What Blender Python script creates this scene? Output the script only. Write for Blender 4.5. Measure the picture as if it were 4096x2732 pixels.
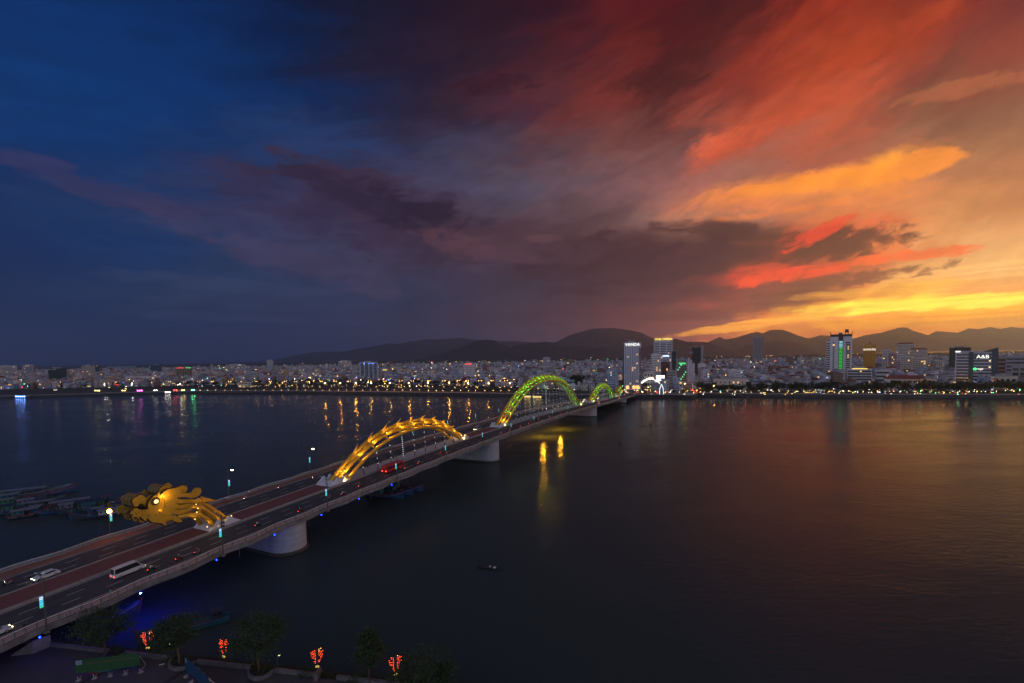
import bpy, bmesh, math, random
from mathutils import Vector, Matrix, noise as mnoise
for _o in list(bpy.data.objects): bpy.data.objects.remove(_o)
sc = bpy.context.scene
COL = sc.collection
R = math.radians
# ------------------------------------------------------------------ camera
F, CXP, CYH, HC, PITCH, ROLL = 1880.0, 2048.0, 1425.0, 56.7, R(3.0), R(1.0)
AYP = CYH + F * math.tan(PITCH)
cam_d = bpy.data.cameras.new('camera'); cam = bpy.data.objects.new('camera', cam_d); COL.objects.link(cam)
FW = Vector((0, math.cos(PITCH), -math.sin(PITCH))); UP0 = Vector((0, math.sin(PITCH), math.cos(PITCH))); RT0 = Vector((1, 0, 0))
RT = RT0 * math.cos(ROLL) - UP0 * math.sin(ROLL); UP = RT0 * math.sin(ROLL) + UP0 * math.cos(ROLL)
cam.matrix_world = Matrix(((RT.x, UP.x, -FW.x, 0), (RT.y, UP.y, -FW.y, 0), (RT.z, UP.z, -FW.z, HC), (0, 0, 0, 1)))
cam_d.sensor_width = 36.0; cam_d.lens = F / 4096 * 36.0
cam_d.shift_y = (AYP - 1366.0) / 4096.0
cam_d.clip_start = 1.0; cam_d.clip_end = 120000.0
sc.camera = cam
def ray(px, py):
    return RT * ((px - CXP) / F) - UP * ((py - AYP) / F) + FW
def gp(px, py, z=0.0):                      # pixel -> point on the level plane z
    d = ray(px, py); t = (z - HC) / d.z
    return Vector((d.x * t, d.y * t, z))
def at(px, py, dist):                       # pixel -> point at forward distance dist
    d = ray(px, py); t = dist / d.y
    return Vector((d.x * t, dist, HC + d.z * t))
# ------------------------------------------------------------------ render settings
sc.view_settings.view_transform = 'Standard'; sc.view_settings.look = 'None'
sc.view_settings.exposure = 0.0; sc.view_settings.gamma = 1.0
sc.render.engine = 'CYCLES'
cy = sc.cycles
cy.use_denoising = True
cy.max_bounces = 5; cy.diffuse_bounces = 2; cy.glossy_bounces = 3; cy.transmission_bounces = 2; cy.transparent_max_bounces = 8; cy.volume_bounces = 1
cy.caustics_reflective = False; cy.caustics_refractive = False
cy.sample_clamp_indirect = 1.2
# ------------------------------------------------------------------ sky
def lin(c):
    return tuple((x / 255 / 12.92) if x / 255 <= 0.04045 else ((x / 255 + 0.055) / 1.055) ** 2.4 for x in c)
SKY_AZ = [-47, -39, -31, -24, -17, -11, -5, 1, 7, 13, 18, 23, 28, 33, 38, 42, 46]
SKY = [
 (0.0, [(18,42,82),(25,48,85),(32,52,88),(36,54,88),(42,56,90),(48,58,88),(55,60,88),(60,60,85),(72,62,80),(100,68,74),(150,86,70),(190,105,62),(215,122,58),(225,132,55),(235,142,55),(240,150,55),(242,156,60)]),
 (0.03, [(16,40,80),(22,46,82),(30,50,86),(38,55,90),(42,56,90),(45,56,88),(52,58,86),(66,60,82),(82,60,74),(104,60,66),(120,62,64),(165,84,60),(238,140,45),(205,104,50),(228,120,40),(240,138,36),(242,152,44)]),
 (0.06, [(13,36,76),(20,44,82),(28,50,86),(34,52,88),(42,54,86),(48,54,82),(55,54,78),(68,54,72),(74,50,60),(84,48,55),(95,50,52),(112,60,56),(228,126,50),(232,150,62),(238,152,40),(246,162,28),(250,166,12)]),
 (0.075, [(12,36,75),(18,42,80),(28,48,84),(36,52,86),(42,52,84),(46,52,80),(55,52,76),(68,52,68),(74,50,60),(80,46,54),(92,48,52),(112,56,52),(135,70,45),(245,170,50),(255,214,66),(255,224,66),(251,190,40)]),
 (0.09, [(10,34,74),(20,44,82),(40,54,84),(42,53,84),(45,54,84),(48,52,80),(58,52,74),(68,52,66),(74,50,60),(78,46,54),(85,48,52),(158,66,56),(122,65,45),(155,82,40),(205,112,42),(250,188,58),(235,150,70)]),
 (0.12, [(8,34,74),(26,48,84),(42,58,90),(38,54,84),(44,54,84),(46,52,80),(54,54,76),(62,52,68),(66,48,58),(66,42,48),(72,42,48),(88,50,52),(122,62,54),(104,60,48),(202,106,60),(236,166,95),(240,180,105)]),
 (0.14, [(7,35,78),(16,44,88),(34,54,88),(42,54,86),(50,54,84),(50,52,78),(58,52,72),(60,50,66),(62,44,54),(66,40,46),(75,42,46),(132,52,46),(228,70,42),(190,65,42),(182,92,55),(229,156,92),(231,169,100)]),
 (0.16, [(6,36,80),(14,47,92),(34,54,88),(48,54,84),(58,56,84),(55,52,76),(62,52,72),(58,50,66),(60,42,52),(60,38,44),(64,38,44),(85,48,46),(190,65,42),(130,58,42),(226,108,54),(222,150,90),(218,155,95)]),
 (0.18, [(7,37,82),(12,48,94),(34,54,90),(54,57,88),(60,55,82),(60,52,74),(72,54,70),(64,49,62),(60,41,50),(61,38,43),(64,38,43),(72,42,42),(112,55,44),(92,50,42),(212,118,64),(212,142,85),(205,140,85)]),
 (0.21, [(8,38,82),(10,48,95),(34,54,92),(56,58,90),(62,54,80),(66,52,72),(84,58,68),(70,48,58),(60,40,48),(62,38,42),(66,38,42),(74,44,40),(92,54,42),(218,72,40),(206,126,75),(200,130,75),(188,118,70)]),
 (0.24, [(7,40,86),(20,50,94),(44,54,90),(60,57,88),(58,48,72),(60,44,62),(80,54,62),(74,50,58),(68,46,52),(70,46,48),(88,58,56),(105,72,62),(168,106,84),(215,118,66),(212,126,72),(198,124,75),(175,110,70)]),
 (0.27, [(6,42,92),(32,52,92),(50,52,86),(62,56,86),(52,40,64),(54,37,52),(66,44,54),(78,52,60),(82,56,60),(92,66,66),(125,90,85),(170,110,85),(226,126,74),(210,122,74),(236,136,64),(192,116,75),(168,106,70)]),
 (0.305, [(3,45,98),(20,50,98),(48,52,88),(58,50,78),(51,39,62),(58,44,64),(70,58,76),(80,64,76),(92,68,74),(110,76,78),(140,92,84),(182,108,84),(240,136,66),(252,150,56),(255,160,42),(206,120,65),(150,98,66)]),
 (0.34, [(0,48,104),(6,48,102),(42,50,88),(52,44,72),(50,38,62),(66,56,80),(72,68,94),(82,72,88),(100,76,84),(122,82,84),(140,90,85),(155,92,82),(152,96,80),(170,88,65),(155,90,68),(140,90,65),(135,85,62)]),
 (0.385, [(0,50,106),(2,49,105),(18,50,98),(40,52,90),(46,50,84),(58,56,86),(66,62,86),(76,66,82),(98,70,76),(118,76,74),(122,76,72),(200,88,58),(165,82,60),(182,82,52),(148,76,56),(128,76,54),(132,70,50)]),
 (0.42, [(0,50,108),(0,50,108),(4,48,104),(28,54,100),(36,54,96),(46,48,80),(60,56,80),(70,58,74),(96,62,66),(112,66,62),(105,60,56),(165,75,55),(176,72,45),(186,75,42),(136,60,45),(116,60,45),(130,55,40)]),
 (0.51, [(0,46,104),(0,46,104),(0,44,98),(2,36,84),(24,30,62),(36,28,50),(52,32,46),(75,34,46),(92,42,44),(115,44,36),(75,28,26),(110,42,34),(136,44,30),(161,58,26),(156,52,24),(126,40,30),(110,38,36)]),
 (0.61, [(0,42,98),(0,42,98),(0,36,86),(0,26,66),(18,20,46),(30,20,40),(42,22,38),(50,24,36),(70,24,30),(100,30,24),(74,14,16),(70,18,18),(76,18,16),(141,38,18),(131,38,20),(110,34,26),(100,34,32)]),
 (0.72, [(0,36,90),(0,36,90),(0,30,76),(2,20,55),(14,14,36),(24,12,30),(34,10,26),(36,8,22),(55,8,20),(80,14,18),(80,10,14),(52,8,14),(62,14,14),(110,28,16),(110,32,18),(95,30,24),(90,32,30)]),
]
EAST = (0.60, 0.59, 0.74)        # dusk lavender of the sky away from the sunset
HAZE_D = 8.0e-5
ZEN = (0.075, 0.08, 0.14)
world = bpy.data.worlds.new('World'); sc.world = world; world.use_nodes = True
wt = world.node_tree; wt.nodes.clear()
def W(t, **k):
    n = wt.nodes.new(t)
    for a, b in k.items(): setattr(n, a, b)
    return n
def wm(op, a, b=None, c=None, clamp=False):
    n = W('ShaderNodeMath', operation=op); n.use_clamp = clamp
    for i, v in enumerate((a, b, c)):
        if v is None: continue
        if isinstance(v, (int, float)): n.inputs[i].default_value = v
        else: wt.links.new(v, n.inputs[i])
    return n.outputs[0]
def wmix(f, a, b, mode='MIX'):
    n = W('ShaderNodeMix', data_type='RGBA', blend_type=mode)
    for i, v in ((0, f), (6, a), (7, b)):
        if isinstance(v, (int, float)): n.inputs[i].default_value = v
        elif isinstance(v, tuple): n.inputs[i].default_value = (*v, 1)
        else: wt.links.new(v, n.inputs[i])
    return n.outputs[2]
tc = W('ShaderNodeTexCoord'); sp = W('ShaderNodeSeparateXYZ'); wt.links.new(tc.outputs['Generated'], sp.inputs[0])
dx, dy, dz = sp.outputs
az = wm('ARCTAN2', dx, dy)
hor = wm('SQRT', wm('ADD', wm('MULTIPLY', dx, dx), wm('MULTIPLY', dy, dy)))
vv = wm('DIVIDE', dz, wm('MAXIMUM', hor, 0.02))
vabs = wm('ABSOLUTE', vv)
def wnoise(xs, ys, zs, scale, detail, rough, dist=0.0):
    cb = W('ShaderNodeCombineXYZ')
    for i, v in enumerate((xs, ys, zs)):
        if isinstance(v, (int, float)): cb.inputs[i].default_value = v
        else: wt.links.new(v, cb.inputs[i])
    n = W('ShaderNodeTexNoise'); n.inputs['Scale'].default_value = scale; n.inputs['Detail'].default_value = detail
    n.inputs['Roughness'].default_value = rough; n.inputs['Distortion'].default_value = dist
    wt.links.new(cb.outputs[0], n.inputs['Vector'])
    return n.outputs['Fac']
# cloud streaks run up and out to the right on the sunset side, flatter to the left
shear = wm('SUBTRACT', vv, wm('MULTIPLY', az, wm('MULTIPLY', wm('ADD', vv, 0.02), 0.5)))
n1 = wnoise(wm('MULTIPLY', az, 4.2), wm('MULTIPLY', shear, 11.0), 3.1, 1.0, 8.0, 0.68, 0.4)
n2 = wnoise(wm('MULTIPLY', az, 4.6), wm('MULTIPLY', shear, 13.0), 9.7, 1.0, 8.0, 0.68, 0.6)
n3 = wnoise(wm('MULTIPLY', az, 13.0), wm('MULTIPLY', shear, 30.0), 5.5, 1.0, 10.0, 0.68, 0.5)
wfade = wm('ADD', wm('MULTIPLY', vabs, 1.6, clamp=True), 0.18)
azw = wm('ADD', az, wm('MULTIPLY', wm('SUBTRACT', n1, 0.5), 0.42))
vw = wm('ADD', vabs, wm('MULTIPLY', wm('MULTIPLY', wm('SUBTRACT', n2, 0.5), 0.16), wfade))
azn = wm('ADD', wm('DIVIDE', azw, R(100.0)), 0.5)
cur = None; pv = None
for v, cols in SKY:
    rp = W('ShaderNodeValToRGB'); cr = rp.color_ramp; cr.interpolation = 'EASE' if False else 'LINEAR'
    while len(cr.elements) < len(cols): cr.elements.new(0.5)
    for e, a, c in zip(cr.elements, SKY_AZ, cols):
        e.position = a / 100.0 + 0.5; e.color = (*lin(c), 1)
    for e, a, c in zip(cr.elements, SKY_AZ, cols):
        e.position = a / 100.0 + 0.5; e.color = (*lin(c), 1)
    wt.links.new(azn, rp.inputs[0])
    if cur is None: cur = rp.outputs[0]
    else:
        mr = W('ShaderNodeMapRange', interpolation_type='SMOOTHSTEP' if v > 0.3 else 'LINEAR'); mr.clamp = True
        wt.links.new(vw, mr.inputs[0]); mr.inputs[1].default_value = pv; mr.inputs[2].default_value = v
        cur = wmix(mr.outputs[0], cur, rp.outputs[0])
    pv = v
# single cloud masses: (azimuth, tan elevation, half widths, slope, colour, opacity)
n4 = wnoise(wm('MULTIPLY', az, 11.0), wm('MULTIPLY', wm('ADD', wm('MULTIPLY', vv, 0.6), wm('MULTIPLY', shear, 0.4)), 25.0), 1.7, 1.0, 10.0, 0.60, 0.35)
n5 = wnoise(wm('MULTIPLY', az, 24.0), wm('MULTIPLY', shear, 62.0), 8.3, 1.0, 9.0, 0.62, 0.5)
n5c = wm('MULTIPLY', wm('SUBTRACT', n5, 0.5), 4.0)
n4c = wm('MULTIPLY', wm('SUBTRACT', n4, 0.5), 4.8)
CLOUDS = [(-14.5, .285, 14, .10, -.31, (58,41,60), .9), (-12, .295, 8, .05, -.25, (36,23,40), .9), (-19, .33, 8, .035, -.3, (46,32,52), .8), (-24, .29, 10, .055, -.3, (52,42,70), .7), (-6, .235, 6, .03, -.2, (92,58,66), .7), (-24.3, .193, 16, .036, -.28, (68,60,88), .7), (-40, .278, 8, .026, -.2, (54,50,86), .7),
 (-31.4, .138, 11, .015, -.03, (50,62,94), .6), (-28, .077, 15, .011, -.02, (50,60,92), .6), (-2.7, .56, 6, .034, 0, (50,17,27), .7),
 (25, .228, 10, .022, -.18, (66,40,40), .85), (24, .18, 9, .03, 0, (64,38,40), .7), (13, .19, 13, .06, 0, (60,36,43), .9), (6, .215, 8, .03, -.05, (74,48,56), .7), (34.3, .178, 6, .034, .08, (76,43,38), .9), (36, .122, 7, .014, .06, (104,58,48), .85), (30.4, .139, 6, .015, .10, (246,74,40), .85), (39.5, .150, 5, .011, .0, (248,98,44), .8), (32.5, .205, 4, .016, .5, (232,66,38), .8),
 (27, .092, 12, .016, .05, (96,54,48), .75), (21, .06, 8, .012, .03, (112,58,56), .7), (35.7, .292, 10, .024, -.07, (255,146,46), .75), (32, .255, 8, .011, 0, (240,132,62), .55), (42.2, .071, 12, .013, -.01, (255,232,72), .95), (27, .052, 9, .010, .11, (255,166,52), .85), (38, .098, 8, .010, .02, (250,170,60), .6), (41, .045, 10, .012, .02, (255,160,22), .8),
 (44.6, .388, 7, .015, -.1, (190,104,64), .45), (23.9, .40, 3.5, .024, .2, (214,94,60), .7), (30, .43, 8, .035, .35, (196,78,44), .6), (36, .50, 8, .035, .3, (176,62,26), .55), (19, .55, 5, .06, .3, (58,16,16), .6),
 (4, .244, 3.5, .012, -.05, (104,70,72), .45), (1.5, .205, 4, .012, -.1, (92,60,68), .45)]
for ca, cv, wa_, wv_, sl_, cc, op in CLOUDS:
    da = wm('SUBTRACT', az, R(ca)); du = wm('DIVIDE', da, R(wa_)); dv = wm('DIVIDE', wm('SUBTRACT', wm('SUBTRACT', vabs, cv), wm('MULTIPLY', da, sl_)), wv_)
    val = wm('ADD', wm('SUBTRACT', 1.0, wm('ADD', wm('MULTIPLY', du, du), wm('MULTIPLY', dv, dv))), n4c if wa_ > 7.5 else wm('ADD', wm('MULTIPLY', n4c, 0.45), n5c))
    mk = W('ShaderNodeMapRange', interpolation_type='SMOOTHSTEP'); wt.links.new(val, mk.inputs[0]); mk.inputs[1].default_value = 0.0; mk.inputs[2].default_value = 0.85; mk.inputs[4].default_value = op
    cur = wmix(mk.outputs[0], cur, lin(cc))
# wispy fine structure of the clouds
n6 = wnoise(wm('MULTIPLY', az, 5.0), wm('MULTIPLY', wm('SUBTRACT', vv, wm('MULTIPLY', az, 0.02)), 150.0), 4.4, 1.0, 8.0, 0.6, 0.4)
lowf = W('ShaderNodeMapRange', interpolation_type='SMOOTHSTEP'); wt.links.new(vabs, lowf.inputs[0]); lowf.inputs[1].default_value = 0.20; lowf.inputs[2].default_value = 0.06; lowf.inputs[4].default_value = 1.5
warmf = W('ShaderNodeMapRange', interpolation_type='SMOOTHSTEP'); wt.links.new(az, warmf.inputs[0]); warmf.inputs[1].default_value = R(-12); warmf.inputs[2].default_value = R(30); warmf.inputs[3].default_value = 0.25; warmf.inputs[4].default_value = 1.0
bri = wm('ADD', wm('ADD', wm('MULTIPLY', wm('SUBTRACT', n3, 0.5), 1.1), 1.0), wm('MULTIPLY', wm('MULTIPLY', wm('SUBTRACT', n6, 0.5), lowf.outputs[0]), warmf.outputs[0]))
cbri = W('ShaderNodeCombineXYZ')
for i in range(3): wt.links.new(bri, cbri.inputs[i])
cur = wmix(0.85, cur, cbri.outputs[0], 'MULTIPLY')
# what is seen of the low sky has come through the haze: undo that loss
path = wm('MINIMUM', 18000.0, wm('DIVIDE', 1020.0, wm('MAXIMUM', vabs, 0.01)))
gain = wm('EXPONENT', wm('MULTIPLY', wm('MULTIPLY', path, HAZE_D), wm('ADD', wm('MULTIPLY', warmf.outputs[0], 1.0), -0.06)))
cg = W('ShaderNodeCombineXYZ')
for i in range(3): wt.links.new(gain, cg.inputs[i])
cur = wmix(1.0, cur, cg.outputs[0], 'MULTIPLY')
# towards the zenith and away from the sunset
mz = W('ShaderNodeMapRange', interpolation_type='SMOOTHSTEP'); wt.links.new(vabs, mz.inputs[0]); mz.inputs[1].default_value = 0.62; mz.inputs[2].default_value = 2.2
cur = wmix(mz.outputs[0], cur, ZEN)
me = W('ShaderNodeMapRange', interpolation_type='SMOOTHSTEP'); wt.links.new(wm('ABSOLUTE', az), me.inputs[0]); me.inputs[1].default_value = R(52); me.inputs[2].default_value = R(125)
ez = W('ShaderNodeMapRange', interpolation_type='SMOOTHSTEP'); wt.links.new(vabs, ez.inputs[0]); ez.inputs[1].default_value = 0.1; ez.inputs[2].default_value = 1.3
east = wmix(ez.outputs[0], EAST, ZEN)
cur = wmix(me.outputs[0], cur, east)
nsky = W('ShaderNodeTexSky', sky_type='NISHITA'); nsky.sun_disc = False; nsky.sun_elevation = R(0.5); nsky.sun_rotation = R(66)
cur = wmix(1.0, cur, wmix(1.0, nsky.outputs[0], (0.004, 0.004, 0.004), 'MULTIPLY'), 'ADD')
bg = W('ShaderNodeBackground'); bg.inputs[1].default_value = 1.0; wt.links.new(cur, bg.inputs[0])
wo = W('ShaderNodeOutputWorld'); wt.links.new(bg.outputs[0], wo.inputs[0])
# the sun has gone behind the hills on the right: a faint, wide afterglow from there
sun_d = bpy.data.lights.new('sun', 'SUN'); sun_d.energy = 0.2; sun_d.angle = R(12); sun_d.color = (1.0, 0.55, 0.28)
sun = bpy.data.objects.new('sun', sun_d); COL.objects.link(sun)
sa, se = R(66), R(4)
sun.rotation_euler = Vector((-math.sin(sa) * math.cos(se), -math.cos(sa) * math.cos(se), -math.sin(se))).to_track_quat('-Z', 'Y').to_euler()
# ------------------------------------------------------------------ materials
MATS = {}
def mat(name, col, rough=0.7, metal=0.0, var=0.25, scale=1.0, bump=0.0, spec=0.4, col2=None, stretch=None):
    if name in MATS: return MATS[name]
    m = bpy.data.materials.new(name); m.use_nodes = True; nt = m.node_tree; b = nt.nodes['Principled BSDF']
    b.inputs['Roughness'].default_value = rough; b.inputs['Metallic'].default_value = metal
    b.inputs['Specular IOR Level'].default_value = spec
    t = nt.nodes.new('ShaderNodeTexCoord'); n = nt.nodes.new('ShaderNodeTexNoise')
    n.inputs['Scale'].default_value = scale; n.inputs['Detail'].default_value = 5; n.inputs['Roughness'].default_value = 0.65
    if stretch:
        mp = nt.nodes.new('ShaderNodeMapping'); mp.vector_type = 'TEXTURE'; mp.inputs['Rotation'].default_value = (0, 0, stretch[0]); mp.inputs['Scale'].default_value = (stretch[1], stretch[2], 1)
        nt.links.new(t.outputs['Object'], mp.inputs[0]); nt.links.new(mp.outputs[0], n.inputs['Vector'])
    else: nt.links.new(t.outputs['Object'], n.inputs['Vector'])
    mx = nt.nodes.new('ShaderNodeMix'); mx.data_type = 'RGBA'
    mr = nt.nodes.new('ShaderNodeMapRange'); mr.inputs[1].default_value = 0.3; mr.inputs[2].default_value = 0.7
    nt.links.new(n.outputs['Fac'], mr.inputs[0]); nt.links.new(mr.outputs[0], mx.inputs[0])
    c2 = col2 or tuple(min(1, c * (1 + var)) for c in col)
    c1 = col if col2 else tuple(c * (1 - var) for c in col)
    mx.inputs[6].default_value = (*c1, 1); mx.inputs[7].default_value = (*c2, 1)
    nt.links.new(mx.outputs[2], b.inputs['Base Color'])
    if bump:
        bp = nt.nodes.new('ShaderNodeBump'); bp.inputs['Strength'].default_value = bump; bp.inputs['Distance'].default_value = 0.1
        n2 = nt.nodes.new('ShaderNodeTexNoise'); n2.inputs['Scale'].default_value = scale * 4; n2.inputs['Detail'].default_value = 4
        nt.links.new(t.outputs['Object'], n2.inputs['Vector']); nt.links.new(n2.outputs['Fac'], bp.inputs['Height']); nt.links.new(bp.outputs[0], b.inputs['Normal'])
    MATS[name] = m
    return m
def em(name, col, strength, sample=True):
    if name in MATS: return MATS[name]
    m = bpy.data.materials.new(name); m.use_nodes = True; nt = m.node_tree; b = nt.nodes['Principled BSDF']
    b.inputs['Base Color'].default_value = (*[c * 0.5 for c in col], 1)
    b.inputs['Emission Color'].default_value = (*col, 1); b.inputs['Emission Strength'].default_value = strength
    if not sample: m.cycles.emission_sampling = 'NONE'
    MATS[name] = m
    return m
# ------------------------------------------------------------------ mesh builder
class MB:
    def __init__(s): s.v = []; s.f = []; s.m = []; s.mi = 0
    def add(s, vs, fs):
        o = len(s.v); s.v += [tuple(v) for v in vs]
        s.f += [tuple(o + i for i in f) for f in fs]; s.m += [s.mi] * len(fs); return s
    def box(s, x0, x1, y0, y1, z0, z1, M=None):
        vs = [Vector((x, y, z)) for z in (z0, z1) for x, y in ((x0, y0), (x1, y0), (x1, y1), (x0, y1))]
        if M is not None: vs = [M @ v for v in vs]
        return s.add(vs, [(3, 2, 1, 0), (4, 5, 6, 7), (0, 1, 5, 4), (1, 2, 6, 5), (2, 3, 7, 6), (3, 0, 4, 7)])
    def cbox(s, c, sx, sy, sz, rz=0.0, rx=0.0, ry=0.0):
        M = Matrix.Translation(c) @ Matrix.Rotation(rz, 4, 'Z') @ Matrix.Rotation(ry, 4, 'Y') @ Matrix.Rotation(rx, 4, 'X')
        return s.box(-sx / 2, sx / 2, -sy / 2, sy / 2, -sz / 2, sz / 2, M)
    def tube(s, pts, r, n=8, cap=True):
        pts = [Vector(p) for p in pts]; k = len(pts)
        rs = r if isinstance(r, (list, tuple)) else [r] * k
        vs = []; pu = None
        for i, p in enumerate(pts):
            t = (pts[min(i + 1, k - 1)] - pts[max(i - 1, 0)])
            t = t.normalized() if t.length > 1e-9 else Vector((0, 0, 1))
            u = t.cross(Vector((0, 0, 1)))
            if u.length < 0.05: u = pu if pu is not None else Vector((1, 0, 0))
            u = (u - t * u.dot(t)).normalized(); pu = u; w = t.cross(u)
            for j in range(n):
                a = 2 * math.pi * j / n
                vs.append(p + (u * math.cos(a) + w * math.sin(a)) * rs[i])
        fs = [(i * n + j, i * n + (j + 1) % n, (i + 1) * n + (j + 1) % n, (i + 1) * n + j) for i in range(k - 1) for j in range(n)]
        if cap: fs += [tuple(range(n - 1, -1, -1)), tuple((k - 1) * n + j for j in range(n))]
        return s.add(vs, fs)
    def lathe(s, c, prof, n=12):
        c = Vector(c); vs = []
        for r, z in prof:
            for j in range(n):
                a = 2 * math.pi * j / n; vs.append(c + Vector((r * math.cos(a), r * math.sin(a), z)))
        k = len(prof)
        fs = [(i * n + j, i * n + (j + 1) % n, (i + 1) * n + (j + 1) % n, (i + 1) * n + j) for i in range(k - 1) for j in range(n)]
        fs += [tuple(range(n - 1, -1, -1)), tuple((k - 1) * n + j for j in range(n))]
        return s.add(vs, fs)
    def prism(s, poly, z0, z1, M=None):           # poly in xy, extruded along z
        n = len(poly)
        vs = [Vector((x, y, z0)) for x, y in poly] + [Vector((x, y, z1)) for x, y in poly]
        if M is not None: vs = [M @ v for v in vs]
        return s.add(vs, [tuple(range(n - 1, -1, -1)), tuple(range(n, 2 * n))] + [(i, (i + 1) % n, n + (i + 1) % n, n + i) for i in range(n)])
    def loft(s, rings, closed=True, cap=True):
        n = len(rings[0]); vs = [v for r in rings for v in r]; k = len(rings)
        m = n if closed else n - 1
        fs = [(i * n + j, i * n + (j + 1) % n, (i + 1) * n + (j + 1) % n, (i + 1) * n + j) for i in range(k - 1) for j in range(m)]
        if cap and closed: fs += [tuple(range(n - 1, -1, -1)), tuple((k - 1) * n + j for j in range(n))]
        return s.add(vs, fs)
    def ball(s, c, r, sq=1.0):                    # octahedron-like small lamp
        c = Vector(c)
        vs = [c + Vector(v) * r for v in ((1, 0, 0), (0, 1, 0), (-1, 0, 0), (0, -1, 0), (0, 0, sq), (0, 0, -sq))]
        return s.add(vs, [(0, 1, 4), (1, 2, 4), (2, 3, 4), (3, 0, 4), (1, 0, 5), (2, 1, 5), (3, 2, 5), (0, 3, 5)])
    def sphere(s, c, r, n=10, k=6, sq=1.0):
        return s.lathe(c, [(max(0.001, r * math.sin(math.pi * i / k)), -r * sq * math.cos(math.pi * i / k)) for i in range(k + 1)], n)
    def mesh(s, name, mats, origin=None, smooth=False):
        me = bpy.data.meshes.new(name)
        o = Vector(origin) if origin is not None else None
        me.from_pydata([tuple(Vector(v) - o) for v in s.v] if o is not None else s.v, [], s.f)
        for m in (mats if isinstance(mats, (list, tuple)) else [mats]): me.materials.append(m)
        if any(s.m): me.polygons.foreach_set('material_index', s.m)
        if smooth: me.polygons.foreach_set('use_smooth', [True] * len(s.f))
        me.update(); return me
def ob(name, me, parent=None, loc=(0, 0, 0), rz=0.0):
    o = bpy.data.objects.new(name, me); COL.objects.link(o); o.location = loc; o.rotation_euler = (0, 0, rz)
    if parent is not None: o.parent = parent
    return o
def tag(o, label=None, cat=None, group=None, kind=None):
    if label: o['label'] = label
    if cat: o['category'] = cat
    if group: o['group'] = group
    if kind: o['kind'] = kind
    return o
def thing(name, label, cat, loc=(0, 0, 0), rz=0.0, group=None):
    return tag(ob(name, None, None, loc, rz), label, cat, group)
def part(mb, name, mats, parent, world=False, smooth=False, kind=None):
    o = ob(name, mb.mesh(name, mats, parent.location if world else None, smooth), parent)
    if kind: o['kind'] = kind
    return o
def sub(mb, name, mats, parent, top=None, smooth=False):
    return ob(name, mb.mesh(name, mats, top.location if top is not None else None, smooth), parent)
def struct(mb, name, mats, smooth=False, kind='structure', label=None):
    return tag(ob(name, mb.mesh(name, mats, None, smooth)), label, None, None, kind)
def copy_tree(o, parent=None):
    c = o.copy(); COL.objects.link(c); c.parent = parent
    for ch in o.children: copy_tree(ch, c)
    return c
def place(proto, used, loc, rz, label=None, group=None):
    o = proto if not used else copy_tree(proto)
    o.location = loc; o.rotation_euler = (0, 0, rz)
    if label: o['label'] = label
    if group: o['group'] = group
    return o
def lamp(name, loc, col, power, radius=0.2, parent=None, spot=None, aim=None):
    d = bpy.data.lights.new(name, 'SPOT' if spot else 'POINT'); d.energy = power; d.color = col; d.shadow_soft_size = radius
    o = bpy.data.objects.new(name, d); COL.objects.link(o)
    if spot: d.spot_size = spot; d.spot_blend = 0.6; o.rotation_euler = (Vector(aim) - Vector(loc)).to_track_quat('-Z', 'Y').to_euler()
    o.location = loc
    if parent is not None: o.parent = parent; o.location = Vector(loc) - parent.location
    return o
_text_cache = {}
def text_mesh(txt, mat_, size=1.0, depth=0.05):
    c = bpy.data.curves.new('lettering', 'FONT'); c.body = txt; c.size = size; c.extrude = depth; c.align_x = 'CENTER'; c.align_y = 'CENTER'; c.resolution_u = 2
    o = bpy.data.objects.new('lettering', c); COL.objects.link(o)
    dg = bpy.context.evaluated_depsgraph_get(); me = bpy.data.meshes.new_from_object(o.evaluated_get(dg))
    bpy.data.objects.remove(o); me.materials.clear(); me.materials.append(mat_)
    return me
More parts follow.
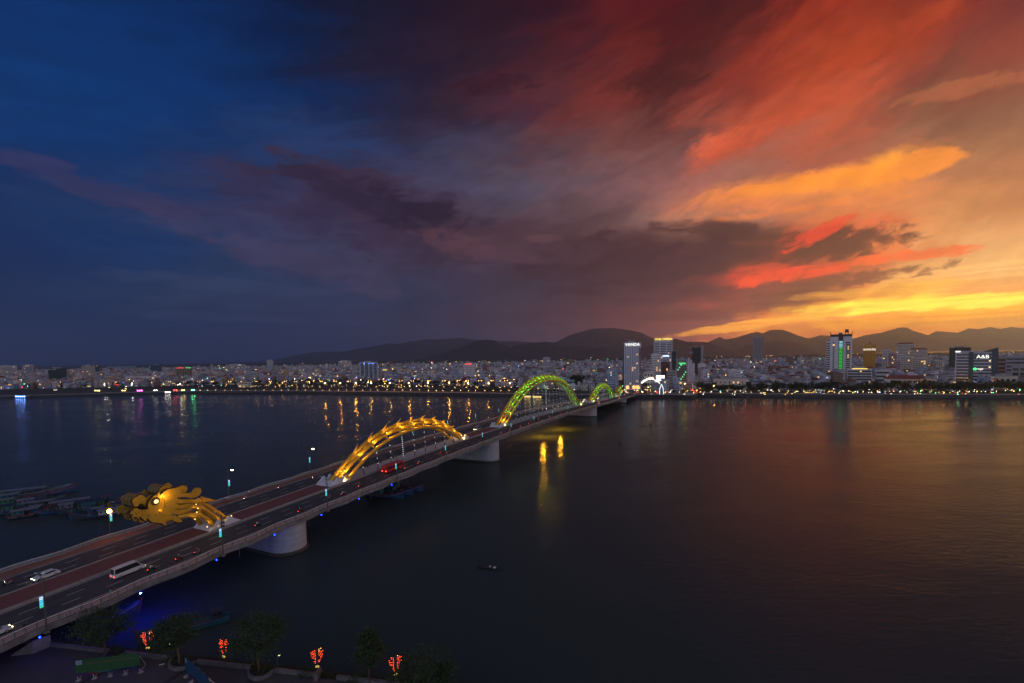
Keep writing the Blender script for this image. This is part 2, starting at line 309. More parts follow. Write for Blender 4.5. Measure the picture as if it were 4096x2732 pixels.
# ------------------------------------------------------------------ water, land, hills, haze
rnd = random.Random(7)
def water_mat():
    m = bpy.data.materials.new('river_water'); m.use_nodes = True; nt = m.node_tree; b = nt.nodes['Principled BSDF']
    b.inputs['Base Color'].default_value = (0.040, 0.058, 0.058, 1); b.inputs['Roughness'].default_value = 0.13
    b.inputs['IOR'].default_value = 1.333; b.inputs['Specular IOR Level'].default_value = 0.06
    t = nt.nodes.new('ShaderNodeTexCoord')
    def ns(scale, sx, sy, rot, det):
        mp = nt.nodes.new('ShaderNodeMapping'); mp.inputs['Scale'].default_value = (sx, sy, 1); mp.inputs['Rotation'].default_value = (0, 0, rot)
        n = nt.nodes.new('ShaderNodeTexNoise'); n.inputs['Scale'].default_value = scale; n.inputs['Detail'].default_value = det; n.inputs['Roughness'].default_value = 0.55
        n.inputs['Distortion'].default_value = 0.6
        nt.links.new(t.outputs['Object'], mp.inputs[0]); nt.links.new(mp.outputs[0], n.inputs['Vector']); return n.outputs['Fac']
    def ma(op, a, b_):
        n = nt.nodes.new('ShaderNodeMath'); n.operation = op
        for i, v in enumerate((a, b_)):
            if isinstance(v, (int, float)): n.inputs[i].default_value = v
            else: nt.links.new(v, n.inputs[i])
        return n.outputs[0]
    w1 = ns(1.25, 0.6, 1.5, 0.35, 3); w2 = ns(0.34, 0.6, 1.6, -0.2, 2); w3 = ns(0.016, 0.7, 1.5, 0.1, 5)
    gust = nt.nodes.new('ShaderNodeMapRange'); nt.links.new(w3, gust.inputs[0]); gust.inputs[1].default_value = 0.35; gust.inputs[2].default_value = 0.65; gust.inputs[3].default_value = 0.2; gust.inputs[4].default_value = 1.15
    h = ma('MULTIPLY', ma('ADD', ma('MULTIPLY', w1, 0.17), ma('MULTIPLY', w2, 0.30)), gust.outputs[0])
    bp = nt.nodes.new('ShaderNodeBump'); bp.inputs['Strength'].default_value = 0.8; bp.inputs['Distance'].default_value = 0.62
    nt.links.new(h, bp.inputs['Height']); nt.links.new(bp.outputs[0], b.inputs['Normal'])
    return m
WATER = water_mat()
mb = MB(); mb.add([(-3000, -60, 0), (3000, -60, 0), (3000, 1400, 0), (-3000, 1400, 0)], [(0, 1, 2, 3)])
struct(mb, 'river', WATER)
# far bank: waterline points (x, y)
BANK = [(-2600, 760), (-845, 808), (-698, 840), (-566, 848), (-362, 800), (-176, 733), (-60, 690), (18, 655), (110, 622), (165, 606), (226, 592), (232, 596), (246, 622), (300, 595), (430, 558), (572, 525), (2600, 150)]
LZ = 4.0
gm = mat('ground_dark_grass', (0.030, 0.036, 0.022), 0.95, var=0.5, scale=0.02)
mb = MB()
ring = [(x, y, LZ) for x, y in BANK]
far = [(x * 18 if abs(x) > 500 else x * 18, 17600, LZ) for x, y in BANK]
mb.add(ring + far, [(i, i + 1, len(ring) + i + 1, len(ring) + i) for i in range(len(ring) - 1)])
struct(mb, 'ground', gm)
# embankment wall with coping and quay edge
wallm = mat('embankment_stone', (0.05, 0.05, 0.055), 0.85, var=0.4, scale=0.3, bump=0.3)
copm = mat('embankment_coping', (0.30, 0.28, 0.28), 0.8, var=0.3, scale=0.4)
mb = MB(); mc = MB()
for i in range(len(BANK) - 1):
    a, b = Vector((*BANK[i], 0)), Vector((*BANK[i + 1], 0)); t = (b - a).normalized(); nn = Vector((t.y, -t.x, 0))
    if nn.y > 0: nn = -nn
    mb.add([a + nn * 0.6 + Vector((0, 0, -2)), b + nn * 0.6 + Vector((0, 0, -2)), b + nn * 0.6 + Vector((0, 0, 3.6)), a + nn * 0.6 + Vector((0, 0, 3.6)),
            a - nn * 0.2 + Vector((0, 0, 3.6)), b - nn * 0.2 + Vector((0, 0, 3.6))], [(0, 1, 2, 3), (3, 2, 5, 4)])
    mc.add([a + nn * .75 + Vector((0, 0, 3.6)), b + nn * .75 + Vector((0, 0, 3.6)), b + nn * .75 + Vector((0, 0, 4.15)), a + nn * .75 + Vector((0, 0, 4.15)),
            a - nn * 0.6 + Vector((0, 0, 4.15)), b - nn * 0.6 + Vector((0, 0, 4.15)), a - nn * 0.6 + Vector((0, 0, 4.0)), b - nn * 0.6 + Vector((0, 0, 4.0))], [(0, 1, 2, 3), (3, 2, 5, 4), (4, 5, 7, 6)])
wl = tag(ob('embankment_wall', mb.mesh('embankment_wall', wallm)), 'dark stone embankment wall along the whole far river bank', 'wall')
part(mc, 'coping', copm, wl)
# bay beyond the town on the right
bay = bpy.data.materials.new('bay_water'); bay.use_nodes = True
_b = bay.node_tree.nodes['Principled BSDF']; _b.inputs['Base Color'].default_value = (0.02, 0.03, 0.035, 1); _b.inputs['Roughness'].default_value = 0.22
mb = MB(); mb.add([tuple(gp(3420, 1413, LZ + 0.3)), tuple(gp(3800, 1417, LZ + 0.3)), tuple(gp(4200, 1415, LZ + 0.3)), tuple(gp(4300, 1398.5, LZ + 0.3)), tuple(gp(3900, 1401.5, LZ + 0.3)), tuple(gp(3600, 1407, LZ + 0.3))], [(0, 1, 2, 3, 4, 5)])
struct(mb, 'bay', bay)
# riverside promenade, lawn and road behind the wall (sheets over the ground)
prom = mat('far_promenade_paving', (0.20, 0.17, 0.165), 0.85, var=0.3, scale=0.1)
asph = mat('asphalt', (0.047, 0.048, 0.051), 0.8, var=0.45, scale=0.14, bump=0.1)
def offs(off0, off1, z, i0=0, i1=None):
    m_ = MB(); i1 = i1 or len(BANK) - 1
    nrm = []
    for i in range(len(BANK)):
        a = Vector((*BANK[max(i - 1, 0)], 0)); b = Vector((*BANK[min(i + 1, len(BANK) - 1)], 0)); t = (b - a).normalized(); nn = Vector((-t.y, t.x, 0)); nrm.append(nn)
    vs = [Vector((*BANK[i], z)) + nrm[i] * o for i in range(i0, i1 + 1) for o in (off0, off1)]
    m_.add(vs, [(2 * i, 2 * i + 2, 2 * i + 3, 2 * i + 1) for i in range(i1 - i0)]); return m_
struct(offs(0.7, 13, LZ + 0.02), 'promenade', prom)
struct(offs(34, 37, LZ + 0.02, 0, 9), 'footpath', prom)
struct(offs(62, 84, LZ + 0.03, 0, 8), 'riverside_road', asph)
# ---- hills
RIDGES = [
 (15200, 'mountain', [(940,1456),(1000,1453),(1155,1428),(1221,1413),(1287,1406),(1376,1406),(1442,1393),(1509,1382),(1555,1373),(1598,1376),(1636,1365),(1671,1364),(1695,1357),(1738,1358),(1845,1351),(1905,1359),(1950,1364),(2060,1364),(2130,1369),(2230,1395),(2300,1415)]),
 (7600, 'hill', [(1560,1447),(1690,1435),(1729,1419),(1776,1410),(1833,1391),(1872,1376),(1910,1360),(1948,1357),(1976,1360),(2000,1371),(2043,1391),(2059,1383),(2111,1373),(2147,1369),(2183,1366),(2219,1370),(2242,1379),(2304,1385),(2333,1379),(2373,1391),(2426,1386),(2481,1392),(2560,1408),(2620,1420)]),
 (12500, 'mountain', [(2120,1412),(2219,1369),(2281,1339),(2330,1325),(2374,1314),(2448,1311),(2522,1320),(2565,1329),(2608,1351),(2657,1357),(2700,1372),(2800,1395),(2880,1408)]),
 (8600, 'hill', [(2480,1418),(2561,1390),(2614,1379),(2680,1361),(2699,1354),(2748,1366),(2818,1367),(2860,1376),(2900,1392),(2938,1403),(2980,1412)]),
 (9200, 'hill', [(2900,1412),(2940,1403),(2984,1380),(3014,1378),(3055,1369),(3106,1360),(3157,1365),(3208,1374),(3234,1387),(3267,1405),(3290,1410)]),
 (13200, 'mountain', [(2740,1396),(2836,1368),(2940,1351),(2994,1334),(3030,1326),(3050,1333),(3071,1323),(3096,1318),(3134,1319),(3162,1329),(3196,1343),(3229,1352),(3247,1350),(3285,1340),(3323,1343),(3400,1370),(3470,1398)]),
 (15600, 'mountain', [(2760,1390),(2836,1366),(2879,1347),(2905,1358),(2960,1352),(3030,1346),(3100,1360),(3200,1385)]),
 (12600, 'mountain', [(3180,1395),(3250,1356),(3330,1362),(3412,1354),(3466,1339),(3531,1329),(3567,1318),(3606,1308),(3631,1311),(3653,1323),(3700,1336),(3754,1363),(3830,1385),(3900,1397)]),
 (15600, 'mountain', [(3600,1380),(3714,1338),(3747,1323),(3790,1327),(3833,1330),(3876,1312),(3916,1316),(3962,1307),(4002,1316),(4042,1307),(4096,1312),(4200,1320),(4400,1340),(4600,1380)]),
 (13600, 'hill', [(3700,1392),(3761,1365),(3811,1350),(3869,1359),(3934,1375),(4010,1392)]),
 (14600, 'hill', [(3940,1396),(3977,1384),(4020,1368),(4060,1364),(4096,1366),(4200,1360),(4350,1392)]),
]
hillm = mat('forested_hill', (0.024, 0.036, 0.038), 0.95, var=0.45, scale=0.004)
for k, (D, nm, pts) in enumerate(RIDGES):
    P = []
    for (x0, y0), (x1, y1) in zip(pts, pts[1:]):
        n_ = max(2, int((x1 - x0) / 7))
        for i in range(n_): P.append((x0 + (x1 - x0) * i / n_, y0 + (y1 - y0) * i / n_))
    P.append(pts[-1])
    rows = 16; vs = []
    for j in range(rows + 1):
        q = j / rows * 2 - 1                                  # -1 front foot, 0 ridge, 1 back foot
        for i, (px, py) in enumerate(P):
            base = at(px, CYH - 0.0171 * (px - 2048), D).z
            top = at(px, py, D); h = max(2.0, top.z - LZ)
            depth = D + q * (500 + 0.10 * D)
            p = Vector((top.x * depth / D, depth, 0))
            s_ = (1 - abs(q)) ** 1.25
            g = mnoise.fractal(Vector((p.x / 420, p.y / 420, k * 3.3)), 1.0, 2.0, 5)
            rid = mnoise.noise(Vector((px * 0.07, k, 1))) * 0.012 + mnoise.noise(Vector((px * 0.21, k, 4))) * 0.006
            z = h * (s_ * (1 + 0.35 * g * min(1, abs(q) * 3)) + rid * (1 if abs(q) < .01 else 0)) + LZ - 3
            vs.append((p.x, p.y, z if 0 < j < rows else LZ - 6))
    n_ = len(P)
    m_ = MB(); m_.add(vs, [(j * n_ + i, j * n_ + i + 1, (j + 1) * n_ + i + 1, (j + 1) * n_ + i) for j in range(rows) for i in range(n_ - 1)])
    struct(m_, nm, hillm, smooth=True)
# dark wooded rise on the plain behind the left of the town
# ---- haze: one closed box of thin even air round everything
mb = MB(); mb.box(-24000, 24000, -2500, 18000, -3.0, 1090.0)
hz = bpy.data.materials.new('haze_air'); hz.use_nodes = True; nt = hz.node_tree
nt.nodes.remove(nt.nodes['Principled BSDF'])
pvn = nt.nodes.new('ShaderNodeVolumePrincipled'); pvn.inputs['Color'].default_value = (0.68, 0.83, 1.0, 1); pvn.inputs['Density'].default_value = HAZE_D; pvn.inputs['Anisotropy'].default_value = 0.82
nt.links.new(pvn.outputs[0], nt.nodes['Material Output'].inputs['Volume'])
hz_o = ob('haze', mb.mesh('haze', hz)); hz_o['kind'] = 'stuff'; hz_o['label'] = 'thin dusk haze in the air over river, town and hills'
# ------------------------------------------------------------------ bridge coordinates: s along, l to the left of the near edge, z on deck
W0 = Vector((-61.555, 141.646, 0)); BD = Vector((0.43119, 0.90226, 0)); BL = Vector((-0.90226, 0.43119, 0))
BANG = math.atan2(BD.y, BD.x)
ZK = [(-140, 5.6), (-70, 7.7), (-20, 9.5), (25, 10.8), (70, 11.9), (115, 12.5), (160, 12.6), (220, 12.2), (275, 11.0), (320, 9.7), (370, 8.0), (455, 5.4), (530, 4.4), (620, 4.2), (1500, 4.2)]
def zs(s):
    for (a, za), (b, zb) in zip(ZK, ZK[1:]):
        if s <= b:
            i = ZK.index((a, za)); t = (s - a) / (b - a)
            p0 = ZK[max(i - 1, 0)]; p3 = ZK[min(i + 2, len(ZK) - 1)]
            m0 = (zb - p0[1]) / (b - p0[0]) * (b - a) if i else zb - za
            m1 = (p3[1] - za) / (p3[0] - a) * (b - a)
            return (2*t**3-3*t**2+1)*za + (t**3-2*t**2+t)*m0 + (-2*t**3+3*t**2)*zb + (t**3-t**2)*m1
    return ZK[-1][1]
def Bp(s, l, dz=0.0): return W0 + BD * s + BL * l + Vector((0, 0, zs(s) + dz))
def Bz(s, l, z): return W0 + BD * s + BL * l + Vector((0, 0, z))
def on_l(px, py, l):                      # pixel -> (s, z) on the upright plane along the bridge at offset l
    r = ray(px, py); o = Vector((0, 0, HC)); p0 = W0 + BL * l; n = Vector((BL.x, BL.y, 0))
    t = (p0 - o).dot(n) / r.dot(n); q = o + r * t
    return (q - p0).dot(BD), q.z
def frange(a, b, st):
    n = max(1, int(round((b - a) / st))); return [a + (b - a) * i / n for i in range(n + 1)]
def wave(s): return -0.5 * math.cos(2 * math.pi * (s + 62.6) / 16.6)
near_e = lambda s: -1.15 - wave(s)
far_e = lambda s: 36.9 + wave(s)
K = lambda v: v if callable(v) else (lambda s, v=v: v)
def strip(mb, s0, s1, st, la, lb, dz):
    la, lb = K(la), K(lb); S = frange(s0, s1, st)
    vs = [p for s in S for p in (Bp(s, la(s), dz), Bp(s, lb(s), dz))]
    return mb.add(vs, [(2 * i, 2 * i + 2, 2 * i + 3, 2 * i + 1) for i in range(len(S) - 1)])
def beam(mb, s0, s1, st, la, lb, z0, z1):  # solid running along the bridge
    la, lb = K(la), K(lb); S = frange(s0, s1, st)
    return mb.loft([[Bp(s, la(s), z0), Bp(s, lb(s), z0), Bp(s, lb(s), z1), Bp(s, la(s), z1)] for s in S])
S0, S1 = -110, 530
conc = mat('bridge_concrete', (0.24, 0.235, 0.225), 0.85, scale=0.5, bump=0.5, col2=(.11, .105, .10))
conc_w = mat('white_pedestal_paint', (0.62, 0.62, 0.66), 0.6, var=0.08, scale=0.4)
pier_m = mat('pier_concrete', (0.38, 0.385, 0.41), 0.8, var=0.18, scale=0.25, bump=0.4)
paver = mat('red_brick_paving', (0.20, 0.075, 0.062), 0.85, scale=1.6, bump=0.4, col2=(0.14, 0.055, 0.05))
walkm = mat('sidewalk_tiles', (0.27, 0.115, 0.075), 0.8, scale=0.9, bump=0.3, col2=(0.19, 0.085, 0.06))
greyp = mat('grey_median_panels', (0.42, 0.42, 0.45), 0.7, var=0.12, scale=0.3)
white = mat('white_road_paint', (0.62, 0.62, 0.62), 0.7, var=0.3, scale=2.0)
steel = mat('galvanised_rail', (0.66, 0.66, 0.66), 0.4, metal=0.1, var=0.1)
green = mat('green_post_paint', (0.06, 0.20, 0.07), 0.5, var=0.2)
dark = mat('dark_pole_paint', (0.07, 0.075, 0.07), 0.5, var=0.2)
yell = mat('golden_paint', (0.55, 0.30, 0.025), 0.38, metal=0.15, var=0.12, scale=0.5)
bridge = thing('bridge', 'long concrete river bridge with brick median and rounded piers', 'bridge', Bp(0, 18, 0))
mb = MB()
S = frange(S0, S1, 2.85)
mb.loft([[Bp(s, near_e(s) - 0.35, -0.75), Bp(s, near_e(s) - 0.35, -0.02), Bp(s, far_e(s) + 0.35, -0.02), Bp(s, far_e(s) + 0.35, -0.75), Bp(s, 33.5, -1.15), Bp(s, 28.0, -2.5), Bp(s, 8.0, -2.5), Bp(s, 2.2, -1.15)] for s in S])
part(mb, 'deck_slab', conc, bridge, True)
for nm_, a, b in (('near', lambda s: near_e(s) - 0.42, lambda s: near_e(s) + 0.05), ('far', lambda s: far_e(s) - 0.05, lambda s: far_e(s) + 0.42)):
    mb = MB(); beam(mb, S0, S1, 2.85, a, b, -0.9, 0.22); part(mb, 'parapet_kerb', conc, bridge, True)
# median: concrete kerbs and brick paving, grey panels under the arches
for a, b in ((13.65, 14.15), (21.85, 22.35)):
    mb = MB(); beam(mb, S0, S1, 5, a, b, 0.0, 0.52); part(mb, 'median_kerb', mat('weathered_kerb', (0.36, 0.34, 0.31), 0.9, scale=1.2, bump=0.6, col2=(0.22, 0.205, 0.19)), bridge, True)
ARCHES = [(24, 115, 28.0), (158, 325, 41.4), (362, 466, 23.7)]
seg = []; c_ = S0
for a, b, h in ARCHES: seg += [(c_, a - 1, 'b'), (a - 1, b + 1, 'g')]; c_ = b + 1
seg.append((c_, S1, 'b'))
for a, b, t_ in seg:
    mb = MB(); strip(mb, a, b, 5, 21.85, 14.15, 0.34); part(mb, 'median_paving', paver if t_ == 'b' else greyp, bridge, True)
for l0, l1 in ((1.9, near_e), (far_e, 33.9)):
    mb = MB(); strip(mb, S0, S1, 2.85, l0, l1, 0.17); part(mb, 'sidewalk', walkm, bridge, True)
for a, b in ((1.9, 2.2), (33.6, 33.9)):
    mb = MB(); beam(mb, S0, S1, 5, a, b, 0.0, 0.2); part(mb, 'sidewalk_kerb', conc, bridge, True)
# piers: rounded wall across the river, wider foot at the waterline
PIERS = [-5.5, 123.0, 322.0, 452.0]
for ps in PIERS:
    t_ = zs(ps) - 1.0
    mb = MB(); rings = []
    foot = []
    for z, g in ((-2.5, 0.5), (0.55, 0.5), (0.75, 0.35), (0.76, 0.0), (t_ - 1.4, 0.0), (t_, 0.25)):
        ring_ = []
        for q in range(32):
            a = 2 * math.pi * q / 32
            hl, hs = 18.6 + g, 5.4 + g
            cx = math.copysign(hl - hs, math.cos(a)) + hs * math.cos(a); cs = hs * math.sin(a)
            ring_.append(Bz(ps + cs, 18.3 + cx, z))
        (foot if z < .755 else rings).append(ring_)
    mb.loft(rings); pr = part(mb, 'pier', pier_m, bridge, True)
    mb = MB(); mb.loft(foot); sub(mb, 'stained_footing', mat('tide_stained_concrete', (.10, .085, .06), .9, scale=.8, col2=(.05, .05, .04), bump=.5), pr, bridge)
    for q in (.28, .52, .76):       # dark grey formwork joints round the shaft
        mb = MB(); z = .76 + (t_ - 2.2) * q; rr = []
        for zz in (z - .03, z + .03):
            rr.append([Bz(ps + (5.42) * math.sin(2 * math.pi * k / 32), 18.3 + math.copysign(18.6 - 5.4, math.cos(2 * math.pi * k / 32)) + 5.42 * math.cos(2 * math.pi * k / 32), zz) for k in range(32)])
        mb.loft(rr, cap=False); sub(mb, 'formwork_joint', mat('joint_dark', (.13, .13, .13), .9), pr, bridge)
    for ss in (-1, 1):
        mb = MB(); mb.tube([Bz(ps + ss * 8.0, l, zs(ps) - 2.9) for l in (7, 10, 14, 22, 25)], [1.1, 1.8, 2.0, 2.0, 1.2], 10)
        sub(mb, 'golden_rib_end', yell, pr, bridge)
# near abutment
mb = MB(); mb.prism([(-86, -1), (-86, 37), (-110, 37), (-110, -1)], 0, 5.2, Matrix(((BD.x, BL.x, 0, W0.x), (BD.y, BL.y, 0, W0.y), (0, 0, 1, 0), (0, 0, 0, 1))))
part(mb, 'abutment', conc, bridge, True)
mb = MB(); a = gp(45, 2625, 2.5); b = gp(133, 2615, 2.5)
mb.add([a, b, b + Vector((0, 0, 2.4)), a + Vector((0, 0, .2)), a + Vector((1.2, 2.2, 0)), b + Vector((1.2, 2.2, 0)), b + Vector((1.2, 2.2, 2.4)), a + Vector((1.2, 2.2, .2))], [(0, 1, 2, 3), (5, 4, 7, 6), (3, 2, 6, 7), (1, 5, 6, 2), (0, 3, 7, 4)])
part(mb, 'wing_wall', conc, bridge, True)
# pedestals under the arch and neck feet
def pedestal(s, dirn, n=4):
    # white folded plates: a row of peaked slabs leaning away from the tubes
    mb = MB(); L = 9.2
    prof = [(0, 0), (0.0, .1), (L * .30, 2.4), (L * .46, .9), (L * .62, 2.5), (L * .74, 1.6), (L, .1), (L, 0)] if dirn > 0 else [(0, 0), (0, .1), (L * .26, 1.6), (L * .38, 2.5), (L * .54, .9), (L * .7, 2.4), (L, .1), (L, 0)]
    for l0, l1 in ((14.2, 15.0), (21.0, 21.8)):
        mb.loft([[Bp(s + x, l, 0.3 + z * 1.0) for x, z in prof] for l in (l0, l1)])
    mb.loft([[Bp(s + x, l, 0.3 + max(0.05, z * .45)) for x, z in prof] for l in (15.02, 20.98)])
    part(mb, 'pedestal', conc_w, bridge, True)
for s_, d_ in ((-22.5, 1), (20.5, -1), (108.5, 1), (154.5, -1), (319, 1), (358, -1), (461, 1), (483, -1)): pedestal(s_, d_)
# carriageways with markings
for a, b in ((13.65, 2.2), (33.6, 22.35)):
    mb = MB(); strip(mb, S0, S1, 2.85, a, b, 0.012); road = struct(mb, 'carriageway', mat('worn_asphalt', (.040, .041, .044), .75, scale=1.0, col2=(.062, .062, .062), bump=.08, stretch=(BANG, 26.0, 1.5)))
    lo, hi = min(a, b), max(a, b)
    for e in (lo + 0.45, hi - 0.45):
        mb = MB(); strip(mb, S0, S1, 5, e + .1, e - .1, 0.02); part(mb, 'edge_line', white, road)
    dm = MB(); dm.box(-1.5, 1.5, -.08, .08, 0, 0.004); dme = dm.mesh('lane_dash', white)
    for k_, ln in enumerate((lo + 3.75, lo + 7.5)):
        s = -78 + 2.2 * k_
        while s < 250:
            o = ob('lane_dash', dme, road, Bp(s, ln, 0.022)); o.rotation_euler = (0, -math.atan2(zs(s + 1.5) - zs(s - 1.5), 3.0), BANG); s += 7.4
        mb = MB(); s = 250
        while s < S1 - 4: strip(mb, s, s + 3, 3, ln + .08, ln - .08, 0.022); s += 7.4
        part(mb, 'far_lane_dashes', white, road, kind='stuff')
# approach road beyond the bridge into the town
mb = MB(); strip(mb, S1, 900, 30, 40, -4, 0.01); struct(mb, 'approach_road', asph)
# expansion joints across the deck
for s_ in (-70, -38, -5.5, 27, 60, 92, 123, 156, 190, 222, 255, 288, 322, 355, 388, 420, 452):
    for a, b in ((2.2, 13.65), (22.35, 33.6)):
        mb = MB(); strip(mb, s_ - .14, s_ + .14, .28, b, a, 0.017); part(mb, 'expansion_joint', mat('joint_rubber', (.012, .012, .012), .7), bridge, True)
# railings
def railing(edge, sgn, label):
    t = thing('bridge_railing', label, 'railing', Bp(0, K(edge)(0), 0.2))
    S = frange(S0, S1, 2.13)
    E_ = K(edge)
    mb = MB(); mb.tube([Bp(s, E_(s) - sgn * 0.25, 1.28) for s in S], 0.095, 6); part(mb, 'top_rail', steel, t, True, True)
    for h in (0.95, 0.66, 0.40):
        mb = MB(); mb.tube([Bp(s, E_(s) - sgn * (0.05 + 0.12 * (h - .4)), h) for s in S], 0.05, 5); part(mb, 'rail', steel, t, True, True)
    pm = MB(); pm.loft([[Vector((x, y + dy, z)) for x, y in ((-.06, -.09), (.06, -.09), (.06, .09), (-.06, .09))] for z, dy in ((0, 0.10), (.25, 0.02), (.6, 0.0), (.95, -.05), (1.25, -.24))])
    pme = pm.mesh('post', green); bm_ = MB(); bm_.loft([[Vector((x, y + dy, z)) for x, y in ((-.025, -.04), (.025, -.04), (.025, .04), (-.025, .04))] for z, dy in ((0, 0.06), (.6, 0.0), (.95, -.05))]); bme = bm_.mesh('baluster', dark)
    s = -82.0; i = 0; stf = MB()
    while s < S1:
        if s < 150:
            o = ob('post' if i % 2 == 0 else 'baluster', pme if i % 2 == 0 else bme, t); p = Bp(s, E_(s), 0.2); o.location = p - t.location
            o.rotation_euler = (0, 0, BANG + (math.pi if sgn > 0 else 0))
        elif i % 2 == 0:
            stf.cbox(Bp(s, E_(s) - sgn * .05, 0.75), 0.14, 0.18, 1.1, BANG)
        s += 1.55; i += 1
    part(stf, 'far_posts', green, t, True, kind='stuff')
    return t
railing(near_e, -1, 'wavy near-side bridge railing of steel rails on green posts')
railing(far_e, 1, 'steel railing along the far upstream side of the bridge deck')
# ------------------------------------------------------------------ dragon: head, three arches, tail
gold = mat('dragon_gold_paint', (0.66, 0.37, 0.03), 0.33, metal=0.25, var=0.15, scale=0.6)
gold_k = mat('dragon_gap_shade_and_eye', (0.055, 0.028, 0.008), 0.7, var=.2)  # near-black colour for painted shade in the head's gaps; core and eye ring too
gold_d = mat('dragon_gold_dark_side', (0.15, 0.10, 0.028), 0.5, metal=0.1, var=0.2, scale=0.8)  # darker gold paints shade along the plate edges; the skins share it
goldglow = em('gold_flood_lens', (1.0, 0.66, 0.16), 3.0)
greenglow = em('green_flood_lens', (0.10, 1.0, 0.12), 9.0)
whiteled = em('white_led', (0.85, 0.9, 1.0), 5.0, False)
cablem = mat('cable_sheath', (0.06, 0.06, 0.065), 0.5)
SECT = [(0.0, 0.0), (-1.75, -1.15), (1.75, -1.15), (-3.05, -3.3), (3.05, -3.3)]
TR = 0.68
def arch_curve(a, b, top, p=2.35):
    m = (a + b) / 2; h = (b - a) / 2
    def c(u):                      # u in -1..1
        s = m + h * u; zb = zs(s) + 0.9
        zb = (zs(a) + .9) * (1 - (u + 1) / 2) + (zs(b) + .9) * (u + 1) / 2
        return s, zb + (top - (zs(m) + .9)) * (1 - abs(u) ** p) * 1.0
    return c
def dragon_arch(name, label, a, b, top, band, light_fn, spike_len, ncab):
    t = thing(name, label, 'arch', Bp((a + b) / 2, 18, 0))
    c = arch_curve(a, b, top)
    # sample evenly along the length
    U = [i / 300 * 2 - 1 for i in range(301)]; P = [c(u) for u in U]; L = [0]
    for (s0, z0), (s1, z1) in zip(P, P[1:]): L.append(L[-1] + math.hypot(s1 - s0, z1 - z0))
    def at_len(x):
        x = min(max(x, 0), L[-1] - 1e-6)
        i = max(0, min(299, next(k for k in range(300) if L[k + 1] >= x)))
        q = (x - L[i]) / (L[i + 1] - L[i]); s = P[i][0] + (P[i + 1][0] - P[i][0]) * q; z = P[i][1] + (P[i + 1][1] - P[i][1]) * q
        ts, tz = P[i + 1][0] - P[i][0], P[i + 1][1] - P[i][1]; n_ = math.hypot(ts, tz)
        return s, z, ts / n_, tz / n_
    def pt(x, dl, dn):             # offset dn along the curve's outward normal
        s, z, ts, tz = at_len(x); return Bz(s - tz * dn, 18 + dl, z + ts * dn)
    n_ = max(18, int(L[-1] / 3.2))
    xs = [L[-1] * i / n_ for i in range(n_ + 1)]
    for dl, dn in SECT:
        mb = MB(); mb.tube([pt(x, dl, dn) for x in xs], TR, 10); part(mb, 'tube', gold, t, True, True)
    nb = max(3, int(L[-1] / band)); bs = [L[-1] * (i + 0.55) / nb for i in range(nb)]
    lens = MB(); led = MB(); glow = []
    for k, x in enumerate(bs):
        mb = MB()
        for dl, dn in SECT:
            mb.tube([pt(x - .45, dl, dn), pt(x - .3, dl, dn), pt(x + .3, dl, dn), pt(x + .45, dl, dn)], [TR + .06, TR + .2, TR + .2, TR + .06], 10)
        for (dl0, dn0), (dl1, dn1) in ((SECT[0], SECT[1]), (SECT[0], SECT[2]), (SECT[1], SECT[3]), (SECT[2], SECT[4])):
            mb.tube([pt(x, dl0, dn0), pt(x, dl1, dn1)], 0.32, 6)
        col = part(mb, 'collar', gold, t, True)
        # back fin: a long faceted spike leaning towards the tail
        if x < L[-1] * 0.985 and x > L[-1] * .08:
            sl = spike_len
            tip = pt(x + sl * .82, 0, sl * .42); b1 = pt(x - .3, 0, TR); base = [pt(x + .2, -.95, -.1), pt(x + .5, -.2, TR + .1), pt(x + .2, .95, -.1), pt(x + .1, 0, -.6)]
            mb = MB(); mb.add(base + [tip], [(0, 1, 4), (1, 2, 4), (2, 3, 4), (3, 0, 4), (3, 2, 1, 0)]); sub(mb, 'back_spike', gold, col, t)
        colr, g = light_fn(x / L[-1])
        for dl, dn in ((-1.95, -.35), (-3.15, -2.6), (0.0, -1.3)):
            p = pt(x + .95, dl, dn - .05 if dl else dn); lens.ball(p, 0.20)
        lens.mi = 0
        glow.append((pt(x + .9, -3.9, -2.0), pt(x + 3.2, -1.6, -1.6), colr)); glow.append((pt(x + .6, -3.2, .6), pt(x + 2.8, -.6, -.2), colr))
        glow.append((pt(x + .8, 0.0, -3.4), pt(x + 3.0, 0, -.6), colr))
    gm_ = greenglow if light_fn(0.5)[1] else goldglow
    part(lens, 'floodlight_lenses', gm_, t, True, kind='stuff')
    for p, q, colr in glow: lamp('arch_floodlight', p, colr, 800.0 if colr[0] > .5 else 620.0, 0.2, t, R(120), q)
    # foot lights
    for x in (2.0, L[-1] - 2.0):
        x2 = x + (5 if x < 9 else -5)
        for dl in (-3.9, -2.4): lamp('foot_floodlight', pt(x, dl, -1.6 if dl < -3 else .9), (1, .62, .16), 1200.0, 0.25, t, R(110), pt(x2, dl * .5, -1.5 if dl < -3 else 0))
    # hangers in pairs down to the median
    cs = [a + (b - a) * (i + 1.6) / (ncab + 2.2) for i in range(ncab)]
    led = MB()
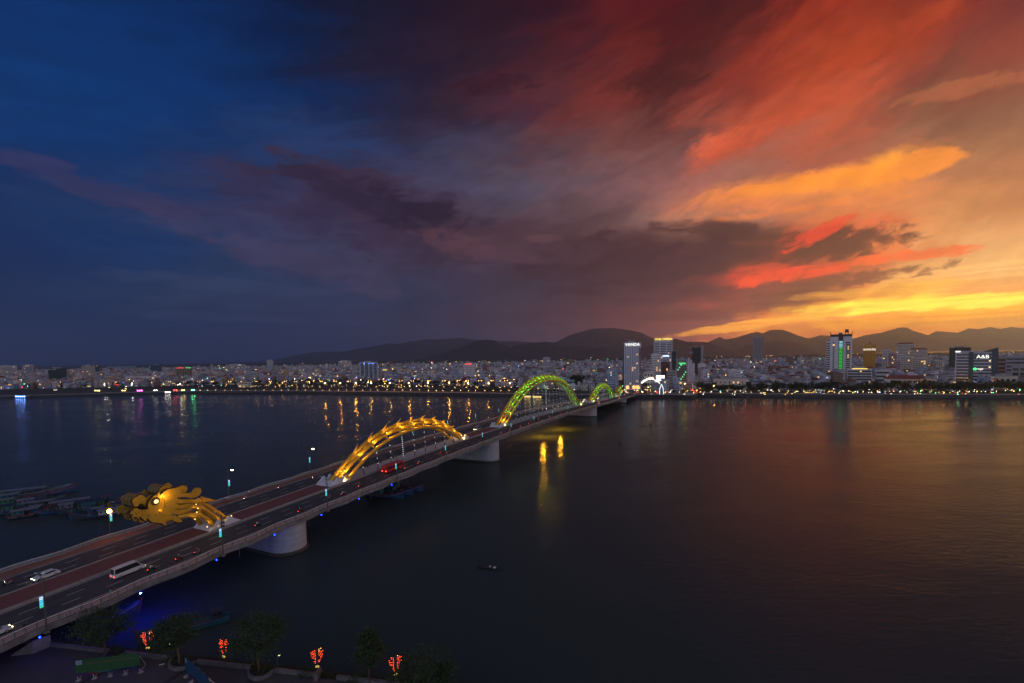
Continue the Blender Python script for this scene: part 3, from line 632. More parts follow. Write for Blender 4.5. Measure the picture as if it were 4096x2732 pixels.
    for k, s in enumerate(cs):
        u = (s - (a + b) / 2) / ((b - a) / 2); s1, z1 = c(u)
        for dl, dd in ((-3.0, -1.4), (3.0, -1.4)):
            mb = MB(); top_ = Bz(s, 18 + dl, z1 - 3.2); bot = Bp(s + 1.2, 18 + dl * .93, 0.45)
            if top_.z - bot.z < 2: continue
            mb.tube([top_, bot], 0.10, 5); q = bot + (top_ - bot) * min(.35, 2.6 / (top_ - bot).length)
            mb.tube([bot, q], [0.30, 0.16], 6)
            part(mb, 'hanger_cable', cablem, t, True)
            if dl < 0:
                n3 = int((top_ - bot).length / (2.2 if k != ncab // 2 - 1 else .9))
                for i in range(1, n3): led.ball(bot + (top_ - bot) * (i / n3) + Vector((.12, -.12, 0)), 0.10)
    part(led, 'led_dots', whiteled, t, True, kind='stuff')
    return t
GOLDL = (1.0, 0.60, 0.13); GREENL = (0.10, 1.0, 0.10)
dragon_arch('dragon_arch', 'golden floodlit dragon body arch with spiked back nearest the head', *ARCHES[0], 8.6, lambda q: (GOLDL, 0), 5.6, 9)
dragon_arch('dragon_arch', 'tallest dragon body arch lit green over the main span', *ARCHES[1], 8.2, lambda q: (GOLDL if q < .06 else GREENL, 1), 5.8, 19)
dragon_arch('dragon_arch', 'small green lit dragon body arch near the far bank', *ARCHES[2], 8.4, lambda q: (GREENL, 1), 5.2, 9)
# tail: stalks rising from the median and splaying into pointed flames
t = thing('dragon_tail', 'green lit dragon tail standing upright at the far end of the bridge', 'sculpture', Bp(490, 18, 0))
for dl in (-3, -1.2, 1.2, 3):
    mb = MB(); mb.tube([Bz(488 + abs(dl) * .6, 18 + dl, 4.6), Bz(490, 18 + dl * .9, 9), Bz(494, 18 + dl, 13), Bz(499, 18 + dl * 1.3, 15.5)], [TR, TR, TR, .4], 8); part(mb, 'tube', gold, t, True, True)
for k, (ds, dl, hh) in enumerate(((0, -4, 16.5), (4, -2.2, 18.0), (9, 0, 18.4), (13, 2, 17.4), (16, 4, 15.4), (-2, 1.5, 15.5))):
    mb = MB(); c = Bz(492 + ds * .6, 18 + dl * .7, 10.5); tip = Bz(493 + ds * 1.5, 18 + dl * 1.3, hh)
    r_ = [c + BD * 1.5, c + BL * 1.1 + Vector((0, 0, 2.2)), c - BD * 1.5, c - BL * 1.1 + Vector((0, 0, -.5))]
    mb.add(r_ + [tip], [(0, 1, 4), (1, 2, 4), (2, 3, 4), (3, 0, 4), (3, 2, 1, 0)]); part(mb, 'tail_flame', gold, t, True)
for p in (Bz(486, 14, 9), Bz(494, 13, 12), Bz(500, 14, 14), Bz(490, 18, 15)): lamp('tail_floodlight', p, GREENL, 40, .3, t)
lamp('tail_foot_light', Bz(486, 14, 6), GOLDL, 30, .3, t)
mb = MB()
for k in range(10): mb.ball(Bz(488 + k * 1.4, 14.2 + (k % 3) * 1.5, 8 + (k * 37 % 10) * .8), .25)
part(mb, 'floodlight_lenses', greenglow, t, True, kind='stuff')
# ---- head: upright steel profiles on planes along the bridge, traced in crop units (8.252 per photo pixel from 470,1920)
def hs(pts, l): return [on_l(470 + x / 8.252, 1920 + y / 8.252, l) for x, y in pts]
t = thing('dragon_sculpture', 'golden floodlit dragon head of cut steel plates over the median', 'sculpture', Bp(-19, 18, 0.3))
def plate(mb, sz, l, th=0.22, grow=1.0):
    if grow != 1.0:
        cs = sum(p[0] for p in sz) / len(sz); cz = sum(p[1] for p in sz) / len(sz)
        sz = [(cs + (s - cs) * grow, cz + (z - cz) * grow) for s, z in sz]
    bm = bmesh.new(); vs = [bm.verts.new(Bz(s, l, z)) for s, z in sz]
    f = bm.faces.new(vs); r = bmesh.ops.extrude_face_region(bm, geom=[f])
    bmesh.ops.translate(bm, vec=BL * th, verts=[v for v in r['geom'] if isinstance(v, bmesh.types.BMVert)])
    bmesh.ops.triangulate(bm, faces=[f_ for f_ in bm.faces if len(f_.verts) > 4]); bmesh.ops.recalc_face_normals(bm, faces=bm.faces)
    bm.verts.index_update(); k0 = len(mb.f); mb.add([v.co.copy() for v in bm.verts], [tuple(v.index for v in f_.verts) for f_ in bm.faces])
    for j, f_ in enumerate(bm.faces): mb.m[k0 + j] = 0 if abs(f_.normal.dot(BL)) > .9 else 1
    bm.free()
C4 = lambda pts: [(x + 1485, y) for x, y in pts]
FACE = [(1335,390),(1290,440),(1180,510),(1090,610),(1030,690),(985,790),(975,880),(1000,955),(940,962),(800,985),(690,975),(640,930),(560,930),(480,970),(420,1040),(380,1120),(490,1125),(445,1240),(590,1200),(670,1280),(710,1190),(905,1350),(950,1245),(1110,1390),(1300,1410),(1420,1415),(1550,1500),(1590,1350)] + C4(
 [(285,1310),(350,1345),(430,1380),(500,1390),(640,1365),(560,1290),(480,1220),(380,1180),(250,1150),(320,1110),(480,1140),(650,1110),(760,1070),(850,1020),(960,965),(840,925),(760,945),(660,965),(540,980),(440,960),(360,935),(560,942),(690,930),(760,890),(920,810),(1040,790),(930,800),(800,770),(690,790),(600,815),(500,805),(400,760),(520,770),(690,760),(830,735),(950,700),(1070,650),(960,615),(760,635),(620,640),(530,620),(440,575),(550,545),(700,555),(850,575),(950,585),(1050,570),(1130,540),(1200,480),(1245,420),(1258,350),(1240,290),(1180,255),(1110,248),(1040,265),(980,320),(925,410),(850,425),(760,430),(575,410),(670,355),(540,330),(620,315),(780,295),(740,250),(700,200),(630,165),(560,195),(470,235),(380,260),(270,280),(150,300),(80,335),(0,390)]) + [(1440,460),(1370,460)]
SNOUT = [(1060,620),(1020,690),(990,760),(975,880),(960,910),(900,840),(840,795),(760,785),(715,800),(715,840),(680,875),(620,880),(560,860),(545,820),(555,790),(520,775),(505,720),(510,660),(550,610),(600,575),(660,570),(690,530),(740,500),(790,495),(850,510),(920,555),(980,600),(1030,545),(1090,500),(1150,480),(1195,480)]
EAR = [(1360,450),(1380,370),(1430,290),(1500,220),(1600,190),(1680,195),(1750,235),(1790,280),(1700,420),(1560,560),(1420,560)]
BEARD = [(420,1040),(380,1120),(490,1125),(520,1250),(560,1360),(650,1370),(700,1260),(760,1400),(880,1420),(910,1360),(1100,1400),(1300,1300),(1300,1100),(900,1000),(640,960)]
face = hs(FACE, 15); snout = hs(SNOUT, 15.3); ear = hs(EAR, 15.4); beard = hs(BEARD, 15.5)
for l in (14.6, 20.9):
    mb = MB(); plate(mb, face, l, 0.4); fp = part(mb, 'face_plate', [gold, gold_d], t, True)
for nm_, sz_, l_, g_ in (('face_gap_shade', face, 15.02, 1.045), ('snout_gap_shade', snout, 15.82, 1.07), ('crest_gap_shade', ear, 15.82, 1.07), ('jaw_gap_shade', beard, 16.22, 1.05)):  # enlarged dark plates added to draw shadow gaps round the head plates
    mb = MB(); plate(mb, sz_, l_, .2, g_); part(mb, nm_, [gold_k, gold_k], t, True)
for l in (15.5, 17.1, 18.8, 20.5):
    mb = MB(); plate(mb, snout, l, 0.3); part(mb, 'snout_plate', [gold, gold_d], t, True)
    mb = MB(); plate(mb, ear, l, 0.3); part(mb, 'crest_plate', [gold, gold_d], t, True)
for l in (15.9, 17.7, 19.6):
    mb = MB(); plate(mb, beard, l, 0.3); part(mb, 'jaw_plate', [gold, gold_d], t, True)
# skins running across between the plates
for nm_, pl, g in (('snout_skin', snout, .93), ('crest_skin', ear, .94), ('jaw_skin', beard, .86)):
    mb = MB(); plate(mb, pl, 16.3, 4.3, g); part(mb, nm_, [gold_d, gold_d], t, True)
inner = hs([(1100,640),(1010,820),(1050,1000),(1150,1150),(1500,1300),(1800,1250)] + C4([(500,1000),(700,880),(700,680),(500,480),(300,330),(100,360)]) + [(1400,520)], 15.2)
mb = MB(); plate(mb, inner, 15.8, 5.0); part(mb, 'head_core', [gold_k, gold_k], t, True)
# eye: ring, glowing lens
def disc(mb, cx, cy, r, l, th, n=16):
    s, z = on_l(470 + cx / 8.252, 1920 + cy / 8.252, l); rr = r / 8.252 * abs((W0 + BL * l + BD * s).y) / F
    plate(mb, [(s + rr * math.cos(2 * math.pi * i / n), z + rr * math.sin(2 * math.pi * i / n)) for i in range(n)], l, th)
mb = MB(); disc(mb, 1262, 700, 135, 14.48, .2); eye = part(mb, 'eye', [gold_k, gold_k], t, True)
mb = MB(); disc(mb, 1285, 712, 66, 14.36, .12); sub(mb, 'eye_lens', [em('eye_glow', (1, .74, .32), 1.6)] * 2, eye, t)
mb = MB(); plate(mb, hs(C4([(100,745),(150,640),(230,585),(340,565),(440,585),(490,640),(450,690),(300,760),(180,790)]), 14.8), 14.48, .14); part(mb, 'cheek_plate', [gold, gold_d], t, True)
for cx, cy, r in ((670,1140,42),(880,1140,42),(1080,1170,42),(1300,1145,42),(1440,1050,42),(1590,870,40),(560,1005,36),(640,1070,34),(745,1080,36),(850,1045,34),(950,1015,30),(1350,500,38),(1450,515,40),(1525,580,36),(1580,650,34),(1600,730,44)):
    mb = MB(); disc(mb, cx, cy, r, 14.42, .2, 10); part(mb, 'rivet_disc', [gold, gold_d], t, True)
# neck tubes to the pedestal
for path in ([(-14.8, 10.0, 18), (-17.7, 13.1, 18), (-20.6, 16.0, 18), (-22.8, 17.9, 18), (-26, 18.8, 18), (-30, 19, 18)],
             [(-17.5, 10.0, 16.2), (-19.8, 12.8, 16.2), (-22.4, 15.6, 16.2), (-25, 17.3, 16.2), (-30, 17.8, 16.2)],
             [(-17.5, 10.0, 19.8), (-19.8, 12.8, 19.8), (-22.4, 15.6, 19.8), (-25, 17.3, 19.8), (-30, 17.8, 19.8)],
             [(-20.6, 10.2, 15), (-22.6, 13.2, 15), (-24.6, 15.0, 15), (-27.5, 16.0, 15.1), (-30, 16.2, 15.2)],
             [(-20.6, 10.2, 21), (-22.6, 13.2, 21), (-24.6, 15.0, 21), (-27.5, 16.0, 20.9), (-30, 16.2, 20.8)]):
    mb = MB(); mb.tube([Bz(s, l, z) for s, z, l in path], .62, 10); part(mb, 'neck_tube', gold, t, True, True)
mb = MB()
for s, z, l in ((-22.9, 18.0, 18), (-23.4, 16.4, 16.2), (-25.0, 15.2, 15), (-23.4, 16.4, 19.8), (-25, 15.2, 21)):
    d = Vector((0, 0, .3)) - BD * .5
    mb.tube([Bz(s, l, z) - d * 1.3, Bz(s, l, z) - d * .8, Bz(s, l, z) + d * .8, Bz(s, l, z) + d * 1.3], [.68, .86, .86, .68], 10)
mb.tube([Bz(-25, 15, 15.2), Bz(-23.4, 16.2, 16.4), Bz(-22.9, 18, 18), Bz(-23.4, 19.8, 16.4), Bz(-25, 21, 15.2)], .34, 6)
part(mb, 'neck_collar', gold, t, True)
mb = MB(); b_ = Bz(-22.2, 18, 18.2)
mb.add([b_ - BL * 1.2 - Vector((0, 0, .4)), b_ + Vector((0, 0, 1.0)), b_ + BL * 1.2 - Vector((0, 0, .4)), b_ - Vector((0, 0, .9)), Bz(on_l(875, 2004, 18)[0], 18, on_l(875, 2004, 18)[1])], [(0, 1, 4), (1, 2, 4), (2, 3, 4), (3, 0, 4), (3, 2, 1, 0)])
part(mb, 'neck_spike', gold, t, True)
mb = MB()
for s, z, l in ((-26.2, 14.5, 14.3), (-25.6, 16.2, 14.4), (-24.8, 16.9, 15.2), (-24.4, 17.7, 16.6), (-23.2, 11.4, 14.2), (-20.2, 10.6, 14.3), (-17.4, 10.9, 14.6), (-15.0, 11.6, 16.2)): mb.ball(Bz(s, l, z), .2)
part(mb, 'floodlight_lenses', goldglow, t, True, kind='stuff')
hl = lambda x, y, l: Bz(*(lambda q: (q[0], l, q[1]))(on_l(470 + x / 8.252, 1920 + y / 8.252, l)))
lamp('face_floodlight', hl(1660, 560, 13.2), (1, .60, .12), 240, .3, t)
lamp('eye_lamp', hl(1280, 720, 14.2), (1, .62, .2), 8, .15, t)
lamp('jaw_floodlight', hl(1440, 1010, 14.3), (1, .6, .15), 14, .15, t)
for s, z, l in ((-26.8, 15.0, 13.9), (-25.4, 17.4, 14.8), (-22.5, 12.0, 14.0), (-18.5, 12.2, 15.0), (-16.2, 13.0, 16.8), (-24.0, 19.5, 17.0), (-20, 19.2, 16.6)): lamp('neck_floodlight', Bz(s, l, z), (1, .6, .13), 20, .2, t)
# ------------------------------------------------------------------ lamps on the bridge
def led_panel_mat():
    m = bpy.data.materials.new('lit_banner'); m.use_nodes = True; nt = m.node_tree; b = nt.nodes['Principled BSDF']
    t = nt.nodes.new('ShaderNodeTexCoord'); s_ = nt.nodes.new('ShaderNodeSeparateXYZ'); nt.links.new(t.outputs['Generated'], s_.inputs[0])
    r = nt.nodes.new('ShaderNodeValToRGB'); cr = r.color_ramp; cr.interpolation = 'CONSTANT'
    cols = [(0, (0.03, .75, .25)), (.12, (0.02, .62, .72)), (.30, (.25, .85, .9)), (.36, (0.02, .55, .8)), (.55, (.2, .8, .9)), (.6, (0.02, .45, .8)), (.70, (.75, .9, 1)), (.80, (.1, .4, .8)), (.84, (.75, .9, 1)), (.95, (.1, .3, .8))]
    while len(cr.elements) < len(cols): cr.elements.new(.5)
    for e, (p, c) in zip(cr.elements, cols): e.position = p; e.color = (*c, 1)
    for e, (p, c) in zip(cr.elements, cols): e.position = p; e.color = (*c, 1)
    nt.links.new(s_.outputs[2], r.inputs[0]); nt.links.new(r.outputs[0], b.inputs['Emission Color']); b.inputs['Emission Strength'].default_value = 0.9
    b.inputs['Base Color'].default_value = (.1, .2, .25, 1)
    return m
BANNER = led_panel_mat()
lamp_off = mat('luminaire_grey', (0.32, 0.36, 0.42), 0.4, metal=.2)
lamp_warm = em('luminaire_warm', (1.0, .80, .45), 22.0); lamp_or = em('sodium_lamp', (1.0, .30, .03), 60.0)
def bridge_lamp(kind):
    t = thing('street_lamp', '', 'street lamp', group='lamp posts along the bridge')
    mb = MB(); mb.tube([(0, 0, -.9), (0, 0, .6), (0, 0, 5), (0, 0, 9.6)], [.17, .15, .12, .07], 8); part(mb, 'pole', dark, t)
    mb = MB(); mb.box(-.35, .35, -.35, .35, -1.0, -.55); part(mb, 'bracket', conc, t)
    for q in (1, -1):
        mb = MB(); mb.tube([(0, 0, 6.9), (.35 * q, 0.05, 7.4), (.55 * q, .1, 8.1), (.35 * q, .15, 8.8), (0.05 * q, .2, 9.2)], .045, 6); part(mb, 'scroll', dark, t)
    mb = MB(); mb.tube([(0, 0, 8.7), (0, .6, 9.3), (0, 1.5, 9.75), (0, 2.3, 9.85)], .05, 6); part(mb, 'arm', dark, t)
    mb = MB(); mb.loft([[Vector((x, y, z)) for x, z in ((-.18, 9.80), (.18, 9.80), (.12, 9.96), (-.12, 9.96))] for y in (2.1, 3.0)]); part(mb, 'luminaire', {'off': lamp_off, 'warm': lamp_warm, 'sodium': lamp_off}[kind], t)
    mb = MB(); mb.box(-.30, -.24 + .9 * 0, -.06, .06, 0, 0) if False else mb.cbox((-.42, 0, 5.1), .5, .08, 2.1); bn = part(mb, 'banner', BANNER, t)
    mb = MB(); mb.tube([(0, 0, 6.35), (-.9, 0, 6.35)], .03, 5); sub(mb, 'banner_rod', dark, bn)
    mb = MB(); 
    pts = [(.38 * (1 if i % 2 == 0 else .4) * math.cos(math.pi * i / 5 + math.pi / 2), .38 * (1 if i % 2 == 0 else .4) * math.sin(math.pi * i / 5 + math.pi / 2) + 6.75) for i in range(10)]
    mb.prism(pts, -.04, .04, Matrix.Rotation(math.pi / 2, 4, 'X')); part(mb, 'star', dark, t)
    if kind == 'sodium':
        mb = MB(); mb.sphere((0, .3, 7.0), .55, 10, 6); part(mb, 'flood_lamp', lamp_or, t)
    return t
protos = {k: [bridge_lamp(k), False] for k in ('off', 'warm', 'sodium')}
def put_lamp(s, l, kind, rz, label):
    p = protos[kind]; o = place(p[0], p[1], Bp(s, l, .2), rz, label); p[1] = True; return o
ordn = ['first', 'second', 'third', 'fourth', 'fifth', 'sixth', 'seventh', 'eighth', 'ninth', 'tenth', 'eleventh', 'twelfth', 'thirteenth', 'fourteenth', 'fifteenth', 'sixteenth', 'seventeenth', 'eighteenth', 'nineteenth']
for k in range(18):
    s = -62.6 + 33.2 * k
    o = put_lamp(s, -2.05, 'off', BANG, f'dark lamp post with lit cyan banner, {ordn[k]} along the near railing from the left')
    if k == 1:
        mb = MB(); mb.cbox((-.35, .55, 4.9 + 2.3), .8, .5, .55, 0, -.5); mb.cbox((-.35, .55, 6.35), .8, .5, .55, 0, -.5)
        for zz in (7.2, 6.35):
            mb = MB(); mb.cbox((.55, .45, zz), .75, .55, .5, 0, -.5); fl = part(mb, 'floodlight', dark, o)
            mb = MB(); mb.tube([(0, 0, zz), (.5, .4, zz)], .04, 5); sub(mb, 'floodlight_arm', dark, fl)
        o['label'] = 'dark lamp post carrying two floodlights, beside the dragon neck on the near railing'
        for zz in (7.2, 6.4): lamp('floodlight_beam', Bp(s, -.6, zz), (1.0, .52, .09), 16000, .2, o, R(34), Bz(-33.0, 15, 19.5 if zz > 7 else 18))
for k in range(17):
    s = -34.6 + 33.5 * k
    kind = 'sodium' if k == 0 else ('warm' if k in (1, 2) else 'off')
    lab = {'sodium': 'lamp post on the far railing with a glaring orange lamp below the dragon snout', 'warm': f'far railing lamp post with small lit head, {ordn[k]} from the left'}.get(kind, f'slim lamp post with lit cyan banner, {ordn[k]} along the far railing from the left')
    put_lamp(s, 38.6, kind, BANG + math.pi, lab)
# blue lamps hung under the near edge, and two golden floods by the third pier
blue = em('blue_led_lamp', (0.002, 0.010, 1.0), 70.0); blue2 = em('strong_blue_led_lamp', (0.002, 0.012, 1.0), 3200.0)
for k, s in enumerate((-63, -46.6, -30, -13.7, 2.8, 19, 36)):
    mb = MB(); mb.tube([(0, 0, 0), (0, 0, .5)], .05, 5); t = thing('blue_lamp', f'blue lamp under the near bridge edge, {ordn[k]} from the left', 'lamp', Bz(s, -.3, zs(s) - 1.75), 0, 'blue lamps hung under the bridge')
    part(mb, 'hanger', dark, t); mb = MB(); mb.sphere((0, 0, 0), .15, 8, 5); part(mb, 'bulb', blue if k != 1 else blue2, t)
yf = em('golden_underdeck_flood', (1.0, .44, .02), 1200.0)
for k, s in enumerate((202, 237)):
    t = thing('underdeck_floodlight', ('left' if k == 0 else 'right') + ' golden floodlight under the deck edge mirrored in the river', 'floodlight', Bz(s, 5.0, zs(s) - 2.05))
    mb = MB(); mb.cbox((0, 0, .25), 1.6, 1.6, .3, BANG); part(mb, 'housing', dark, t)
    mb = MB(); mb.cbox((0, 0, 0), 1.3, 1.3, .2, BANG); part(mb, 'lens', yf, t)
# drain pipes hanging below the near edge
for k, s in enumerate((-52, -24.5, -2.5, 24, 44, 92, 112)):
    mb = MB(); p = Bp(s, -.9, -.8); mb.tube([p, p - Vector((0, 0, 2.2))], .09, 6); mb.cbox(p - Vector((0, 0, 2.2)), .5, .3, .12, BANG)
    part(mb, 'drain_pipe', dark, bridge, True)
# ------------------------------------------------------------------ people
skin = mat('skin', (0.42, 0.24, 0.16), .6); hair = mat('black_hair', (0.015, 0.012, 0.01), .5)
def person_mesh(name, J, E, mats, zsplit, headz, hip):
    me = bpy.data.meshes.new(name); keys = list(J); me.from_pydata([J[k][:3] for k in keys], [(keys.index(a), keys.index(b)) for a, b in E], [])
    o = bpy.data.objects.new(name, me); COL.objects.link(o)
    o.modifiers.new('skin', 'SKIN'); o.modifiers.new('sub', 'SUBSURF').levels = 1
    for k, sv in zip(keys, me.skin_vertices[0].data): sv.radius = (J[k][3], J[k][3] * (J[k][4] if len(J[k]) > 4 else 1)); sv.use_root = (k == 'pelvis')
    dg = bpy.context.evaluated_depsgraph_get(); m2 = bpy.data.meshes.new_from_object(o.evaluated_get(dg)); bpy.data.objects.remove(o); m2.name = name
    m2.materials.clear()
    for m in mats: m2.materials.append(m)
    hd = Vector(J['head'][:3])
    for p in m2.polygons:
        c = p.center; i = 0
        if (c - hd).length < .17: i = 3 if (c.z > hd.z + .02 or c.y < hd.y - .05) else 2
        elif zsplit(c): i = 1
        elif min((c - Vector(J[k][:3])).length for k in ('handL', 'handR')) < .09: i = 2
        p.material_index = i; p.use_smooth = True
    return m2
EB = [('pelvis', 'waist'), ('waist', 'chest'), ('chest', 'neck'), ('neck', 'head'), ('head', 'crown'), ('chest', 'shL'), ('shL', 'elL'), ('elL', 'handL'), ('handL', 'finL'), ('chest', 'shR'), ('shR', 'elR'), ('elR', 'handR'), ('handR', 'finR'),
      ('pelvis', 'hipL'), ('hipL', 'knL'), ('knL', 'anL'), ('anL', 'toeL'), ('pelvis', 'hipR'), ('hipR', 'knR'), ('knR', 'anR'), ('anR', 'toeR')]
def stand(arms):
    J = dict(pelvis=(0, 0, .95, .15, .7), waist=(0, .01, 1.1, .13, .75), chest=(0, 0, 1.32, .155, .7), neck=(0, .01, 1.48, .055), head=(0, .03, 1.60, .095), crown=(0, .02, 1.70, .07),
             shL=(-.19, 0, 1.40, .06), shR=(.19, 0, 1.40, .06), hipL=(-.1, 0, .88, .09), hipR=(.1, 0, .88, .09), knL=(-.11, .02, .48, .06), knR=(.11, .02, .48, .06), anL=(-.11, -.01, .08, .04), anR=(.11, -.01, .08, .04), toeL=(-.12, .14, .04, .035), toeR=(.12, .14, .04, .035))
    J.update(arms); return J
down = dict(elL=(-.24, -.02, 1.12, .042), handL=(-.23, .06, .88, .034), finL=(-.22, .09, .79, .02), elR=(.24, -.02, 1.12, .042), handR=(.23, .06, .88, .034), finR=(.22, .09, .79, .02))
photo = dict(elL=(-.22, .2, 1.28, .042), handL=(-.06, .38, 1.5, .034), finL=(-.02, .4, 1.58, .02), elR=(.22, .2, 1.28, .042), handR=(.06, .38, 1.5, .034), finR=(.02, .4, 1.58, .02))
lean = dict(elL=(-.24, .2, 1.14, .042), handL=(-.14, .42, 1.1, .034), finL=(-.06, .46, 1.1, .02), elR=(.24, .2, 1.14, .042), handR=(.14, .42, 1.1, .034), finR=(.06, .46, 1.1, .02))
ride = dict(pelvis=(0, 0, .86, .15, .8), waist=(0, .04, 1.0, .13, .8), chest=(0, .1, 1.22, .155, .75), neck=(0, .14, 1.38, .055), head=(0, .17, 1.5, .11), crown=(0, .16, 1.6, .09), shL=(-.19, .12, 1.3, .06), shR=(.19, .12, 1.3, .06),
            hipL=(-.12, .03, .82, .09), hipR=(.12, .03, .82, .09), knL=(-.17, .42, .76, .06), knR=(.17, .42, .76, .06), anL=(-.15, .32, .36, .04), anR=(.15, .32, .36, .04), toeL=(-.15, .48, .32, .035), toeR=(.15, .48, .32, .035),
            elL=(-.3, .3, 1.08, .042), handL=(-.28, .55, 1.02, .034), finL=(-.26, .62, 1.02, .02), elR=(.3, .3, 1.08, .042), handR=(.28, .55, 1.02, .034), finR=(.26, .62, 1.02, .02))
cl = lambda n, c: mat('cloth_' + n, c, .85, var=.15, scale=6)
black, whitec, teal, brown, navy, redc = cl('black', (.02, .02, .025)), cl('white', (.7, .7, .7)), cl('teal', (.05, .35, .3)), cl('brown', (.16, .09, .06)), cl('navy', (.03, .04, .09)), cl('red', (.4, .04, .03))
trous = lambda c: c.z < .95
def person(label, J, mats, loc, rz, tr=trous, grp=None):
    return tag(ob('person', person_mesh('person', J, EB, mats, tr, 1.5, .95), None, loc, rz), label, 'person', grp)
face_s = BANG - math.pi / 2
person('person in dark clothes photographing from the near sidewalk', stand(photo), [black, navy, skin, hair], Bp(-64.8, .3, .17), face_s)
person('person in teal top leaning on the near railing', stand(lean), [teal, black, skin, hair], Bp(-51.9, -.35, .17), face_s - math.pi / 2)
person('person in brown top beside the person in teal at the near railing', stand(lean), [brown, black, skin, hair], Bp(-51.0, -.4, .17), face_s - math.pi / 2)
person('person in white shirt and black trousers standing on the far sidewalk', stand(down), [whitec, black, skin, hair], Bp(4.0, 35.0, .17), face_s + .5)
# ------------------------------------------------------------------ vehicles (forward = +x)
tyre = mat('tyre_rubber', (.02, .02, .02), .9); glassm = mat('vehicle_glass', (.02, .025, .03), .08, spec=.6, var=.05)
chrome = mat('wheel_rim', (.5, .5, .52), .3, metal=.8)
headl = em('headlamp', (1.0, .80, .42), 22.0, False); taill = em('tail_lamp', (1.0, .03, .02), 14.0, False)
def wheel(t, x, y, r=.33, w=.2):
    mb = MB(); mb.tube([(x, y - w / 2, r), (x, y + w / 2, r)], r, 12); o = part(mb, 'wheel', tyre, t)
    mb = MB(); yy = y + (w / 2 + .005) * (1 if y > 0 else -1); mb.tube([(x, yy - .01, r), (x, yy + .01, r)], r * .6, 10); sub(mb, 'rim', chrome, o)
def car(name, label, cat, body, L=4.5, Wd=1.75, roof=1.48, van=False, taxi=None):
    t = thing(name, label, cat)
    h = Wd / 2
    if van: low = [(-L/2, .35), (-L/2, 1.05), (-L/2 + .05, 1.15), (L/2 - 1.0, 1.1), (L/2 - .1, .85), (L/2, .6), (L/2, .3)]; top = [(-L/2 + .05, 1.1), (-L/2 + .15, roof), (L/2 - 1.6, roof), (L/2 - .75, 1.1)]
    else: low = [(-L/2, .35), (-L/2, .80), (-L/2 + .15, .95), (L/2 - 1.2, .95), (L/2 - .2, .78), (L/2, .6), (L/2, .3)]; top = [(-L/2 + .35, .93), (-L/2 + 1.0, roof), (L/2 - 2.05, roof), (L/2 - 1.15, .93)]
    mb = MB()
    mb.loft([[Vector((x, y * h, z if abs(y) < 1 else z)) for x, z in low] for y in (-1, -.92, .92, 1)])
    mb.loft([[Vector((x, y, z)) for x, z in top] for y in (-h * .86, h * .86)]); part(mb, 'body', body, t)
    mb = MB()
    (x0, z0), (x1, z1), (x2, z2), (x3, z3) = top
    for y in (-h * .865, h * .865): mb.add([(x0 + .18, y, z0 + .05), (x1 + .12, y, z1 - .1), (x2 - .05, y, z2 - .1), (x3 - .16, y, z3 + .05)], [(0, 1, 2, 3)])
    mb.add([(x3 + .012, -h * .78, z3 + .03), (x3 + .012, h * .78, z3 + .03), (x2 + .03, h * .76, z2 - .06), (x2 + .03, -h * .76, z2 - .06)], [(0, 1, 2, 3)])
    mb.add([(x0 - .012, -h * .78, z0 + .04), (x0 - .012, h * .78, z0 + .04), (x1 - .03, h * .76, z1 - .08), (x1 - .03, -h * .76, z1 - .08)], [(0, 1, 2, 3)])
    part(mb, 'windows', glassm, t, kind='stuff')
    for x in (-L * .30, L * .31):
        for y in (-h + .1, h - .1): wheel(t, x, y)
    for y in (-h * .68, h * .68):
        mb = MB(); mb.add([(L / 2 + .012, y - .16, .57), (L / 2 + .012, y + .16, .57), (L / 2 + .012, y + .16, .75), (L / 2 + .012, y - .16, .75)], [(0, 1, 2, 3)]); part(mb, 'headlight', headl, t)
        mb = MB(); mb.add([(-L / 2 - .012, y - .15, .62), (-L / 2 - .012, y + .15, .62), (-L / 2 - .012, y + .15, .78), (-L / 2 - .012, y - .15, .78)], [(3, 2, 1, 0)]); part(mb, 'tail_light', taill, t)
    if taxi: mb = MB(); mb.cbox((-.1, 0, roof + .08), .25, .6, .14); part(mb, 'roof_sign', taxi, t)
    return t
def bus(label, body):
    t = thing('bus', label, 'bus'); L, h, H_ = 10.5, 1.25, 3.1
    mb = MB(); mb.loft([[Vector((x, y, z)) for x, z in ((-L/2, .4), (-L/2, H_ - .2), (-L/2 + .2, H_), (L/2 - .5, H_), (L/2 - .1, H_ - .5), (L/2, 1.2), (L/2, .4))] for y in (-h, h)]); part(mb, 'body', body, t)
    for y in (-h - .01, h + .01):
        for i in range(6):
            mb = MB(); mb.box(-L/2 + .5 + i * 1.55, -L/2 + 1.9 + i * 1.55, y - .01, y + .01, 1.5, 2.45); part(mb, 'window', glassm, t)
    mb = MB(); mb.cbox((L/2 - .02, 0, 1.95), .12, 2.2, 1.2, 0, 0, -.12); part(mb, 'windscreen', glassm, t)
    for x in (-L * .32, L * .32):
        for y in (-h + .15, h - .15): wheel(t, x, y, .48, .28)
    for y in (-.9, .9):
        mb = MB(); mb.cbox((L/2 + .02, y, .8), .06, .35, .22); part(mb, 'headlight', headl, t)
        mb = MB(); mb.cbox((-L/2 - .02, y, 1.0), .06, .3, .3); part(mb, 'tail_light', taill, t)
    return t
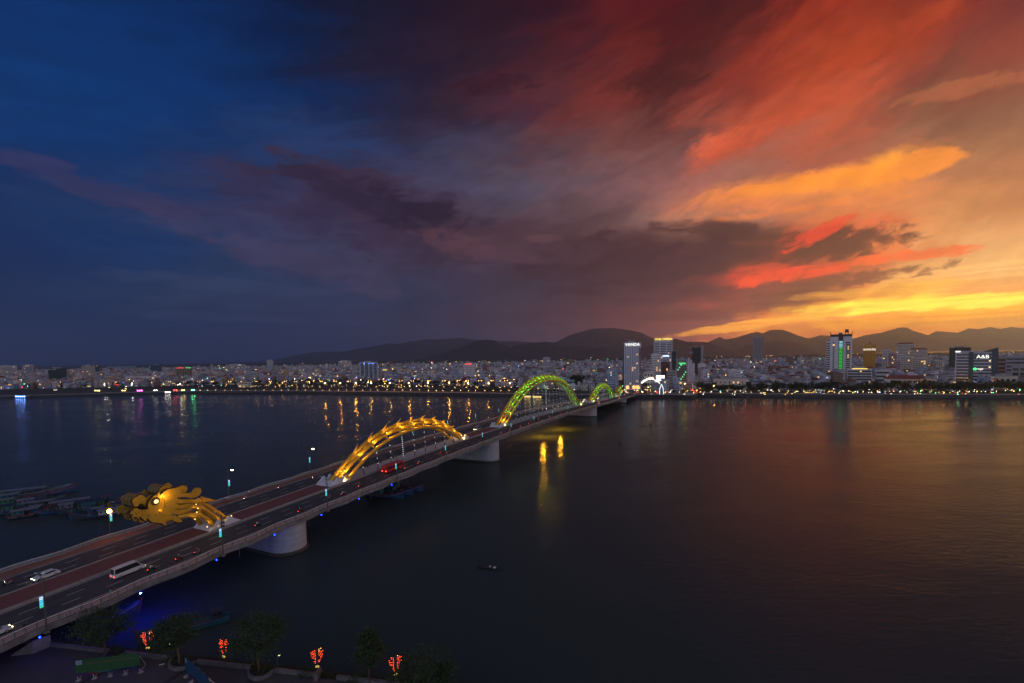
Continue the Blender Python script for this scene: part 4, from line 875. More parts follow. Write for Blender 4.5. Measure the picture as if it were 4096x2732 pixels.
def motorbike(label, col):
    t = thing('motorbike', label, 'motorbike')
    for x in (-.62, .62):
        mb = MB(); mb.tube([(x, -.05, .29), (x, .05, .29)], .29, 12); w_ = part(mb, 'wheel', tyre, t)
    mb = MB(); mb.loft([[Vector((x, y * s_, z)) for y, z in ((-1, z0), (1, z0), (1, z1), (-1, z1))] for x, s_, z0, z1 in ((-.75, .07, .5, .72), (-.4, .16, .3, .76), (.1, .12, .25, .5), (.35, .17, .3, .75), (.52, .1, .5, .98))]); part(mb, 'body', col, t)
    mb = MB(); mb.cbox((-.25, 0, .79), .8, .26, .1); part(mb, 'saddle', black, t)
    mb = MB(); mb.tube([(.62, 0, .3), (.5, 0, .95), (.46, 0, 1.02)], .035, 6); mb.tube([(.42, -.34, 1.03), (.48, 0, 1.0), (.42, .34, 1.03)], .025, 6); part(mb, 'handlebar', chrome, t)
    mb = MB(); mb.add([(.525, -.09, .80), (.525, .09, .80), (.525, .09, .96), (.525, -.09, .96)], [(0, 1, 2, 3)]); part(mb, 'headlight', headl, t)
    mb = MB(); mb.add([(-.755, -.07, .56), (-.755, .07, .56), (-.755, .07, .70), (-.755, -.07, .70)], [(3, 2, 1, 0)]); part(mb, 'tail_light', taill, t)
    return t
def put(o, s, l, away=True):
    o.location = Bp(s, l, .016); sl_ = math.atan2(zs(s + 2) - zs(s - 2), 4)
    o.rotation_euler = (0, -sl_ if away else sl_, BANG if away else BANG + math.pi); return o
carw = mat('white_car_paint', (.62, .64, .66), .3, var=.05); carr = mat('red_bus_paint', (.42, .03, .03), .35, var=.1); carg = mat('grey_car_paint', (.12, .13, .14), .3); cars_ = mat('silver_car_paint', (.4, .41, .42), .3, metal=.3, var=.05)
gsign = em('green_taxi_sign', (.1, .9, .4), 1.2, False)
put(car('minibus', 'white minibus driving away on the near carriageway left of the dragon head', 'minibus', carw, 6.2, 1.95, 2.35, True), -44.5, 8.6)
put(car('car', 'white car with bright headlights coming on the far carriageway at the left', 'car', carw), -53.0, 24.6, False)
put(car('car', 'white car cut by the left edge on the near carriageway', 'car', carw), -67.5, 4.2)
put(bus('red bus driving away beside the golden arch', carr), 47.5, 8.6)
put(car('car', 'silver van on the far carriageway between the golden and the green arch', 'van', cars_, 5.2, 1.9, 2.1, True), 144, 24.5, False)
mcols = [mat('bike_dark', (.03, .03, .035), .4), mat('bike_red', (.25, .02, .02), .4), mat('bike_grey', (.25, .25, .27), .4)]
bike_pos = [(-41.8, 4.7, 'behind the minibus in the outer lane'), (-36.0, 4.4, 'left of the lamp post with two floodlights'), (-32.0, 4.0, 'just left of the lamp post with two floodlights'), (-14.4, 5.7, 'above the nearest pier'), (-1.7, 3.6, 'before the golden arch foot'), (11.5, 5.4, 'by the near foot of the golden arch'), (15.5, 3.4, 'close to the near railing by the golden arch foot'), (24.9, 4.7, 'under the near end of the golden arch'), (50.5, 4.6, 'just ahead of the red bus'), (59.2, 4.4, 'halfway along the golden arch'), (78.9, 6.6, 'under the far part of the golden arch'), (80.5, 4.1, 'outer lane near the far foot of the golden arch')]
shirts = [whitec, brown, redc, navy, teal, black]
rider_me = [person_mesh('rider', ride, EB, [shirts[i], black, skin, [hair, whitec, redc][i % 3]], lambda c: c.z < .9 or (c.y > .2 and c.z < .86), 1.5, .95) for i in range(3)]
bikes = [motorbike('', mcols[i]) for i in range(3)]; bused = [False] * 3
def put_bike(s, l, away, label, rlabel, grp):
    i = bc[0] % 3; bc[0] += 1
    o = bikes[i] if not bused[i] else copy_tree(bikes[i]); bused[i] = True
    put(o, s, l, away); o['label'] = label; o['group'] = grp
    r = ob('person', rider_me[i]); tag(r, rlabel, 'person', 'riders on motorbikes'); r.location = Bp(s, l, .02) - BD * (.25 if away else -.25); r.rotation_euler = (0, 0, (BANG if away else BANG + math.pi) - math.pi / 2)
bc = [0]
for k, (s, l, w_) in enumerate(bike_pos): put_bike(s, l, True, f'motorbike on the near carriageway {w_}', f'rider on the motorbike {w_}', 'motorbikes on the bridge')
c6 = lambda x, y: (1850 + x / 3.135, 1450 + y / 3.135)
def road_s(px, py):
    z = 10
    for _ in range(40): q = gp(px, py, z); s = (q - W0).dot(BD); z = .5 * z + .5 * zs(s)
    return s, (q - W0).dot(BL)
tails = [(505,900),(595,855),(730,810),(860,782),(865,748),(960,716),(1090,690),(1220,617),(1255,650),(1310,630),(1480,577)]
for k, p in enumerate(tails):
    s, l = road_s(*c6(*p)); l = min(max(l, 3.5), 12.5)
    put_bike(s, l, True, f'motorbike with red tail light under the green arch, {ordn[k]} of that row from the left', f'rider under the green arch, {ordn[k]} of that row from the left', 'motorbikes on the bridge')
for k, p in enumerate([(-57.9, 28.7), (-.2, 31.0), (12.5, 30.7), (26.7, 29.8)]):
    put_bike(*p, False, f'motorbike with lit headlamp on the far carriageway, {ordn[k]} from the left', f'rider coming on the far carriageway, {ordn[k]} from the left', 'motorbikes on the bridge')
heads = [(690,680),(890,625),(1010,605),(1050,595),(1130,570),(1160,580),(1200,565),(1247,553),(1330,525),(1362,530),(1410,515),(1480,500),(1550,490),(1590,480),(1690,470)]
for k, p in enumerate(heads):
    s, l = road_s(*c6(*p)); l = min(max(l, 24), 32)
    put_bike(s, l, False, f'motorbike with lit headlamp beyond the green arch hangers, {ordn[k]} from the left', f'rider beyond the green arch hangers, {ordn[k]} from the left', 'motorbikes on the bridge')
# cars queueing at the far end
fc = [car('car', '', 'car', m_) for m_ in (carw, carg, cars_)]; fu = [0] * 3
for k in range(26):
    s = 350 + k * 14.5 + rnd.uniform(-4, 4); away = k % 2 == 0; l = (rnd.choice([4.2, 8, 11.5]) if away else rnd.choice([24.5, 28, 31.5])); i = k % 3
    o = fc[i] if not fu[i] else copy_tree(fc[i]); fu[i] = 1
    put(o, s, l, away); o['group'] = 'cars at the far end of the bridge'; o['label'] = 'small car with red tail lights at the bridge end' if away else 'small car with lit headlights at the bridge end'
# pedal cyclo parked on the far sidewalk
t = thing('cyclo', 'pedal cyclo with white canopy stopped on the far sidewalk by the dragon neck', 'cyclo', Bp(-4.6, 34.9, .17), BANG)
for x, y in ((-.9, 0), (.55, -.45), (.55, .45)):
    mb = MB()
    for i in range(14):
        a0, a1 = 2 * math.pi * i / 14, 2 * math.pi * (i + 1) / 14
        mb.tube([(x + .33 * math.cos(a0), y, .35 + .33 * math.sin(a0)), (x + .33 * math.cos(a1), y, .35 + .33 * math.sin(a1))], .03, 5, False)
    part(mb, 'wheel', tyre, t)
mb = MB(); mb.cbox((.5, 0, .55), .8, .75, .12); mb.cbox((.12, 0, .9), .1, .75, .7); part(mb, 'seat', redc, t)
mb = MB(); mb.tube([(-.9, 0, .35), (-.7, 0, .95), (.1, 0, .5)], .03, 6); mb.tube([(-.7, 0, .95), (-.2, 0, 1.1)], .03, 6); part(mb, 'frame', dark, t)
mb = MB(); mb.loft([[Vector((x, y, z)) for y in (-.42, 0, .42)] + [Vector((x, y, z + .04)) for y in (.42, 0, -.42)] for x, z in ((-.05, 1.55), (.4, 1.68), (1.0, 1.55))]); part(mb, 'canopy', whitec, t)
for y in (-.38, .38): mb = MB(); mb.tube([(.05, y, .6), (.0, y, 1.56)], .02, 5); part(mb, 'canopy_rod', dark, t)
# ------------------------------------------------------------------ boats
wood = mat('weathered_deck_wood', (.13, .09, .06), .85, scale=2, col2=(.08, .06, .045), bump=.4)
hb = lambda n, c: mat('boat_' + n, c, .55, var=.25, scale=1.2)
hblue, hteal, hred, hwhite, hgreen, hdark, hgrey = hb('blue', (.018, .065, .16)), hb('teal', (.022, .10, .13)), hb('red', (.22, .025, .022)), hb('white', (.30, .30, .33)), hb('green', (.03, .16, .10)), hb('dark', (.02, .03, .05)), hb('grey_roof', (.13, .16, .19))
def fishing_boat(label, a, b, hull=hblue, trim=hred, cabin=hteal, roof=hgrey, beam=4.2, cab=(.12, .42), canopy=False, mast=True, group='fishing boats moored by the bridge'):
    # a stern, b bow on the water
    a, b = Vector((a[0], a[1], 0)), Vector((b[0], b[1], 0)); L = (b - a).length; ang = math.atan2(b.y - a.y, b.x - a.x)
    t = thing('fishing_boat', label, 'boat', a, ang, group)
    N = 14; st = [i / N for i in range(N + 1)]
    hbm = lambda q: beam / 2 * (min(1, .72 + q * 1.6) if q < .3 else 1) * (1 - max(0, (q - .55) / .45) ** 2.2 * .97)
    shr = lambda q: 1.25 + 1.9 * max(0, q - .45) ** 2 * 3.0 + .5 * max(0, .25 - q) * 2
    mb = MB()
    mb.loft([[Vector((q * L + (.55 if q == 1 else 0) * (z > 1), y, z)) for y, z in ((-hbm(q), shr(q)), (-hbm(q) * .92, .35), (-hbm(q) * .6, -.5), (hbm(q) * .6, -.5), (hbm(q) * .92, .35), (hbm(q), shr(q)), (hbm(q) * .9, shr(q)), (hbm(q) * .88, shr(q) - .45), (-hbm(q) * .88, shr(q) - .45), (-hbm(q) * .9, shr(q)))] for q in st])
    part(mb, 'hull', hull, t)
    for sd in (-1, 1):
        mb = MB(); mb.tube([Vector((q * L, sd * (hbm(q) + .04), shr(q) - .08)) for q in st], .13, 6); part(mb, 'gunwale', trim, t)
    mb = MB(); mb.tube([Vector((q * L, -(hbm(q) * .97 + .04), shr(q) - .55)) for q in st], .07, 5); part(mb, 'stripe', hwhite, t)
    mb = MB(); mb.tube([(L * .985, 0, .2), (L + .35, 0, shr(1) - .2), (L + .6, 0, shr(1) + .5)], [.12, .16, .12], 6); part(mb, 'stem_post', hred, t)
    mb = MB(); mb.add([(q * L, y * hbm(q) * .86, shr(q) - .42) for q in st[1:-1] for y in (-1, 1)], [(2 * i, 2 * i + 2, 2 * i + 3, 2 * i + 1) for i in range(N - 2)]); part(mb, 'deck', wood, t)
    x0, x1 = cab[0] * L, cab[1] * L; h = beam * .33; zc = shr((cab[0] + cab[1]) / 2) - .45
    mb = MB(); mb.loft([[Vector((x, y, z)) for y, z in ((-h, zc), (h, zc), (h * .92, zc + 2.1), (-h * .92, zc + 2.1))] for x in (x0, x1)]); cb = part(mb, 'cabin', cabin, t)
    nw = max(2, int((x1 - x0) / 1.3))
    for sd in (-1, 1):
        for i in range(nw):
            xx = x0 + (x1 - x0) * (i + .5) / nw; mb = MB(); mb.cbox((xx, sd * h * .97, zc + 1.35), .62, .06, .6); sub(mb, 'window', glassm, cb)
    mb = MB(); ov = .35; xr = L * .72 if canopy else x1
    mb.loft([[Vector((x, y, z)) for y, z in ((-h - ov, zc + 2.1), (0, zc + 2.32), (h + ov, zc + 2.1), (h + ov, zc + 2.22), (0, zc + 2.44), (-h - ov, zc + 2.22))] for x in (x0 - .5, xr + .4)]); part(mb, 'roof', roof, t)
    if canopy:
        for x in (x1 + 1.5, xr):
            for sd in (-1, 1): mb = MB(); mb.tube([(x, sd * h, zc), (x, sd * h, zc + 2.1)], .05, 5); part(mb, 'canopy_post', dark, t)
    if mast:
        mb = MB(); mb.tube([(L * .62, 0, 1), (L * .62, 0, 6.2)], [.1, .05], 6); mb.tube([(L * .62, 0, 2.2), (L * .80, 0, 4.6)], .05, 5); part(mb, 'mast', dark, t)
    for i in range(3):
        x = L * (.3 + .18 * i); mb = MB()
        for j in range(10):
            a0, a1 = 2 * math.pi * j / 10, 2 * math.pi * (j + 1) / 10
            mb.tube([(x + .3 * math.cos(a0), -hbm(x / L) - .12, .75 + .3 * math.sin(a0)), (x + .3 * math.cos(a1), -hbm(x / L) - .12, .75 + .3 * math.sin(a1))], .09, 5, False)
        part(mb, 'tyre_fender', tyre, t)
    for i in range(3):
        mb = MB(); mb.cbox((L * (.5 + .09 * i), rnd.uniform(-.6, .6), shr(.5 + .09 * i) - .1), rnd.uniform(.6, 1.1), rnd.uniform(.6, 1), .6, rnd.uniform(0, 1)); part(mb, 'crate', [wood, hteal, hgrey][i], t)
    return t
G = gp
fishing_boat('long blue fishing boat with red gunwale and raised red bow, outermost of the group', (-214, 190), (-195.5, 208), hblue, hred, hteal, hgrey, 5, (.1, .3))
fishing_boat('teal fishing boat with long awning on its deck, leftmost and farthest of the group', (-225, 194), (-199, 209), hteal, hwhite, hgreen, hgrey, 5.2, (.08, .3), True)
fishing_boat('dark blue fishing boat with pale bow board at the lower left of the group', (-180.5, 178), (-189.5, 172.2), hdark, hblue, hteal, hgrey, 3.8, (.1, .35))
fishing_boat('blue fishing boat moored second from left in the front row', (-170, 181), (-180.5, 173.5), hblue, hdark, hgrey, hgrey, 3.8)
fishing_boat('low dark fishing boat in the middle of the front row', (-161, 180), (-170.5, 173), hdark, hteal, hteal, hteal, 3.8)
fishing_boat('boat with flat pale blue awning roof in the middle of the moored group', (-184, 178), (-166, 190), hblue, hred, hteal, hgrey, 4.6, (.2, .45), True)
fishing_boat('fishing boat with green cabin and railed roof behind the glaring lamp', (-171, 178), (-156.5, 187.5), hblue, hred, hgreen, hdark, 4.6, (.15, .6))
fishing_boat('blue boat with red trimmed bow pointing at the viewer in the front row', (-154, 175), (-161, 167.8), hblue, hred, hblue, hgrey, 3.6)
fishing_boat('dark blue boat with white cabin nearest to the glaring lamp', (-147, 173), (-159.6, 167.4), hdark, hblue, hwhite, hgrey, 3.8, (.05, .45))
fishing_boat('small boat tied left of the group at the picture edge', (-196, 168), (-203, 178), hteal, hred, hwhite, hgrey, 3.6)
fishing_boat('blue fishing boat with red stem post nearest under the bridge beside the golden arch', (-61, 193.5), (-44.8, 187.8), hblue, hred, hteal, hteal, 4.4, (.05, .4), group='boats under the bridge')
fishing_boat('middle blue boat of the three under the bridge beside the golden arch', (-58.5, 198.0), (-42.0, 192.3), hblue, hdark, hteal, hteal, 4.2, (.1, .5), group='boats under the bridge')
fishing_boat('farthest blue boat of the three under the bridge with tall dark mast', (-56, 203), (-38.9, 197.2), hblue, hred, hteal, hgreen, 4.4, (.05, .35), group='boats under the bridge')
fishing_boat('bright blue boat partly hidden by the second tree from the left', (-63, 100.5), (-76.2, 91.8), hteal, hblue, hdark, hdark, 2.6, (.08, .2), mast=False, group='boats by the near bank')
fishing_boat('dark boat moored at the near bridge edge behind the leftmost tree', (-95.5, 99.5), (-85.5, 104), hdark, hteal, hdark, hdark, 2.4, (.1, .3), mast=False, group='boats by the near bank')
for k, (a_, b_, c_) in enumerate((((-192, 180), (-179, 187), hdark), ((-176, 186), (-190, 180.5), hblue), ((-199, 184), (-186, 192), hteal), ((-163, 186), (-176, 179), hdark), ((-207, 184), (-196, 193.5), hblue), ((-150, 180), (-161, 174.5), hblue), ((-186, 170), (-177, 176.5), hdark), ((-196, 176), (-186, 181), hblue))):
    fishing_boat(f'dark crowded fishing boat wedged inside the moored group, {ordn[k]} of those hidden ones', a_, b_, c_, [hred, hdark, hteal][k % 3], [hteal, hgreen, hgrey][k % 3], [hgrey, hdark][k % 2], 3.9, (.1, .4), k % 3 == 0)
# rowing boat with a seated rower
a, b = G(2005, 2280), G(1908, 2272); L = (b - a).length; ang = math.atan2(b.y - a.y, b.x - a.x)
t = thing('rowing_boat', 'small dark rowing boat alone on open water', 'boat', a, ang)
st = [i / 10 for i in range(11)]; hw = lambda q: .62 * max(.06, 1 - abs(q * 2 - 1) ** 2.4)
mb = MB(); mb.loft([[Vector((q * L, y, z)) for y, z in ((-hw(q), .4 + abs(q - .5) ** 2 * 1.6), (-hw(q) * .6, -.2), (hw(q) * .6, -.2), (hw(q), .4 + abs(q - .5) ** 2 * 1.6), (hw(q) * .85, .38 + abs(q - .5) ** 2 * 1.6), (hw(q) * .5, .05), (-hw(q) * .5, .05), (-hw(q) * .85, .38 + abs(q - .5) ** 2 * 1.6))] for q in st]); part(mb, 'hull', mat('tarred_wood', (.03, .03, .028), .7), t)
for q in (.35, .6): mb = MB(); mb.cbox((q * L, 0, .36), .25, 1.0, .05); part(mb, 'thwart', wood, t)
mb = MB(); mb.tube([(L * .45, -.5, .5), (L * .30, -1.9, .05)], .035, 5); part(mb, 'oar', wood, t)
tag(ob('basket', MB().lathe((0, 0, 0), [(.3, 0), (.42, .45), (.38, .45), (.28, .05)], 10).mesh('basket', whitec), None, a + (b - a) * .27 + Vector((0, 0, .15))), 'pale round basket in the rowing boat', 'basket')
sit = dict(ride); sit.update(elL=(-.26, .25, 1.02, .042), handL=(-.2, .48, .9, .034), finL=(-.2, .54, .88, .02), elR=(.26, .25, 1.02, .042), handR=(.2, .48, .9, .034), finR=(.2, .54, .88, .02))
tag(ob('person', person_mesh('rower', sit, EB, [whitec, black, skin, hair], lambda c: c.z < .9, 1.5, .95), None, a + (b - a) * .48 + Vector((0, 0, -.35)), ang + math.pi / 2), 'person in pale shirt sitting in the rowing boat', 'person')
# channel buoys
for k, (px, py, lab, h) in enumerate(((2479, 1776, 'dark channel buoy nearest on the open water', 2.3), (2603, 1697, 'smaller dark channel buoy farther out', 2.6), (1839, 1683, 'pointed dark buoy behind the golden arch', 3.0))):
    t = thing('buoy', lab, 'buoy', G(px, py), 0, 'channel buoys')
    mb = MB(); mb.lathe((0, 0, 0), [(.2, -.6), (.95, -.2), (1.0, .25), (.75, .4), (.42, .45), (.36, h * .75), (.18, h * .8)], 12); part(mb, 'float', mat('buoy_rust', (.07, .02, .018), .7), t)
    mb = MB(); mb.lathe((0, 0, 0), [(.16, h * .8), (.3, h * .86), (.3, h), (.05, h * 1.06)], 10); part(mb, 'lantern', dark, t)
# ------------------------------------------------------------------ near promenade at the bottom of the view
PZ = 2.5
edge = lambda x: 86.2 - 0.183 * (x + 82)            # water-side line of the low wall
pave = mat('near_promenade_paving', (.075, .072, .078), .85, scale=.5, col2=(.055, .053, .06), bump=.2)
stone = mat('low_wall_stone', (.12, .118, .125), .85, scale=.8, var=.25, bump=.4)
joint = mat('dark_paving_band', (.035, .033, .036), .85)
soil = mat('planter_soil', (.03, .025, .018), .95)
mb = MB(); mb.add([(-150, edge(-150) + 2.2, PZ - .12), (-28, edge(-28) + 2.2, PZ - .12), (2, edge(2) + 2.2, PZ - .12), (2, -40, PZ - .12), (-150, -40, PZ - .12), (-150, edge(-150) + 2.2, -2), (-28, edge(-28) + 2.2, -2), (2, edge(2) + 2.2, -2)], [(4, 3, 2, 1, 0), (0, 1, 6, 5), (1, 2, 7, 6)])
struct(mb, 'river_bank', soil)
quay = mb = MB(); mb.add([(-150, edge(-150), PZ), (0, edge(0), PZ), (0, -40, PZ), (-150, -40, PZ)], [(3, 2, 1, 0)])
pv_ = struct(mb, 'near_promenade', pave)
for x in (-118, -104, -72, -58.5, -45, -31):                    # dark bands laid in the paving
    mb = MB(); mb.add([(x, edge(x) - .8, PZ + .004), (x + 1.0, edge(x) - .8, PZ + .004), (x - 5.5, edge(x) - 18, PZ + .004), (x - 6.5, edge(x) - 18, PZ + .004)], [(3, 2, 1, 0)]); part(mb, 'paving_band', joint, pv_)
def wall_run(x0, x1, label):
    t = thing('low_wall', label, 'wall', (x0, edge(x0), PZ)); n = int((x1 - x0) / 2.4) + 1
    for i in range(n):
        a, b = x0 + (x1 - x0) * i / n, x0 + (x1 - x0) * (i + 1) / n - .02
        mb = MB(); mb.add([(a, edge(a), PZ - .3), (b, edge(b), PZ - .3), (b, edge(b), PZ + .55), (a, edge(a), PZ + .55), (a, edge(a) + .42, PZ - .3), (b, edge(b) + .42, PZ - .3), (b, edge(b) + .42, PZ + .55), (a, edge(a) + .42, PZ + .55)], [(0, 1, 2, 3), (5, 4, 7, 6), (3, 2, 6, 7), (0, 3, 7, 4), (1, 5, 6, 2)])
        part(mb, 'wall_block', stone, t, True)
    mb = MB(); mb.add([(a, edge(a) + dy, PZ + z) for a in (x0, x1) for dy, z in ((-.08, .55), (.5, .55), (.5, .66), (-.08, .66))], [(0, 4, 5, 1), (1, 5, 6, 2), (2, 6, 7, 3), (3, 7, 4, 0), (0, 1, 2, 3), (7, 6, 5, 4)]); part(mb, 'coping', stone, t, True)
wall_run(-140, -76.5, 'low stone wall along the river left of the green billboard')
wall_run(-72.8, -62.8, 'low stone wall between the two left trees behind the billboard')
wall_run(-57.6, -47.0, 'low stone wall left of the curved planter in the middle')
wall_run(-42.2, -34.2, 'low stone wall right of the curved planter with a raised end')
wall_run(-30.6, -12, 'low stone wall piece at the right end of the promenade')
mb = MB(); mb.cbox((-34.0, edge(-34) + .1, PZ + .55), .5, 2.0, 1.5); tag(ob('wall_pier', mb.mesh('wall_pier', stone)), 'raised stone pier ending the low wall beside the third lantern post', 'wall')
def planter(cx, w, label):
    t = thing('planter', label, 'planter', (cx, edge(cx), PZ)); N = 12; d_ = 2.4
    pt_ = lambda i, r: Vector((cx - w * r * math.cos(math.pi * i / N), edge(cx - w * r * math.cos(math.pi * i / N)) - d_ * r * math.sin(math.pi * i / N), PZ))
    for i in range(N):
        mb = MB(); q = [pt_(i, 1), pt_(i + 1, 1), pt_(i + 1, .84), pt_(i, .84)]
        mb.add([v + Vector((0, 0, z)) for z in (-.1, .6) for v in q], [(0, 1, 5, 4), (2, 3, 7, 6), (4, 5, 6, 7), (1, 2, 6, 5), (3, 0, 4, 7)]); part(mb, 'curved_stone', stone, t, True)
    mb = MB(); mb.add([pt_(i, .85) + Vector((0, 0, .42)) for i in range(N + 1)], [tuple(range(N + 1))]); part(mb, 'soil', soil, t, True)
planter(-60.2, 2.6, 'curved stone planter round the second tree from the left')
planter(-44.6, 2.4, 'curved stone planter round the middle tree')
planter(-78.0 + 3.4, 1.8, 'curved stone planter behind the green billboard round the leftmost tree')
# grass along the water side of the wall
bm_ = MB(); r2 = random.Random(3)
for i in range(5200):
    x = r2.uniform(-122, -3); y = edge(x) + .5 + abs(r2.gauss(0, .75)); h = r2.uniform(.25, .9) * (1.25 if math.sin(x * 1.3) > .2 else .7); a = r2.uniform(0, 6.28); lx, ly = r2.uniform(-.25, .25), r2.uniform(-.25, .25)
    bm_.add([(x - .05 * math.cos(a), y - .05 * math.sin(a), PZ - .1), (x + .05 * math.cos(a), y + .05 * math.sin(a), PZ - .1), (x + lx, y + ly, PZ - .1 + h)], [(0, 1, 2)])
struct(bm_, 'grass', mat('bank_grass', (.035, .05, .015), .9, col2=(.07, .075, .025), scale=.7), kind='stuff', label='rough grass growing along the near wall above the river')
# ------------------------------------------------------------------ trees
bark = mat('tree_bark', (.11, .085, .06), .9, scale=3, bump=.6); leafm = mat('tree_leaves', (.022, .045, .014), .75, scale=.6, col2=(.045, .075, .022))
leafd = mat('tree_leaves_dark', (.018, .034, .016), .8, scale=.5, col2=(.032, .055, .022))
def tree_meshes(seed, h, rx, rz, trunk_h, leaf, n_clump, per, cone=False, matl=None):
    r = random.Random(seed); tr = MB(); cr = MB()
    bend = r.uniform(-.4, .4); top = Vector((bend, r.uniform(-.3, .3), trunk_h + rz * 1.0))
    mid = Vector((bend * .3, 0, trunk_h * .6))
    rb = max(.12, h * .022)
    tr.tube([(0, 0, -.3), mid, Vector((bend * .6, 0, trunk_h)), top * .9 + Vector((0, 0, .2))], [rb * 1.35, rb, rb * .8, rb * .25], 7)
    cz = trunk_h + rz * .95
    for c in range(n_clump):
        while True:
            u = Vector((r.uniform(-1, 1), r.uniform(-1, 1), r.uniform(-1, 1)))
            if .25 < u.length < 1: break
        if cone: k = 1 - (u.z + 1) / 2 * .82; cpt = Vector((u.x * rx * k, u.y * rx * k, cz + u.z * rz))
        else: cpt = Vector((u.x * rx, u.y * rx, cz + u.z * rz * (1 if u.z > 0 else .75)))
        if c % 2 == 0:
            st_ = Vector((bend * .5, 0, trunk_h + r.uniform(-.1, .5) * rz)); tr.tube([st_, (st_ + cpt) / 2 + Vector((0, 0, -.15 * rz)), cpt], [rb * .42, rb * .25, rb * .08], 5, False)
        cs = r.uniform(.10, .36) * rx
        for q in range(per):
            d = Vector((r.gauss(0, 1), r.gauss(0, 1), r.gauss(0, .55))) * cs * .62
            p = cpt + d; L_ = leaf * r.uniform(.6, 1.3)
            a = Vector((r.gauss(0, 1), r.gauss(0, 1), r.gauss(0, .5))).normalized(); b = a.cross(Vector((r.gauss(0, 1), r.gauss(0, 1), r.gauss(0, 1)))).normalized()
            cr.add([p - a * L_, p + b * L_ * .45, p + a * L_, p - b * L_ * .45], [(0, 1, 2, 3)])
    return tr.mesh('trunk', bark, smooth=True), cr.mesh('crown', matl or leafm)
def tree(label, meshes, loc, rz=0, sc_=1.0, group=None, name='tree'):
    t = thing(name, label, 'tree', loc, rz, group); t.scale = (sc_,) * 3
    ob('trunk', meshes[0], t); ob('crown', meshes[1], t); return t
for k, (px, py, h, rx, rz, th, cone, lab) in enumerate(((418, 2622, 8.2, 4.7, 3.4, 2.6, False, 'leftmost broad leafy tree behind the green billboard'), (719, 2662, 7.5, 4.0, 3.0, 3.3, False, 'second tree from the left, hiding the bright blue boat'), (1037, 2700, 8.5, 4.8, 3.4, 3.6, False, 'middle broad tree in the curved planter'), (1480, 2735, 7.5, 3.3, 3.3, 3.4, True, 'narrow conical tree between the two right lantern posts'), (1690, 2790, 5.0, 4.9, 2.6, 1.6, False, 'tree crown cut by the bottom edge, rightmost'))):
    tree(lab, tree_meshes(20 + k, h, rx, rz, th, .20, 62, 90, cone), gp(px, py, PZ), k * 1.3, 1.0, 'trees on the near promenade')
# small bushes in the planters and by the wall
for k, (px, py, lab) in enumerate(((690, 2640, 'low bush by the second tree'), (735, 2655, 'low bush right of the second tree'), (1050, 2690, 'low bush in the middle planter'), (1230, 2700, 'low shrub on the bank by the third lantern'), (470, 2618, 'low shrub behind the green billboard'), (1420, 2722, 'low shrub at the foot of the conical tree'))):
    t = thing('bush', lab, 'bush', gp(px, py, PZ)); r = random.Random(50 + k); cr = MB()
    for q in range(420):
        p = Vector((r.gauss(0, .7), r.gauss(0, .5), abs(r.gauss(0, .4)) + .1)); a = Vector((r.gauss(0, 1), r.gauss(0, 1), r.gauss(0, 1))).normalized(); b = a.cross(Vector((r.gauss(0, 1), r.gauss(0, 1), 1))).normalized(); cr.add([p - a * .16, p + b * .07, p + a * .16, p - b * .07], [(0, 1, 2, 3)])
    part(cr, 'foliage', leafm, t); mb = MB(); mb.tube([(0, 0, -.1), (.1, 0, .6)], .05, 5); part(mb, 'stem', bark, t)
# ------------------------------------------------------------------ lantern posts: leaf-shaped clusters of small red lamps
redb = em('red_lantern_bulb', (1.0, .07, .012), 6.0); yelb = em('yellow_lantern_bulb', (1.0, .5, .08), 7.0)
cap_r = mat('lantern_red_cap', (.12, .012, .01), .6); signy = em('lit_yellow_sign', (1.0, .68, .10), .8)
def lantern(seed):
    t = thing('lantern_post', '', 'lantern', group='red lantern posts along the near wall'); r = random.Random(seed)
    mb = MB(); mb.tube([(0, 0, -.3), (0, 0, 5.3)], .07, 8); part(mb, 'post', dark, t)
    bulbs, ylw, caps, rods = MB(), MB(), MB(), MB()
    for sd in (-1, 1):
        for row in range(9):
            z = 2.75 + row * .3 + (.14 if sd > 0 else -.10); w_ = 1.12 * min(1, (row + 1.2) / 5.5) ** .75 * (1 if row < 7 else .72)
            n = max(2, int(w_ / .27))
            rods.tube([(0, 0, z - .1), (sd * w_, 0, z + .34 * w_)], .018, 4)
            for i in range(n):
                x = sd * (.22 + (w_ - .12) * (i + .5) / n); zz = z + .34 * abs(x) + r.uniform(-.03, .03); y = r.uniform(-.05, .05)
                if r.random() < .2: continue
                m_ = ylw if (row > 6 and sd > 0 and r.random() < .6) or r.random() < .02 else bulbs
                m_.lathe((x, y, zz), [(.02, -.06), (.062, -.03), (.062, .01), (.03, .035)], 6); caps.lathe((x, y, zz + .05), [(.07, -.01), (.06, .04), (.01, .07)], 6)
    part(bulbs, 'red_bulbs', redb, t, kind='stuff'); part(ylw, 'yellow_bulbs', yelb, t, kind='stuff'); part(caps, 'bulb_caps', cap_r, t, kind='stuff'); part(rods, 'branch_rods', dark, t, kind='stuff')
    mb = MB(); mb.cbox((0, -.12, 2.15), .62, .08, .3); sg = part(mb, 'sign', signy, t)
    mb = MB(); mb.cbox((-.06, -.165, 2.16), .26, .02, .12); mb.cbox((.17, -.165, 2.13), .1, .02, .08); o = sub(mb, 'sign_lettering', dark, sg); 
    return t
for k, (px, py, lab) in enumerate(((590, 2636, 'leftmost lantern post with red and yellow bulbs above the green billboard'), (895, 2672, 'second lantern post from the left, beside the blue billboard'), (1269, 2714, 'third lantern post from the left, by the raised wall end'), (1583, 2745, 'rightmost lantern post beside the cut-off tree'))):
    o = lantern(k); o.location = gp(px, py, PZ) + Vector((0, .3, 0)); o.rotation_euler = (0, 0, [.25, -.3, .1, .35][k]); o['label'] = lab; o.scale = (.9, .9, .92)
